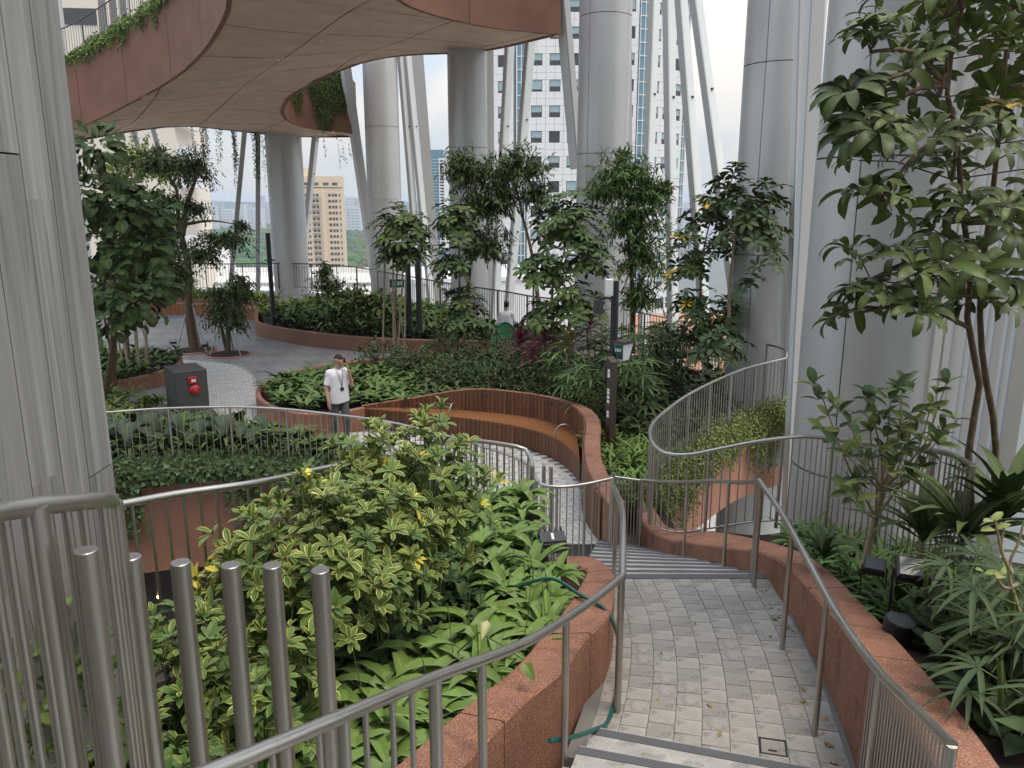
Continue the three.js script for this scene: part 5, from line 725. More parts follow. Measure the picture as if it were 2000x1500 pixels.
leafyTree('willow_leaf_tree', 'slender-leaved tree with a bare leaning trunk before the leaning fins', [0.75, 0.6, -19.6], [[[0.75, 0.6, -19.6], [0.66, 1.76, -19.6], [0.5, 3.01, -19.7], [0.25, 4.0, -19.8], [0.06, 4.85, -20.0]]], [[0.12, 5.09, -20.0, 0.7, 0.6, 0.6, 150], [-0.19, 4.42, -20.0, 0.45, 0.5, 0.5, 70], [0.56, 4.48, -19.9, 0.4, 0.45, 0.5, 70]], { geos: narrow([0.035, 0.072, 0.022], 72), len: 0.17, seed: 72, r0: 0.07, hang: 0.35, grp: 'slender-leaved trees' });
leafyTree('willow_leaf_tree', 'slender-leaved tree beside the black lamp pole before the white tower', [2.68, 1.02, -17.4], [[[2.68, 1.02, -17.4], [2.65, 2.27, -17.4], [2.52, 3.49, -17.4], [2.45, 4.67, -17.4]]], [[2.43, 4.88, -17.3, 0.62, 0.5, 0.55, 130], [2.88, 4.46, -17.3, 0.5, 0.4, 0.5, 80], [2.01, 4.56, -17.3, 0.5, 0.35, 0.5, 70], [2.55, 3.93, -17.2, 0.6, 0.5, 0.55, 120], [2.8, 3.18, -17.2, 0.5, 0.55, 0.5, 110], [2.78, 2.3, -17.2, 0.38, 0.45, 0.45, 70], [2.34, 5.29, -17.3, 0.1, 0.2, 0.1, 10], [3.25, 4.62, -17.3, 0.25, 0.15, 0.2, 18]], { geos: narrow([0.045, 0.095, 0.022], 73), len: 0.17, seed: 73, r0: 0.07, hang: 0.35, grp: 'slender-leaved trees' });
// pit trees
const pit = (label, x, z) => { const g = group('tree_pit', label, 'tree pit', [x, 0, z], 0, 'round tree pits in the plaza'); part('soil_disc', new THREE.CylinderGeometry(0.58, 0.58, 0.02, 32), M.soil, g).position.y = 0.012; part('edge_ring', new THREE.TorusGeometry(0.6, 0.03, 6, 40).rotateX(Math.PI / 2), M.render, g).position.y = 0.012; };
const stakes = (label, x, z, h, n = 3) => { const g = group('tree_stakes', label, 'tree stakes', [x, 0.02, z], 0, 'steel stakes around the pit trees'); for (let k = 0; k < n; k++) { const a = k / n * 6.28 + 0.5; bar('stake', V(Math.cos(a) * 0.5, 0, Math.sin(a) * 0.5), V(Math.cos(a) * 0.07, h, Math.sin(a) * 0.07), 0.018, M.steelPlain, g); } part('strap', new THREE.TorusGeometry(0.12, 0.015, 6, 20).rotateX(Math.PI / 2), M.charcoal, g).position.y = h * 0.97; };
pit('round soil pit under the tall pit tree', -9.43, -23.2); pit('round soil pit under the short weeping pit tree', -8.2, -22.55); pit('round soil pit half hidden by the slim canes', -10.9, -22.9);
stakes('three slanting stakes holding the tall pit tree', -9.43, -23.2, 1.35); stakes('three slanting stakes holding the short weeping pit tree', -8.2, -22.55, 1.2); stakes('three slanting stakes in the pit by the slim canes', -10.9, -22.9, 1.3);
flood('small black floodlight at the foot of the tall pit tree', [-9.85, 0.12, -22.75], 0.4, 0.8, -0.8); flood('small black floodlight at the foot of the short pit tree', [-8.75, 0.12, -22.3], 0.2, 0.8, -0.8);
leafyTree('ficus_tree', 'tall small-leaved tree with a leaning trunk in its plaza pit', [-9.43, 0, -23.2], [[[-9.43, 0, -23.2], [-9.5, 1.2, -23.2], [-9.39, 2.49, -23.2], [-9.54, 3.66, -23.2], [-9.52, 4.65, -23.2]], [[-9.5, 3.37, -23.2], [-9.27, 4.23, -23.2], [-8.96, 4.94, -23.2]]],
  [[-8.96, 5.22, -23.2, 0.62, 0.62, 0.6, 170], [-9.95, 5.35, -23.0, 0.75, 0.55, 0.7, 170], [-9.7, 4.23, -23.0, 0.6, 0.5, 0.6, 110], [-9.06, 4.09, -23.2, 0.4, 0.45, 0.5, 70], [-8.15, 3.24, -22.9, 0.75, 0.42, 0.6, 150], [-8.84, 2.8, -22.9, 0.55, 0.5, 0.6, 110], [-9.95, 3.09, -23.0, 0.6, 0.5, 0.6, 110], [-7.71, 3.66, -23.0, 0.25, 0.25, 0.3, 30], [-9.6, 2.21, -23.0, 0.5, 0.4, 0.5, 60]], { geos: small([0.028, 0.06, 0.02], 81), len: 0.1, seed: 81, r0: 0.15, hang: 0.55, per: 9, reach: 0.35, grp: 'small-leaved pit trees' });
leafyTree('ficus_tree', 'short weeping small-leaved tree in its plaza pit', [-8.2, 0, -22.55], [[[-8.2, 0, -22.55], [-8.15, 0.8, -22.55], [-8.1, 1.6, -22.55]], [[-8.25, 0.1, -22.6], [-8.35, 0.9, -22.6], [-8.2, 1.7, -22.6]]], [[-8.07, 1.53, -22.5, 0.6, 0.55, 0.55, 180], [-7.68, 1.97, -22.5, 0.4, 0.45, 0.5, 80], [-8.36, 1.11, -22.4, 0.4, 0.45, 0.45, 80], [-7.87, 0.96, -22.4, 0.4, 0.35, 0.45, 60]], { geos: small([0.026, 0.056, 0.02], 82), len: 0.1, seed: 82, r0: 0.085, hang: 0.8, per: 9, reach: 0.35, grp: 'small-leaved pit trees' });
leafyTree('bushy_tree', 'light green feathery tree behind the broad-leaved fig', [-13.5, 0.3, -27], [[[-13.5, 0.3, -27], [-13.4, 3, -27], [-12.62, 5.37, -27.0]]], [[-12.42, 5.69, -27.0, 1.1, 0.7, 0.9, 170], [-11.78, 5.37, -27.0, 0.8, 0.6, 0.8, 100], [-12.91, 5.04, -27.0, 0.7, 0.8, 0.7, 90], [-13.16, 3.55, -27.0, 0.9, 1.0, 0.8, 100]], { geos: small([0.12, 0.2, 0.04], 83), len: 0.13, seed: 83, r0: 0.1, hang: 0.3, per: 8, reach: 0.4 });
// fiddle-leaved fig
{
  const fl = [0, 1, 2, 3].map((k) => leafGeo({ w: 0.62, seg: 5, droop: 0.7 + 0.2 * k, fold: 0.25, shape: 'obov', wave: 0.25, seed: 90 + k, cols: [[0, [0.1, 0.17, 0.05]], [0.12, tones([0.034, 0.078, 0.02], 0.5, 4, 9)[k]], [1, tones([0.03, 0.07, 0.02], 0.5, 4, 10)[k]]] })), r = rand(91);
  const fig = (label, base, top, clumps, n, s) => { const P = new Plant('fiddle_leaf_fig', label, 'tree', base, 'broad-leaved figs'), B = V(...base), t = V(...top).sub(B); P.twig(curve([V(0, 0, 0), t.clone().multiplyScalar(0.5).add(V(0.15, 0, 0)), t], 12), (k) => lerp(0.09, 0.03, k), 8);
    for (const [cx, cy, cz, rx, ry, rz, m0] of clumps) { const m = Math.round(m0 * 1.6), C = V(cx, cy, cz).sub(B); P.twig(curve([t.clone().multiplyScalar(clamp(C.y / t.y - 0.15, 0.1, 0.95)), C], 5), (k) => lerp(0.035, 0.015, k), 6); for (let k = 0; k < m; k++) { const d = dirOn(r, -0.7, 1), at = C.clone().add(V(d.x * rx, d.y * ry, d.z * rz).multiplyScalar(0.5 + 0.5 * r())); P.leaf(fl[Math.floor(r() * 4)], at, d.clone().add(V(0, -0.15, 0)), V(r() - 0.5, 1, r() - 0.5 + 0.6), s * 0.9 * (0.75 + 0.5 * r())); } } P.done(M.leaf, { stemMat: M.bark, stemName: 'trunk' }); };
  fig('tall broad-leaved fig beside the clad wall', [-8.9, 0.25, -17.2], [-8.49, 5.28, -17.0], [[-8.43, 5.37, -16.8, 0.35, 0.4, 0.4, 26], [-8.54, 4.45, -16.6, 0.5, 0.5, 0.6, 50], [-7.95, 4.15, -16.6, 0.5, 0.5, 0.6, 50], [-8.35, 3.44, -16.4, 0.6, 0.5, 0.7, 60], [-7.72, 3.32, -16.6, 0.5, 0.5, 0.6, 46], [-7.62, 4.04, -17.0, 0.4, 0.5, 0.5, 30]], 0, 0.36);
  fig('lower broad-leaved fig in the shady bed by the cabinet', [-8.6, 0.25, -16.2], [-8.06, 2.85, -16.0], [[-8.14, 2.66, -15.8, 0.5, 0.45, 0.6, 40], [-7.56, 2.36, -15.8, 0.5, 0.45, 0.6, 40], [-8.01, 1.98, -15.6, 0.5, 0.4, 0.6, 40], [-7.4, 2.62, -16.2, 0.35, 0.4, 0.5, 24]], 0, 0.34);
  leafyTree('bushy_tree', 'dark slender-leaved tree mingling with the broad-leaved fig', [-9.6, 0.25, -19.4], [[[-9.6, 0.25, -19.4], [-9.4, 2.5, -19.4], [-8.67, 4.24, -19.4]], [[-9.9, 0.25, -19.3], [-9.9, 2.4, -19.3], [-9.05, 3.64, -19.3]], [[-9.4, 0.25, -19.1], [-9.2, 2.4, -19.1], [-8.43, 3.29, -19.2]]], [[-8.75, 3.04, -19.3, 0.7, 0.7, 0.7, 120], [-9.29, 2.55, -19.3, 0.7, 0.6, 0.7, 110], [-8.47, 3.76, -19.4, 0.5, 0.6, 0.6, 80], [-8.3, 2.55, -19.3, 0.4, 0.5, 0.5, 60], [-8.94, 4.0, -19.4, 0.6, 0.6, 0.6, 90]], { geos: narrow([0.03, 0.064, 0.022], 94), len: 0.24, seed: 94, r0: 0.05, hang: 0.5 });
  const c2 = group('slim_canes', 'bunch of slim pale canes rising from the shady bed', 'plant', [-9.0, 0.25, -18.6]); for (let k = 0; k < 7; k++) { const a = k * 0.9; part('cane', tubeGeo([V(Math.cos(a) * 0.25, 0, Math.sin(a) * 0.2), V(Math.cos(a) * 0.35, 1.2, Math.sin(a) * 0.3), V(Math.cos(a) * 0.5 + 0.1, 2.5, Math.sin(a) * 0.4)], 0.022, 6), M.cane, c2); }
}
// small tree with marbled leaves in the near right bed
{
  const lf = leafSet({ w: 0.46, seg: 4, droop: 0.7, fold: 0.3, shape: 'oval', wide: true }, [0.05, 0.115, 0.03], 0.6, 4, 101, 1.6).concat(leafSet({ w: 0.46, seg: 4, droop: 0.6, fold: 0.3, shape: 'oval', wide: true }, [0.14, 0.22, 0.07], 0.5, 3, 102, 1.3)), r = rand(103), base = [2.69, 1.57, -5.6];
  const P = new Plant('marbled_tree', 'small open-branched tree with marbled glossy leaves before the thick column', 'tree', base), B = V(...base), b = (q) => V(...q).sub(B);
  const J = b([2.74, 1.99, -5.6]), K = b([2.76, 2.19, -5.6]); P.twig(curve([V(0, 0, 0), V(0.02, 0.2, 0), J, K], 10), (t) => lerp(0.03, 0.022, t), 7);
  const ends = [[2.19, 3.0, -5.5], [2.3, 2.92, -5.4], [2.61, 2.92, -5.7], [2.75, 2.98, -5.6], [2.88, 3.01, -5.7], [3.11, 2.84, -5.7], [3.26, 2.99, -5.8], [2.21, 2.72, -5.3], [2.41, 2.58, -5.4], [2.66, 2.62, -5.5], [2.93, 2.63, -5.6], [3.07, 2.62, -5.5], [2.35, 2.31, -5.3], [2.7, 2.5, -5.4], [2.99, 2.39, -5.5], [2.5, 2.39, -5.4], [3.32, 2.72, -5.7], [2.62, 2.79, -5.6], [2.8, 2.78, -5.5]];
  ends.forEach((e, k) => { const E2 = b(e), from = k % 3 ? K : J, mid = from.clone().lerp(E2, 0.5).add(V((r() - 0.5) * 0.15, -0.06, (r() - 0.5) * 0.2)); P.twig(curve([from, mid, E2], 8), (t) => lerp(0.011, 0.004, t), 5); for (let m = 0; m < 3; m++) { const at = E2.clone().lerp(mid, m * 0.18).add(V((r() - 0.5) * 0.1, (r() - 0.3) * 0.06, (r() - 0.5) * 0.1)); whorl(P, lf, at, V(r() - 0.5, 0.9, r() - 0.5 + 0.3).normalize(), 4, 0.135, 1.2, r); } }); P.done(M.gloss, { stemMat: M.cane, stemName: 'trunk' });
  const Q = new Plant('marbled_tree', 'pale bare twigs with a few light leaves at the edge of the shady bed', 'tree', [2.53, 2.3, -3.6]), qb = V(2.53, 2.3, -3.6), s = (q) => V(...q).sub(qb); for (const p of [[[2.53, 2.3, -3.6], [2.44, 2.55, -3.6], [2.47, 2.68, -3.6], [2.48, 2.79, -3.6]], [[2.44, 2.55, -3.6], [2.39, 2.65, -3.6], [2.39, 2.76, -3.6]], [[2.5, 2.46, -3.6], [2.44, 2.44, -3.6], [2.37, 2.52, -3.6]], [[2.46, 2.52, -3.6], [2.41, 2.6, -3.6], [2.34, 2.8, -3.6]]]) P.g && Q.twig(curve(p.map(s), 8), (t) => lerp(0.012, 0.005, t), 5); for (const q of [[2.33, 2.8, -3.6], [2.33, 2.53, -3.6], [2.42, 2.51, -3.6], [2.35, 2.76, -3.6]]) whorl(Q, lf.slice(4), s(q), V(0, 1, 0.5).normalize(), 2, 0.085, 1.2, r); Q.done(M.gloss, { stemMat: M.cane });
}
// ---------------------------------------------------------------- fan palms, red cordylines, dark strap plants, ferns
function fanGeo(n, c, seed, w = 0.1) { const b = new GB(), r = rand(seed), lf = leafSet({ w, seg: 4, droop: 0.8, fold: 0.5, shape: 'strap' }, c, 0.4, 3, seed); for (let k = 0; k < n; k++) { const a = (k / (n - 1) - 0.5) * 3.6 + (r() - 0.5) * 0.15, d = V(Math.sin(a), Math.cos(a), 0.12 * (r() - 0.5)); b.add(lf[k % 3], basis(V(0, 0, 0), d, V(0, 0, 1), 0.8 + 0.3 * r())); } return b.geo(); }
const fans = [0, 1, 2, 3].map((k) => fanGeo(8 + k % 3, tones([0.034, 0.074, 0.024], 0.5, 4, 110)[k], 111 + k)), fansShadeTint = [0, 1].map((k) => fanGeo(8 + k, [0.022, 0.05, 0.017], 126 + k));  // second set has the shade of the lower bed put into its colour
function fanPalm(label, base, h, n, s, seed, grp, set = fans) { const r = rand(seed), P = new Plant('fan_palm', label, 'palm', base, grp); for (let c = 0; c < 3; c++) P.twig([V((c - 1) * 0.1, 0, 0), V((c - 1) * 0.13, h * 0.5, 0.05 * c), V((c - 1) * 0.16, h * 0.9, 0)], 0.014, 5); for (let k = 0; k < n; k++) { const a = k * 2.4 + r(), t = 0.35 + 0.65 * (k / n), st = V((r() - 0.5) * 0.25, h * t * 0.85, (r() - 0.5) * 0.2), o = 0.5 + 0.8 * r(), d = V(Math.cos(a) * Math.sin(o), Math.cos(o) * 0.8, Math.sin(a) * Math.sin(o)), e = st.clone().addScaledVector(d, 0.32 * s / 0.42); P.twig([st, e], 0.004, 4); P.leaf(set[Math.floor(r() * set.length)], e, d.clone().add(V(0, -0.35, 0)), V(0, 1, 0).addScaledVector(d, 0.2), s * (0.8 + 0.4 * r())); } P.done(M.leaf, { name: 'frond', stemMat: M.petiole, stemName: 'canes' }); }
[[1.05, 0.36, -14.97, 1.25, 16], [1.36, 0.36, -13.54, 1.2, 18], [2.07, 0.36, -13.38, 1.45, 20], [1.72, 0.36, -16.24, 1.4, 18], [2.56, 0.36, -15.37, 1.55, 20], [3.28, 0.36, -16.47, 1.25, 16], [2.33, 0.36, -16.71, 1.6, 18], [3.92, 0.36, -18.0, 1.0, 14], [3.5, 0.36, -18.28, 1.3, 16], [4.59, 0.5, -17.36, 0.8, 12], [5.48, 0.5, -18.5, 0.7, 12]].forEach(([x, y, z, h, n], k) => fanPalm(k < 9 ? 'fan palm with split glossy fronds clustered round the black lamp pole' : 'low fan palm above the trailing planter', [x, y, z], h, n, 0.42, 130 + k, k < 9 ? 'fan palms round the lamp pole' : 'low fan palms above the trailing planter'));
[[2.75, 2.07, -4.3, 0.5, 12, 0.26], [2.42, 2.1, -3.3, 0.45, 9, 0.3], [2.5, 2.1, -3.7, 0.42, 9, 0.26], [2.64, 2.24, -3.6, 0.6, 10, 0.3], [2.75, 1.95, -4.6, 0.5, 8, 0.22]].forEach(([x, y, z, h, n, s], k) => fanPalm(['fan palm in the shade behind the black floodlight', 'fan palm with ribbed drooping fronds beside the kerb wall', 'fan palm above the round ground spotlight', 'fan palm under the bare pale twigs', 'fan palm below the dark sword-leaved plant'][k], [x, y - h * 0.6, z], h, n, s, 150 + k, 'fan palms in the shady bed', fansShadeTint));
{
  const red = [0, 1, 2].map((k) => leafGeo({ w: 0.17, seg: 4, droop: 0.7 + 0.3 * k, fold: 0.4, shape: 'lance', seed: 160 + k, cols: [[0, [0.3, 0.045, 0.07]], [1, [[0.15, 0.022, 0.04], [0.22, 0.03, 0.055], [0.1, 0.02, 0.03]][k]]] })), yel = [0, 1].map((k) => leafGeo({ w: 0.17, seg: 4, droop: 1 + 0.3 * k, fold: 0.4, shape: 'lance', seed: 170 + k, cols: [[0, [0.36, 0.33, 0.1]], [1, [0.2, 0.2, 0.06]]] })), r = rand(161);
  const cord = (label, base, h, set, n = 26, s = 0.48) => { const P = new Plant('cordyline', label, 'plant', base, set === red ? 'red-leaved cordylines' : undefined); P.twig([V(0, 0, 0), V(0.03, h * 0.6, 0), V(0, h, 0)], 0.014, 5); for (let k = 0; k < n; k++) { const a = k * 2.4, o = 0.15 + 1.25 * (1 - k / n) + 0.2 * r(), d = V(Math.cos(a) * Math.sin(o), Math.cos(o), Math.sin(a) * Math.sin(o)); P.leaf(set[Math.floor(r() * set.length)], V(0, h * (0.72 + 0.28 * k / n), 0), d, V(-Math.cos(a) * 0.4, 1, -Math.sin(a) * 0.4), s * (0.7 + 0.5 * r())); } P.done(M.gloss, { stemMat: M.cane }); };
  cord('dark red cordyline in front of the green woven chair', [0.16, 0.7, -16.2], 0.85, red, 34); cord('dark red cordyline next to the pale-leaved one', [0.66, 0.8, -16.0], 0.8, red, 26, 0.42); cord('bright red cordyline between the trees and the lamp pole', [1.56, 1.0, -15.8], 1.05, red, 30); cord('low dark red cordyline between two taller ones', [0.41, 0.78, -15.6], 0.55, red, 24, 0.4); cord('pale yellow-green cordyline among the red ones', [1.1, 0.83, -15.4], 0.85, yel, 24, 0.5); cord('small red cordyline tip behind the lamp pole', [1.83, 1.14, -16.2], 1.0, red, 12, 0.3);
  const dk = [0, 1, 2].map((k) => leafGeo({ w: 0.14, seg: 5, droop: 0.5 + 0.4 * k, fold: 0.4, shape: 'lance', seed: 180 + k, cols: [[0, [0.05, 0.1, 0.03]], [1, [0.028, 0.062, 0.02]]] })); const swd = (label, base, n, s) => { const P = new Plant('sword_leaf_plant', label, 'plant', base, 'sword-leaved plants in the shady bed'); for (let k = 0; k < n; k++) { const a = k * 2.4, o = 0.3 + 0.9 * r(), d = V(Math.cos(a) * Math.sin(o), Math.cos(o), Math.sin(a) * Math.sin(o)); P.leaf(dk[Math.floor(r() * 3)], V(0, 0.06 * r(), 0), d, V(-Math.cos(a) * 0.4, 1, -Math.sin(a) * 0.4), s * (0.75 + 0.4 * r())); } P.done(M.leaf); };
  swd('dark sword-leaved plant under the umbrella-leaved tree', [2.99, 2.1, -4.9], 26, 0.62); swd('dark sword-leaved plant beside the marbled tree', [3.0, 1.87, -5.4], 22, 0.55); swd('dark sword-leaved plant against the fins', [3.31, 2.2, -5.0], 24, 0.7); swd('tuft of narrow leaves behind the kerb wall near the steps', [2.55, 1.44, -6.0], 26, 0.34);
}
// ---------------------------------------------------------------- ground cover
const inside = (p, poly) => { let c = false; for (let i = 0, j = poly.length - 1; i < poly.length; j = i++) { const [xi, zi] = poly[i], [xj, zj] = poly[j]; if ((zi > p[1]) !== (zj > p[1]) && p[0] < (xj - xi) * (p[1] - zi) / (zj - zi) + xi) c = !c; } return c; };
function rosette(c, n, seed, o) { const b = new GB(), r = rand(seed), lf = leafSet(o, c, 0.5, 4, seed); for (let k = 0; k < n; k++) { const a = k * 2.4 + r(), t = (o.open0 ?? 0.3) + (o.open1 ?? 0.9) * r(), d = V(Math.cos(a) * Math.sin(t), Math.cos(t), Math.sin(a) * Math.sin(t)); b.add(lf[k % 4], basis(V((r() - 0.5) * (o.spread ?? 0.1), (o.rise ?? 0) * r(), (r() - 0.5) * (o.spread ?? 0.1)), d, V(-Math.cos(a) * 0.3, 1, -Math.sin(a) * 0.3), (o.len ?? 0.3) * (0.7 + 0.6 * r()))); } return b.geo(); }
function cover(name, label, poly, y, n, geo, seed, scale = 1, mat = M.leaf, hfun) {
  const r = rand(seed), xs = poly.map((p) => p[0]), zs = poly.map((p) => p[1]), x0 = Math.min(...xs), x1 = Math.max(...xs), z0 = Math.min(...zs), z1 = Math.max(...zs), m = new THREE.InstancedMesh(geo, mat, n), c = new THREE.Color(); let k = 0, guard = 0;
  while (k < n && guard++ < n * 60) { const p = [lerp(x0, x1, r()), lerp(z0, z1, r())]; if (!inside(p, poly)) continue; const s = scale * (0.7 + 0.6 * r()), q = new THREE.Quaternion().setFromEuler(new THREE.Euler((r() - 0.5) * 0.3, r() * 6.28, (r() - 0.5) * 0.3)); m.setMatrixAt(k, new THREE.Matrix4().compose(V(p[0], (typeof y === 'function' ? y(p[0], p[1]) : y), p[1]), q, V(s, s * (0.85 + 0.3 * r()), s))); const t = 0.75 + 0.5 * r(); m.setColorAt(k, c.setRGB(t, t * (0.92 + 0.16 * r()), t)); k++; }
  m.count = k; m.name = numbered(name); m.userData = { kind: 'stuff', label, category: 'ground cover' }; m.castShadow = m.receiveShadow = true; scene.add(m);
}
const arching = (c, seed, len = 0.3) => rosette(c, 12, seed, { w: 0.2, seg: 4, droop: 1.4, fold: 0.4, shape: 'strap', len, open0: 0.15, open1: 0.9 }), broad = (c, seed, len = 0.16, n = 14, rise = 0.25) => rosette(c, n, seed, { w: 0.5, seg: 3, droop: 0.8, fold: 0.25, shape: 'oval', len, open0: 0.3, open1: 1.1, spread: 0.25, rise }), ferny = (c, seed, len = 0.25) => rosette(c, 22, seed, { w: 0.13, seg: 3, droop: 0.9, fold: 0.3, shape: 'lance', len, open0: 0.4, open1: 1.0, spread: 0.15, rise: 0.12 });
cover('ground_cover', 'arching green ground cover behind the man on the phone', [[-5.1, -17.3], [-5.1, -16.4], [-4.7, -15.35], [-4.05, -14.7], [-2.9, -15.05], [-1.6, -15.15], [-1.2, -16.2], [-2.4, -18], [-4, -18.7]], 0.36, 330, arching([0.055, 0.115, 0.035], 201, 0.36), 201);
cover('ground_cover', 'dark leafy ground cover behind the timber bench', [[-1.7, -15.1], [-0.6, -14.9], [0.35, -14.5], [0.95, -13.9], [1.35, -13.1], [1.6, -12], [2.6, -12.2], [4.6, -14.4], [4.8, -17.4], [3, -19], [-1, -19.8], [-3.6, -19.2], [-2, -17]], 0.36, 420, broad([0.03, 0.065, 0.02], 202, 0.17), 202);
cover('ground_cover', 'light ferny ground cover at the foot of the way-finding post', [[1.35, -12.6], [1.36, -11.2], [1.22, -10.4], [1.42, -9.8], [1.75, -9.95], [2.05, -10.6], [2.4, -11.4], [2.1, -12.8]], 0.36, 130, ferny([0.07, 0.14, 0.035], 203, 0.24), 203);
cover('ground_cover', 'dark leafy ground cover of the bed with the twin poles', [[2.4, -22.3], [-1.5, -22.7], [-3.6, -23.1], [-5.4, -23.8], [-7.0, -25], [-8.1, -26.2], [-8.3, -27.5], [-5, -27.5], [-2, -25.5], [1.4, -24.2]], 0.36, 420, broad([0.035, 0.075, 0.022], 204, 0.2), 204);
cover('ground_cover', 'yellow-green ground cover with sunlight in its leaf colour before the pale column', [[-8.8, -28], [-8.3, -27.2], [-5, -27.2], [-2, -25.6], [-1.2, -27.3], [-5, -32.5], [-8, -32.5], [-9.5, -29.8]], 0.36, 420, broad([0.09, 0.17, 0.035], 205, 0.2), 205);  // sunlight is put into this brighter leaf colour
cover('ground_cover', 'grassy planting behind the far bench', [[-21, -31.4], [-16, -31.5], [-12, -31.4], [-10, -30.9], [-9.5, -32.5], [-12, -35], [-21, -35]], 0.36, 300, ferny([0.1, 0.17, 0.04], 206, 0.42), 206);
cover('ground_cover', 'shady leafy planting of the bed behind the cabinet', [[-8.95, -20.9], [-8.45, -19.6], [-8.6, -18.3], [-9.3, -17.3], [-10, -16], [-13, -16], [-14, -21]], 0.25, 260, broad([0.04, 0.085, 0.025], 207, 0.2), 207);
cover('ground_cover', 'olive ferny planting beside the metal cabinet', [[-9.6, -16.9], [-7.4, -16.4], [-7.0, -15], [-7.2, -13.4], [-12, -13.4], [-12, -16]], 0.2, 260, ferny([0.075, 0.125, 0.03], 208, 0.3), 208);
cover('ground_cover', 'bushy green planting between the curved fence and the path', [[-7.4, -12.9], [-5.6, -13.05], [-4.8, -13.15], [-3.8, -13.05], [-2.95, -12.75], [-1.9, -12.2], [-1.2, -11.65], [-1.4, -11.7], [-2.4, -12.6], [-3.3, -13.2], [-4.4, -13.75], [-5.6, -14.4], [-7.2, -13.9]], 0.1, 260, ferny([0.05, 0.1, 0.03], 209, 0.3), 209, 1.25);
cover('ground_cover', 'fresh ferns and seedlings behind the kerb wall', [[2.75, -7.4], [2.75, -6.2], [2.72, -5.4], [2.6, -4.6], [3.1, -4.6], [3.9, -5.6], [3.7, -6.8], [3.1, -7.6]], (x, z) => lerp(0.85, 1.5, clamp((z + 7.6) / 3.2)), 190, ferny([0.06, 0.125, 0.032], 210, 0.22), 210);
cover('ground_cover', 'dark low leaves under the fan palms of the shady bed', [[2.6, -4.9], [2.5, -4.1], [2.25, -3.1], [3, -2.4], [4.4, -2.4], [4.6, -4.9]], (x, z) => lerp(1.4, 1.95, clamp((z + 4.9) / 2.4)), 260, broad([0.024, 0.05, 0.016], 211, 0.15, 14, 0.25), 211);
cover('ground_cover', 'small dark leaves covering the soil of the near planter', [[-2.1, -4.4], [-1.7, -3.1], [-0.95, -3.7], [-0.35, -4.35], [0.1, -5.0], [0.3, -5.7], [0.2, -7.4], [-0.4, -7.6], [-1, -6.3], [-1.6, -5]], 1.28, 230, broad([0.03, 0.07, 0.02], 212, 0.12, 12, 0.12), 212);
// shrubs that stand as single bushes
function bush(label, base, R, n, c, len, seed, grp, geos, mat = M.leaf, cat = 'shrub') { const r = rand(seed), g = group('leafy_shrub', label, cat, base, 0, grp), b = new GB(), t = new GB(), set = geos ?? small(c, seed); for (let k = 0; k < n; k++) { const d = dirOn(r, -0.2, 1), lump = 0.75 + 0.5 * vnoise(d.x * 3 + seed, d.y * 3 + d.z * 3, 0, seed), e = V(d.x * R[0], R[1] * 0.25 + Math.max(0, d.y) * R[1] * 0.75, d.z * R[2]).multiplyScalar((0.55 + 0.5 * Math.sqrt(r())) * lump); if (k % 4 === 0) t.tube([V((r() - 0.5) * 0.1, 0, (r() - 0.5) * 0.1), e.clone().multiplyScalar(0.6), e], 0.005, 3, false); for (let m = 0; m < 6; m++) b.add(set[Math.floor(r() * set.length)], basis(e.clone().add(V(r() - 0.5, r() - 0.5, r() - 0.5).multiplyScalar(len * 1.6)), d.clone().add(dirOn(r)).normalize(), V(r() - 0.5, 1, r() - 0.5), len * (0.7 + 0.6 * r()))); } part('stems', t.geo(), M.bark, g); stuffPart('foliage', b.geo(), mat, g); }
const row = [[-1.3, -16.6], [-0.4, -16.2], [0.4, -16], [-0.9, -17.6], [0.1, -17.2], [1.0, -16.6], [-2.2, -17.6], [-1.7, -18.6], [-0.4, -18.6], [0.9, -18.2], [-3.1, -18.6], [0.7, -15.0], [1.35, -14.6], [-0.2, -15.4]];
row.forEach(([x, z], k) => bush('dark dense shrub in the mass behind the timber bench', [x, 0.34, z], [0.62, 0.72 + 0.12 * (k % 3), 0.6], 170, [0.03, 0.066, 0.022], 0.085, 220 + k, 'dark shrubs behind the timber bench'));
bush('dark shrub with larger leaves below the umbrella tree with the yellow cluster', [3.38, 1.25, -15.6], [0.6, 0.6, 0.5], 130, [0.03, 0.066, 0.024], 0.13, 240);
leafyTree('bushy_tree', 'loose light shrub standing before the sunlit white roof', [-5.78, 0.41, -25.0], [[[-5.78, 0.41, -25.0], [-5.82, 1.23, -25.0], [-5.84, 2.03, -25.0]]], [[-5.79, 1.71, -25.0, 0.55, 0.6, 0.5, 70], [-5.85, 2.19, -25.0, 0.25, 0.35, 0.3, 24], [-5.16, 1.47, -25.0, 0.45, 0.4, 0.4, 46]], { geos: small([0.06, 0.12, 0.03], 251, 0.4), len: 0.14, seed: 251, r0: 0.03, hang: 0.2, reach: 0.25 });
leafyTree('bushy_tree', 'dark broad shrub beside the staked tree and the exit sign', [-4.24, 0.24, -23.6], [[[-4.24, 0.24, -23.6], [-4.27, 0.78, -23.6], [-4.21, 1.4, -23.6]]], [[-4.16, 1.42, -23.4, 0.7, 0.45, 0.6, 90], [-3.71, 1.27, -23.4, 0.4, 0.4, 0.5, 46], [-4.55, 1.27, -23.4, 0.4, 0.35, 0.4, 40]], { geos: small([0.035, 0.075, 0.024], 252, 0.55), len: 0.19, seed: 252, r0: 0.035, hang: 0.4, reach: 0.25 });
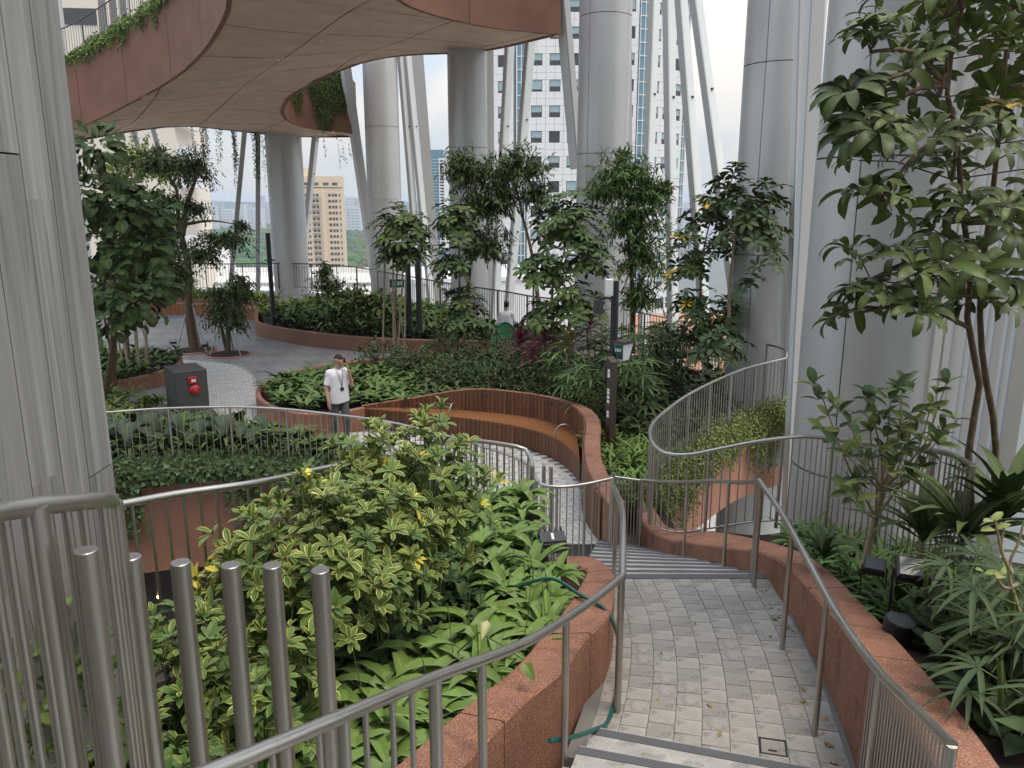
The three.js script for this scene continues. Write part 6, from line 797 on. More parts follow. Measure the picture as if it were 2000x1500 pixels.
{ const g = group('bamboo_stakes', 'thin bamboo and pale stakes propping the round-headed tree', 'tree stakes', [-3.14, 0.41, -20.6]); for (const [a, b, c, m] of [[-0.3, -0.12, 2.6, 0], [0.0, 0.1, 2.9, 0], [0.28, 0.45, 2.7, 0], [0.2, -0.02, 1.6, 1], [0.38, 0.16, 1.5, 1], [0.1, 0.36, 2.4, 0]]) bar('stake', V(a, -0.3, 0.1 * a), V(b, c, 0.2 * b), m ? 0.014 : 0.022, m ? M.steelPlain : M.cane, g); }
// elephant-ear leaves inside the curved fence
{ const ear = [0, 1, 2].map((k) => leafGeo({ w: 0.85, seg: 5, droop: 0.8 + 0.2 * k, fold: 0.25, shape: 'heart', wave: 0.1, seed: 260 + k, cols: [[0, [0.06, 0.1, 0.05]], [0.12, tones([0.024, 0.05, 0.03], 0.4, 3, 26)[k]], [1, tones([0.022, 0.046, 0.028], 0.4, 3, 27)[k]]] })), r = rand(261); [[-6.6, -13.2], [-6.1, -13.35], [-5.6, -13.4], [-5.1, -13.4], [-6.9, -13.5], [-4.7, -13.4], [-7.3, -13.1]].forEach(([x, z]) => { const P = new Plant('elephant_ear_plant', 'dark elephant-ear plant behind the curved fence', 'plant', [x, 0.1, z], 'elephant-ear plants behind the curved fence'); for (let k = 0; k < 9; k++) { const a = k * 2.4 + r(), e = V(Math.cos(a) * 0.22, 0.3 + 0.35 * r(), Math.sin(a) * 0.22); P.twig([V(0, 0, 0), e.clone().multiply(V(0.5, 0.7, 0.5)), e], 0.008, 4); P.leaf(ear[k % 3], e, V(Math.cos(a), -0.55, Math.sin(a) + 0.4), V(Math.cos(a) * 0.3, 1, Math.sin(a) * 0.3 + 0.6), 0.3 + 0.14 * r()); } P.done(M.leaf, { stemMat: M.petiole, stemName: 'stalks' }); }); }
// creeping and hanging plants
function trailing(name, label, strands, geos, len, seed, mat = M.leaf, fuzz = 0.06, step = 0.05, stemR = 0.003) { const r = rand(seed), g = group(name, label, 'creeper'), b = new GB(), t = new GB(), p0 = V(...strands[0][0]); g.position.copy(p0); for (const s of strands) { const c = new THREE.CatmullRomCurve3(s.map((q) => V(...q).sub(p0))), L = c.getLength(), n = Math.max(2, Math.round(L / step)); t.tube(c.getPoints(Math.max(3, Math.round(L / 0.2))), stemR, 3, false); for (let k = 0; k <= n; k++) { const at = c.getPoint(k / n).add(V((r() - 0.5) * fuzz * 2, (r() - 0.5) * fuzz * 2, (r() - 0.5) * fuzz * 2)); b.add(geos[Math.floor(r() * geos.length)], basis(at, dirOn(r).add(V(0, -0.5, 0.2)).normalize(), dirOn(r, -0.2, 1).add(V(0, 0, 0.6)), len * (0.6 + 0.8 * r()))); } } part('stems', t.geo(), M.petiole, g); stuffPart('foliage', b.geo(), mat, g); return g; }
{
  const r = rand(271), ivy = small([0.035, 0.085, 0.026], 271, 0.8), S = [], edge = nearEdge.slice(1, 10), c = new THREE.CatmullRomCurve3(edge.map(([x, z]) => V(x, 0, z))), at = (t) => c.getPointAt(t);
  for (let k = 0; k < 420; k++) { const t = 0.2 + 0.78 * (k / 420), p = at(t), h = (vnoise(t * 26, 3, 0, 7) > 0.55 ? 1.0 : 0.16) * (0.3 + 0.9 * r()), z = 0.33 + 0.08 * r(); S.push([[p.x, 0.12 + 0.12 * r(), p.z - 0.15 * r()], [p.x + 0.05 * (r() - 0.5), 0.1, p.z + 0.2], [p.x + 0.1 * (r() - 0.5), 0.0, p.z + z], [p.x + 0.25 * (r() - 0.5), -h * 0.6, p.z + z], [p.x + 0.3 * (r() - 0.5), -h, p.z + z]]); }
  trailing('ivy', 'glossy dark ivy spilling from the fence down the terracotta edge wall', S, ivy, 0.095, 272, M.gloss, 0.05, 0.07);
  const W2 = [], cb = new THREE.CatmullRomCurve3(voidBack.map(([x, y, z]) => V(x, y, z))), fine = small([0.125, 0.175, 0.06], 281, 0.5);
  for (let k = 0; k < 620; k++) { const t = r(), p = cb.getPointAt(t), h = (0.28 + 0.3 * vnoise(t * 14, 1, 0, 4)) * (0.5 + 0.9 * r()) + (vnoise(t * 22, 5, 0, 9) > 0.68 ? 0.7 * r() : 0), o = 0.05 + 0.16 * r(); W2.push([[p.x - 0.05, p.y + 0.05 + 0.25 * r(), p.z - 0.1], [p.x + o * 0.5, p.y + 0.12 * r(), p.z + o * 0.4], [p.x + o * 0.8, p.y - h * 0.4, p.z + o * 0.7], [p.x + o * 0.75 + 0.08 * (r() - 0.5), p.y - h, p.z + o * 0.6]]); }
  trailing('trailing_plant', 'fine-leaved pale green plant trailing over the salmon planter wall', W2, fine, 0.045, 282, M.matte, 0.035, 0.028, 0.0015);
  // ramp edge planting
  const R1 = [], le = new THREE.CatmullRomCurve3([[-19, -30.3], [-16.0, -29.85], [-13.3, -28.35], [-10.4, -26], [-8.7, -23.8], [-7.65, -22.2], [-6.9, -20.9]].map(([x, z]) => V(x, rampH(x, z) + 2.25, z)));
  for (let k = 0; k < 900; k++) { const t = r(), p = le.getPointAt(t), q = le.getPointAt(Math.min(1, t + 0.01)).sub(p).setY(0).normalize(), n = V(-q.z, 0, q.x), a = vnoise(t * 30, 2, 0, 3); const s = n.dot(V(1, 0, 1)) > 0 ? 1 : -1; n.multiplyScalar(s); const h = (0.15 + 0.6 * a * a) * r(), u = 0.1 + 0.45 * a * r(); R1.push([[p.x - n.x * 0.2, p.y - 0.1, p.z - n.z * 0.2], [p.x - n.x * 0.05, p.y + u, p.z - n.z * 0.05], [p.x + n.x * 0.12, p.y + u * 0.4, p.z + n.z * 0.12], [p.x + n.x * 0.14, p.y - h, p.z + n.z * 0.14]]); }
  trailing('ramp_planting', 'bright leafy planting along the upper edge of the ramp', R1, small([0.075, 0.14, 0.035], 291, 0.5), 0.1, 292, M.leaf, 0.08, 0.07);
  const R2 = [], ce = new THREE.CatmullRomCurve3([[-9.2, -34.5], [-8.9, -35.2], [-8.45, -35.55], [-7.6, -35.4], [-6.85, -35.2]].map(([x, z]) => V(x, rampH(x, z) + 2.25, z)));
  for (let k = 0; k < 800; k++) { const t = r(), p = ce.getPointAt(t), gapN = vnoise(t * 9, 7, 0, 2), h = (t > 0.3 && t < 0.42 ? 0.4 : 1.0 + 1.4 * gapN) * (0.4 + 0.7 * r()); R2.push([[p.x, p.y + 0.05 + 0.25 * r(), p.z - 0.1], [p.x, p.y + 0.1, p.z + 0.1], [p.x + 0.05 * (r() - 0.5), p.y - h * 0.5, p.z + 0.14 + 0.1 * r()], [p.x + 0.15 * (r() - 0.5), p.y - h, p.z + 0.14 + 0.1 * r()]]); }
  for (const [x, y] of [[-8.0, 1.1], [-7.4, 1.6], [-7.2, 1.3], [-8.3, 0.6], [-6.95, 1.0]]) R2.push([[x, rampH(x, -35.3) + 0.6, -35.1], [x + 0.05, rampH(x, -35.3) - y * 0.5, -35.0], [x + 0.1, rampH(x, -35.3) - y, -35.0]]);
  trailing('hanging_curtain', 'green hanging curtain of fine vines on the far ramp edge', R2, small([0.065, 0.115, 0.035], 301, 0.45), 0.085, 302, M.matte, 0.06, 0.06);
  const V2 = []; for (const [px, len, n] of [[-13.75, 1.6, 14], [-13.2, 1.1, 5], [-12.55, 1.9, 14], [-11.85, 1.75, 10], [-11.4, 2.0, 3], [-14.2, 1.3, 3], [-11.1, 1.2, 2]]) for (let k = 0; k < n; k++) { const x = px + 0.28 * (r() - 0.5), z = -37.3 + (px + 13) * -0.5, y0 = 8.0, l = (0.8 + len) * (0.55 + 0.6 * r()); V2.push([[x, y0, z], [x + 0.04, y0 - l * 0.5, z + 0.03], [x + 0.06 * (r() - 0.5), y0 - l, z]]); }
  trailing('hanging_vines', 'loose vine tassels hanging under the far edge of the ramp', V2, small([0.06, 0.11, 0.035], 311, 0.5), 0.09, 312, M.leaf, 0.05, 0.06);
  const wl = []; for (let k = 0; k < 14; k++) { const z = -3.6 - r() * 1.0, x = -2.65 + 0.1 * r(); wl.push([[x, 1.25, z], [x, 1.6, z], [x + 0.1 * (r() - 0.5), 1.6 + 0.7 * r(), z + 0.2 * (r() - 0.5)]]); } trailing('climber', 'climbing leaves at the foot of the clad wall behind the near railing', wl, small([0.06, 0.13, 0.03], 321, 0.6), 0.1, 322, M.gloss, 0.06, 0.06);
}
{ // a few fallen leaves on the paving
  const r = rand(333), g = leafGeo({ w: 0.45, seg: 3, droop: 0.5, fold: 0.3, shape: 'oval', cols: [[0, [0.3, 0.2, 0.08]], [1, [0.22, 0.13, 0.05]]] }), n = 46, m = new THREE.InstancedMesh(g, M.matte, n), c = new THREE.Color();
  for (let k = 0; k < n; k++) { const t = r(), far = k > 26, a = far ? pathNear[Math.floor(t * 60)].clone().lerp(pathFar[Math.floor(t * 60)], r() < 0.6 ? 0.9 + 0.08 * r() : r()).setY(0.02) : landL[Math.floor(t * 17)].clone().lerp(landR[Math.floor(t * 17)], r() < 0.7 ? 0.9 + 0.08 * r() : 0.1 + 0.8 * r()).setY(1.03); m.setMatrixAt(k, basis(a, V(r() - 0.5, 0.02, r() - 0.5), V(0, 1, 0), 0.03 + 0.035 * r())); const q = 0.5 + r(); m.setColorAt(k, c.setRGB(q, q * (0.8 + 0.4 * r()), q)); }
  m.name = 'leaf_litter'; m.userData = { kind: 'stuff', label: 'scattered dry fallen leaves on the pale paving', category: 'litter' }; scene.add(m);
}
// ---------------------------------------------------------------- the city beyond
const glassBlue = std({ color: new THREE.Color(0.16, 0.27, 0.33), roughness: 0.15, metalness: 0.35 }), blindMat = std({ color: new THREE.Color(0.30, 0.40, 0.41), roughness: 0.5 }), paneDark = std({ color: new THREE.Color(0.06, 0.065, 0.07), roughness: 0.2, metalness: 0.2 }), towerWhite = std({ color: new THREE.Color(0.7, 0.69, 0.68), roughness: 0.6 }), jointGrey = std({ color: new THREE.Color(0.33, 0.33, 0.34), roughness: 0.8 });
{ // white office tower: facets, each with bays of windows between panels
  const g = group('office_tower', 'white panelled office tower with square windows and glazed corner strips', 'tower', [0, -100, -124]);
  const F = 3.62, y0 = 74, floors = 17; // storeys in view
  const facets = [ // from, to in metres, bays
    [[-6, -3], [0.2, -0.6], 2, 0], [[0.6, -0.5], [2.0, 0], 0, 1], [[2.3, 0.1], [18.4, 0.6], 6, 0], [[18.6, 0.5], [20.2, -0.2], 0, 1], [[20.4, -0.3], [26.4, -5.5], 3, 0], [[26.5, -5.7], [27.6, -7.4], 0, 1], [[27.7, -7.6], [28, -24], 0, 0]];
  let nPanels = 0; const winF = boxGeo(-0.78, -0.82, -0.1, 0.78, 0.82, 0.02), blind = boxGeo(-0.74, -0.1, 0.022, 0.74, 0.78, 0.03), blindLow = boxGeo(-0.74, -0.5, 0.022, 0.74, 0.78, 0.03), rr = rand(400);
  for (const [a, b, bays, glass] of facets) {
    const L = Math.hypot(b[0] - a[0], b[1] - a[1]), yaw = -Math.atan2(b[1] - a[1], b[0] - a[0]), cy = Math.cos(yaw), sy = Math.sin(yaw), put = (m, x = 0, y = 0, z = 0) => { m.position.set(a[0] + x * cy + z * sy, y, a[1] - x * sy + z * cy); m.rotation.y = yaw; return m; };
    if (glass) { const m = put(part('glazed_strip', boxGeo(0, 0, -0.4, L, 150, -0.2), glassBlue, g)), mu = new GB(); for (let y = 60; y < 150; y += F / 2) mu.box(0, y, -0.2, L, y + 0.12, -0.1); for (const x of [0.05, L / 2, L - 0.15]) mu.box(x, 60, -0.2, x + 0.1, 150, -0.08); part('mullions', mu.geo(), towerWhite, m); continue; }
    const wl = put(part('wall', boxGeo(0, 0, -1.2, L, 150, -0.14), jointGrey, g)); if (!bays) continue;
    const bw = L / bays, pier = boxGeo(0.02, 0, -0.14, (bw - 1.6) / 2 - 0.02, 1.64, 0.02), sp = boxGeo(0.02, 0, -0.14, bw / 2 - 0.02, (F - 1.66) / 2 - 0.03, 0.03), rest = new GB();
    for (let f = 0; f < floors; f++) for (let k = 0; k < bays; k++) {
      const y = y0 + f * F, x = k * bw;
      const fr = put(part('window', winF, paneDark, g), x + bw / 2, y, -0.12); if (rr() < 0.86) part('blind', rr() < 0.35 ? blindLow : blind, blindMat, fr);
      for (const px of [x, x + (bw + 1.6) / 2]) rest.add(pier, new THREE.Matrix4().makeTranslation(px, y - 0.82, 0));
      for (const [px, q] of [[x, 0], [x + bw / 2, 0], [x, 1], [x + bw / 2, 1]]) rest.add(sp, new THREE.Matrix4().makeTranslation(px, y + 0.85 + q * (F - 1.66) / 2, 0));
    }
    stuffPart('cladding_panels', rest.geo(), towerWhite, wl);
  }
}
const block = (name, label, cat, x, z, w, d, y0, y1, mat, turn = 0, grp) => { const g = group(name, label, cat, [x, y0, z], turn, grp); part('wall', boxGeo(-w / 2, 0, -d, w / 2, y1 - y0, 0), mat, g); return g; };
{ // cream apartment tower
  const cream = std({ color: new THREE.Color(0.66, 0.53, 0.38), roughness: 0.8 }), g = group('apartment_tower', 'tall cream apartment tower with rows of small dark windows', 'tower', [-77.74, -21.44, -330.0], 0.12), Hh = 38; part('wall', boxGeo(-8.6, -60, -14, 8.6, Hh - 6.5, 0), cream, g); part('crown_storeys', boxGeo(-8.9, Hh - 6.3, -14.3, 8.7, Hh - 2, 0.3), cream, g); part('roof_plant', boxGeo(-7, Hh - 2, -10, -2, Hh + 1.2, -3), cream, g); part('pilaster', boxGeo(0.6, -60, 0, 2.2, Hh - 8, 0.9), cream, g);
  const b = new GB(); for (let f = 0; f < 24; f++) for (const [x, w] of [[-7.8, 0.8], [-6.2, 0.9], [-5, 0.7], [-3.2, 1.2], [-1.6, 1.1], [3.2, 1.1], [4.7, 0.9], [5.9, 0.9], [7.6, 0.5]]) b.box(x, Hh - 10 - f * 2.35, 0.02, x + w, Hh - 8.9 - f * 2.35, 0.08); for (const x of [-6, -2.5, 1.5, 5]) b.box(x, Hh - 5.6, 0.32, x + 2.2, Hh - 4.5, 0.36); const m = stuffPart('windows', b.geo(), std({ color: new THREE.Color(0.10, 0.085, 0.085), roughness: 0.4 }), g);
  const s = new GB(); for (let f = 0; f < 24; f++) s.box(-3.4, Hh - 10.5 - f * 2.35, 0.02, -0.4, Hh - 10.2 - f * 2.35, 0.6); stuffPart('sills', s.geo(), std({ color: new THREE.Color(0.5, 0.47, 0.43), roughness: 0.8 }), g);
}
{ // blue glass tower between white edges
  const g = group('glass_tower', 'blue glass tower with white balconied edges far behind the trees', 'tower', [-29.19, -19.1, -300.0], -0.1); part('glass', boxGeo(-3.2, -60, -8, 4.2, 42, 0), glassBlue, g); part('edge', boxGeo(-4.6, 8, -6, -2.6, 41, 0.6), towerWhite, g); part('edge', boxGeo(2.6, 6, -6, 4.6, 39, 0.6), towerWhite, g); const b = new GB(); for (let f = 0; f < 30; f++) b.box(-4.4, 8.5 + f * 1.08, 0.62, -3, 9 + f * 1.08, 0.66).box(3, 6.5 + f * 1.08, 0.62, 4.4, 7 + f * 1.08, 0.66); stuffPart('balconies', b.geo(), paneDark, g); const m = new GB(); for (let f = 0; f < 46; f++) m.box(-2.6, -10 + f * 1.08, 0.01, 2.6, -9.9 + f * 1.08, 0.06); stuffPart('mullions', m.geo(), towerWhite, g);
}
{ // white roofs below the fence, and the building with its name on the parapet
  const roof = std({ color: new THREE.Color(0.74, 0.69, 0.61), roughness: 0.7 }), g = group('flat_roof_building', 'broad sunlit white flat roof below the far fence', 'building', [0, 0, 0]); part('roof', boxGeo(-95, -12, -178, -12, -11, -96), roof, g); part('parapet', boxGeo(-95, -11, -179.5, -12, -10, -178), towerWhite, g); part('kerb', new GB().box(-95, -11, -150, -12, -10.4, -149).box(-60, -11, -149, -59, -10.4, -96).geo(), jointGrey, g); part('wall', boxGeo(-95, -90, -177.5, -12, -12, -96.5), towerWhite, g);
  for (const [x, z, w] of [[-70, -160, 6], [-52, -170, 4], [-36, -140, 5], [-80, -130, 7]]) part('roof_unit', boxGeo(x, -11, z - 3, x + w, -8.6, z), jointGrey, g);
  part('vent_tower', boxGeo(-62.5, -11, -172, -59.5, -3.5, -169), towerWhite, g);
  const s = group('named_building', 'white building with its name in dark letters along the parapet', 'building', [-5.4, -2.59, -70.0], 0.35), dk = std({ color: new THREE.Color(0.06, 0.06, 0.065), roughness: 0.6 }); part('wall', boxGeo(-3.2, -90, -14, 14, 0.0, 0), towerWhite, s); part('parapet', boxGeo(-3.3, 0, -14, 14, 0.35, 0.15), towerWhite, s); const t = part('lettering', letters('ROYAL', 1.35, 0.12), dk, s); t.position.set(0.2, -1.1, 0.05); t.scale.x = 0.8; const u = part('lettering', letters('BUILDING', 0.75, 0.1), dk, s); u.position.set(1.6, -2.75, 0.05); u.scale.x = 0.8;
  const o = group('tiled_roof_house', 'row house with an orange tiled roof far below beside the white tower', 'building', [16.39, -7.86, -75.0], 0.2), tile = std({ color: new THREE.Color(0.4, 0.2, 0.13), roughness: 0.85 }); part('wall', boxGeo(-9, -70, -10, 9, -2.2, 0), towerWhite, o); part('roof', new GB().hex([V(-9.5, -2.2, 0.6), V(9.5, -2.2, 0.6), V(9.5, -2.2, -10.6), V(-9.5, -2.2, -10.6)], [V(-9, 1.2, -4.8), V(9, 1.2, -4.8), V(9, 1.2, -5.2), V(-9, 1.2, -5.2)]).geo(), tile, o);
  const o2 = group('tiled_roof_house', 'second orange-roofed house behind the pale fence', 'building', [13.86, -8.63, -60.0], -0.25); part('wall', boxGeo(-8, -70, -9, 8, -2.2, 0), towerWhite, o2); part('roof', new GB().hex([V(-8.5, -2.2, 0.6), V(8.5, -2.2, 0.6), V(8.5, -2.2, -9.6), V(-8.5, -2.2, -9.6)], [V(-8, 1.4, -4.2), V(8, 1.4, -4.2), V(8, 1.4, -4.6), V(-8, 1.4, -4.6)]).geo(), tile, o2);
  const bg = group('beige_block', 'plain beige building with balconies seen under the ramp behind the light green tree', 'building', [-41.61, 9.47, -90.0], 0.1); part('wall', boxGeo(-14, -90, -12, 4.9, 30, 0), std({ color: new THREE.Color(0.68, 0.61, 0.53), roughness: 0.85 }), bg); for (let k = 0; k < 8; k++) part('balcony', boxGeo(4.9, -10 + k * 3.2, -6, 6.2, -8.8 + k * 3.2, 0.1), towerWhite, bg); for (let k = 0; k < 5; k++) part('window_band', boxGeo(-13, 13 + k * 3.4, 0.02, -2, 14.6 + k * 3.4, 0.08), paneDark, bg);
}
{ // far land, wood and skyline
  const land = struct('ground', new THREE.PlaneGeometry(16000, 16000).rotateX(-Math.PI / 2).translate(0, -100, 0), std({ color: new THREE.Color(0.13, 0.14, 0.125), roughness: 1 }));
  const hg = new GB(), N = 60; for (let k = 0; k <= N; k++) { const x = lerp(-4200, 3200, k / N), h = -100 + 92 + 26 * fbm(k * 0.13, 3, 0, 4, 5); hg.v(x, -100, -4700, 0, 0.5, 0.8, 0, 0); hg.v(x, h, -5200 + 200 * Math.sin(k), 0, 0.5, 0.8, 0, 1); hg.v(x, -100, -6200, 0, 0.5, -0.8, 0, 2); } for (let k = 0; k < N; k++) for (const q of [0, 1]) { const s = k * 3 + q; hg.i.push(s, s + 3, s + 1, s + 1, s + 3, s + 4); } struct('hills', hg.geo(), std({ color: new THREE.Color(0.05, 0.085, 0.05), roughness: 1 }));
  // tree crowns of the wood
  const ball = (seed) => { const g = new THREE.IcosahedronGeometry(1, 3), p = g.attributes.position; for (let k = 0; k < p.count; k++) { const v = V(p.getX(k), p.getY(k), p.getZ(k)), n = 0.72 + 0.4 * vnoise(v.x * 2.2 + 7, v.y * 2.2 + v.z * 2.3 + seed, 0, seed) + 0.28 * vnoise(v.x * 6, v.y * 6 + v.z * 6 + 3, 0, seed + 2); p.setXYZ(k, v.x * n, v.y * n * 0.75, v.z * n); } g.computeVertexNormals(); return g; };
  const r = rand(500), n = 2600, c = new THREE.Color(); for (const [v, sd] of [[0, 1], [1, 5]]) { const m = new THREE.InstancedMesh(ball(sd), std({ color: 0xffffff, roughness: 1 }), n); for (let k = 0; k < n; k++) { const t = Math.pow(r(), 1.5), z = -lerp(420, 2600, t), x = z * lerp(0.42, -0.12, r()) * -1 * -1, s = 7 + 14 * r() * r(); m.setMatrixAt(k, new THREE.Matrix4().compose(V(x, -98 + 12 * fbm(x * 0.004, z * 0.004, 0, 3, 6) + s * 0.4 + 14 * sstep(-z, 700, 1600), z), new THREE.Quaternion().setFromAxisAngle(up, r() * 6), V(s, s, s))); const q = r(), gold = q > 0.95 && z > -900; gold ? c.setRGB(0.5, 0.38, 0.05) : c.setRGB(0.02 + 0.06 * r(), 0.045 + 0.08 * r(), 0.015); m.setColorAt(k, c); } m.name = numbered('distant_wood'); m.userData = { kind: 'stuff', label: 'dense green wood between the city towers', category: 'wood' }; scene.add(m); }
  // skyline blocks
  const pale = [0.5, 0.58, 0.44].map((k) => std({ color: new THREE.Color(k, k * 1.0, k * 1.02), roughness: 0.8 })), wb = std({ color: new THREE.Color(0.3, 0.32, 0.35), roughness: 0.5 });
  const sky = [[408, 391, 2300, 26, 0], [428, 392, 2200, 20, 2], [418, 402, 2000, 14, 1], [470, 400, 2400, 24, 1], [510, 382, 3000, 30, 2], [520, 396, 2600, 24, 0], [500, 406, 2200, 34, 1], [672, 394, 2400, 20, 1], [684, 384, 2300, 24, 1], [697, 386, 2500, 20, 0], [706, 392, 2200, 16, 1], [716, 398, 2600, 22, 2], [690, 404, 2000, 36, 1], [446, 408, 2100, 30, 1], [486, 398, 3200, 26, 2], [664, 400, 2900, 30, 2], [1330, 396, 2300, 40, 1], [1342, 402, 2100, 40, 0], [1362, 400, 2600, 40, 2], [1388, 404, 2300, 50, 1]];
  const where = ['over the wood', 'beside the cream tower', 'behind the leaning fins'];
  sky.forEach(([px, py, z, w, k], i) => { const x = (px - 1000) / 1550 * z * 0.98, top = 4.3 - z * Math.tan((12.9 * Math.PI / 180) + Math.atan((py - 750) / 1550)), pl = where[px > 1000 ? 2 : px > 600 ? 1 : 0]; const g = block('distant_block', 'hazy pale high-rise block on the skyline ' + pl, 'building', x, -z, w, 30, -100, top, pale[k], 0.1 * (i % 3), 'skyline blocks ' + pl); const b = new GB(), H = top + 100; for (let y = H - 8; y > H * 0.4; y -= 7) for (let q = 0; q < 3; q++) b.box(w * (-0.42 + q * 0.3), y, 0.1, w * (-0.42 + q * 0.3 + 0.2), y + 2.4, 0.4); stuffPart('window_bands', b.geo(), wb, g); });
}
scene.fog = new THREE.FogExp2(0xcfdcec, 0.00016);
// ---------------------------------------------------------------- people: distance fields meshed by surface nets
function sdMesh(f, lo, hi, cell) {
  const n = [0, 1, 2].map((k) => Math.ceil((hi[k] - lo[k]) / cell) + 1), F = new Float32Array(n[0] * n[1] * n[2]), id = new Int32Array(F.length).fill(-1), at = (i, j, k) => (k * n[1] + j) * n[0] + i, b = new GB();
  for (let k = 0; k < n[2]; k++) for (let j = 0; j < n[1]; j++) for (let i = 0; i < n[0]; i++) F[at(i, j, k)] = f(lo[0] + i * cell, lo[1] + j * cell, lo[2] + k * cell);
  for (let k = 0; k < n[2] - 1; k++) for (let j = 0; j < n[1] - 1; j++) for (let i = 0; i < n[0] - 1; i++) {
    let c = 0, x = 0, y = 0, z = 0, m = 0; const v = []; for (let q = 0; q < 8; q++) { v[q] = F[at(i + (q & 1), j + (q >> 1 & 1), k + (q >> 2))]; if (v[q] < 0) m++; } if (m === 0 || m === 8) continue;
    for (let q = 0; q < 8; q++) for (const d of [1, 2, 4]) { if (q & d) continue; const w = q | d; if ((v[q] < 0) === (v[w] < 0)) continue; const t = v[q] / (v[q] - v[w]); x += (q & 1) + (d === 1 ? t : 0); y += (q >> 1 & 1) + (d === 2 ? t : 0); z += (q >> 2) + (d === 4 ? t : 0); c++; }
    const X = lo[0] + (i + x / c) * cell, Y = lo[1] + (j + y / c) * cell, Z = lo[2] + (k + z / c) * cell, e = cell * 0.6, g = V(f(X + e, Y, Z) - f(X - e, Y, Z), f(X, Y + e, Z) - f(X, Y - e, Z), f(X, Y, Z + e) - f(X, Y, Z - e)).normalize(); id[at(i, j, k)] = b.v(X, Y, Z, g.x, g.y, g.z, X, Y);
  }
  const quad = (a, c, d, e, flip) => { if (a < 0 || c < 0 || d < 0 || e < 0) return; flip ? b.i.push(a, d, c, a, e, d) : b.i.push(a, c, d, a, d, e); };
  for (let k = 1; k < n[2] - 1; k++) for (let j = 1; j < n[1] - 1; j++) for (let i = 1; i < n[0] - 1; i++) { const s = F[at(i, j, k)] < 0; if (s !== (F[at(i + 1, j, k)] < 0)) quad(id[at(i, j - 1, k - 1)], id[at(i, j, k - 1)], id[at(i, j, k)], id[at(i, j - 1, k)], !s); if (s !== (F[at(i, j + 1, k)] < 0)) quad(id[at(i - 1, j, k - 1)], id[at(i - 1, j, k)], id[at(i, j, k)], id[at(i, j, k - 1)], !s); if (s !== (F[at(i, j, k + 1)] < 0)) quad(id[at(i - 1, j - 1, k)], id[at(i, j - 1, k)], id[at(i, j, k)], id[at(i - 1, j, k)], !s); }
  return b.geo();
}
const cap = (a, b, ra, rb = ra) => ({ a, d: [b[0] - a[0], b[1] - a[1], b[2] - a[2]], l: (b[0] - a[0]) ** 2 + (b[1] - a[1]) ** 2 + (b[2] - a[2]) ** 2 || 1e-9, ra, rb });
const field = (prims, k = 0.03, inflate = 0) => (x, y, z) => { let r = 1e3; for (const p of prims) { const px = x - p.a[0], py = y - p.a[1], pz = z - p.a[2], t = clamp((px * p.d[0] + py * p.d[1] + pz * p.d[2]) / p.l), d = Math.hypot(px - p.d[0] * t, py - p.d[1] * t, pz - p.d[2] * t) - lerp(p.ra, p.rb, t) - inflate; const h = clamp(0.5 + 0.5 * (r - d) / k); r = lerp(r, d, h) - k * h * (1 - h); } return r; };
function handPrims(w, dir, palmN, side, curl) { // wrist point, direction of the hand, normal of the palm, side of the thumb (+1/-1)
  const W = V(...w), D = V(...dir).normalize(), N = V(...palmN).addScaledVector(D, -V(...palmN).dot(D)).normalize(), S = D.clone().cross(N).multiplyScalar(side), A = (v) => [v.x, v.y, v.z], P = (a, b, c) => W.clone().addScaledVector(D, a).addScaledVector(S, b).addScaledVector(N, c), out = [];
  for (const s of [-0.026, -0.009, 0.009, 0.026]) out.push(cap(A(P(0.005, s * 0.6, 0)), A(P(0.085, s, 0)), 0.016, 0.0125));
  [[-0.029, 0.062], [-0.0095, 0.074], [0.0105, 0.08], [0.03, 0.072]].forEach(([s, l]) => { const k = P(0.088, s, 0), m = k.clone().addScaledVector(D, l * 0.5 * Math.cos(curl * 0.6)).addScaledVector(N, l * 0.5 * Math.sin(curl * 0.6)), e = m.clone().addScaledVector(D, l * 0.5 * Math.cos(curl * 1.6)).addScaledVector(N, l * 0.5 * Math.sin(curl * 1.6)); out.push(cap(A(k), A(m), 0.0092, 0.0085), cap(A(m), A(e), 0.0085, 0.0075)); });
  const t0 = P(0.02, 0.026, 0.004), t1 = P(0.055, 0.05, 0.014), t2 = P(0.085, 0.056, 0.026); out.push(cap(A(t0), A(t1), 0.013, 0.0105), cap(A(t1), A(t2), 0.0105, 0.009)); return out;
}
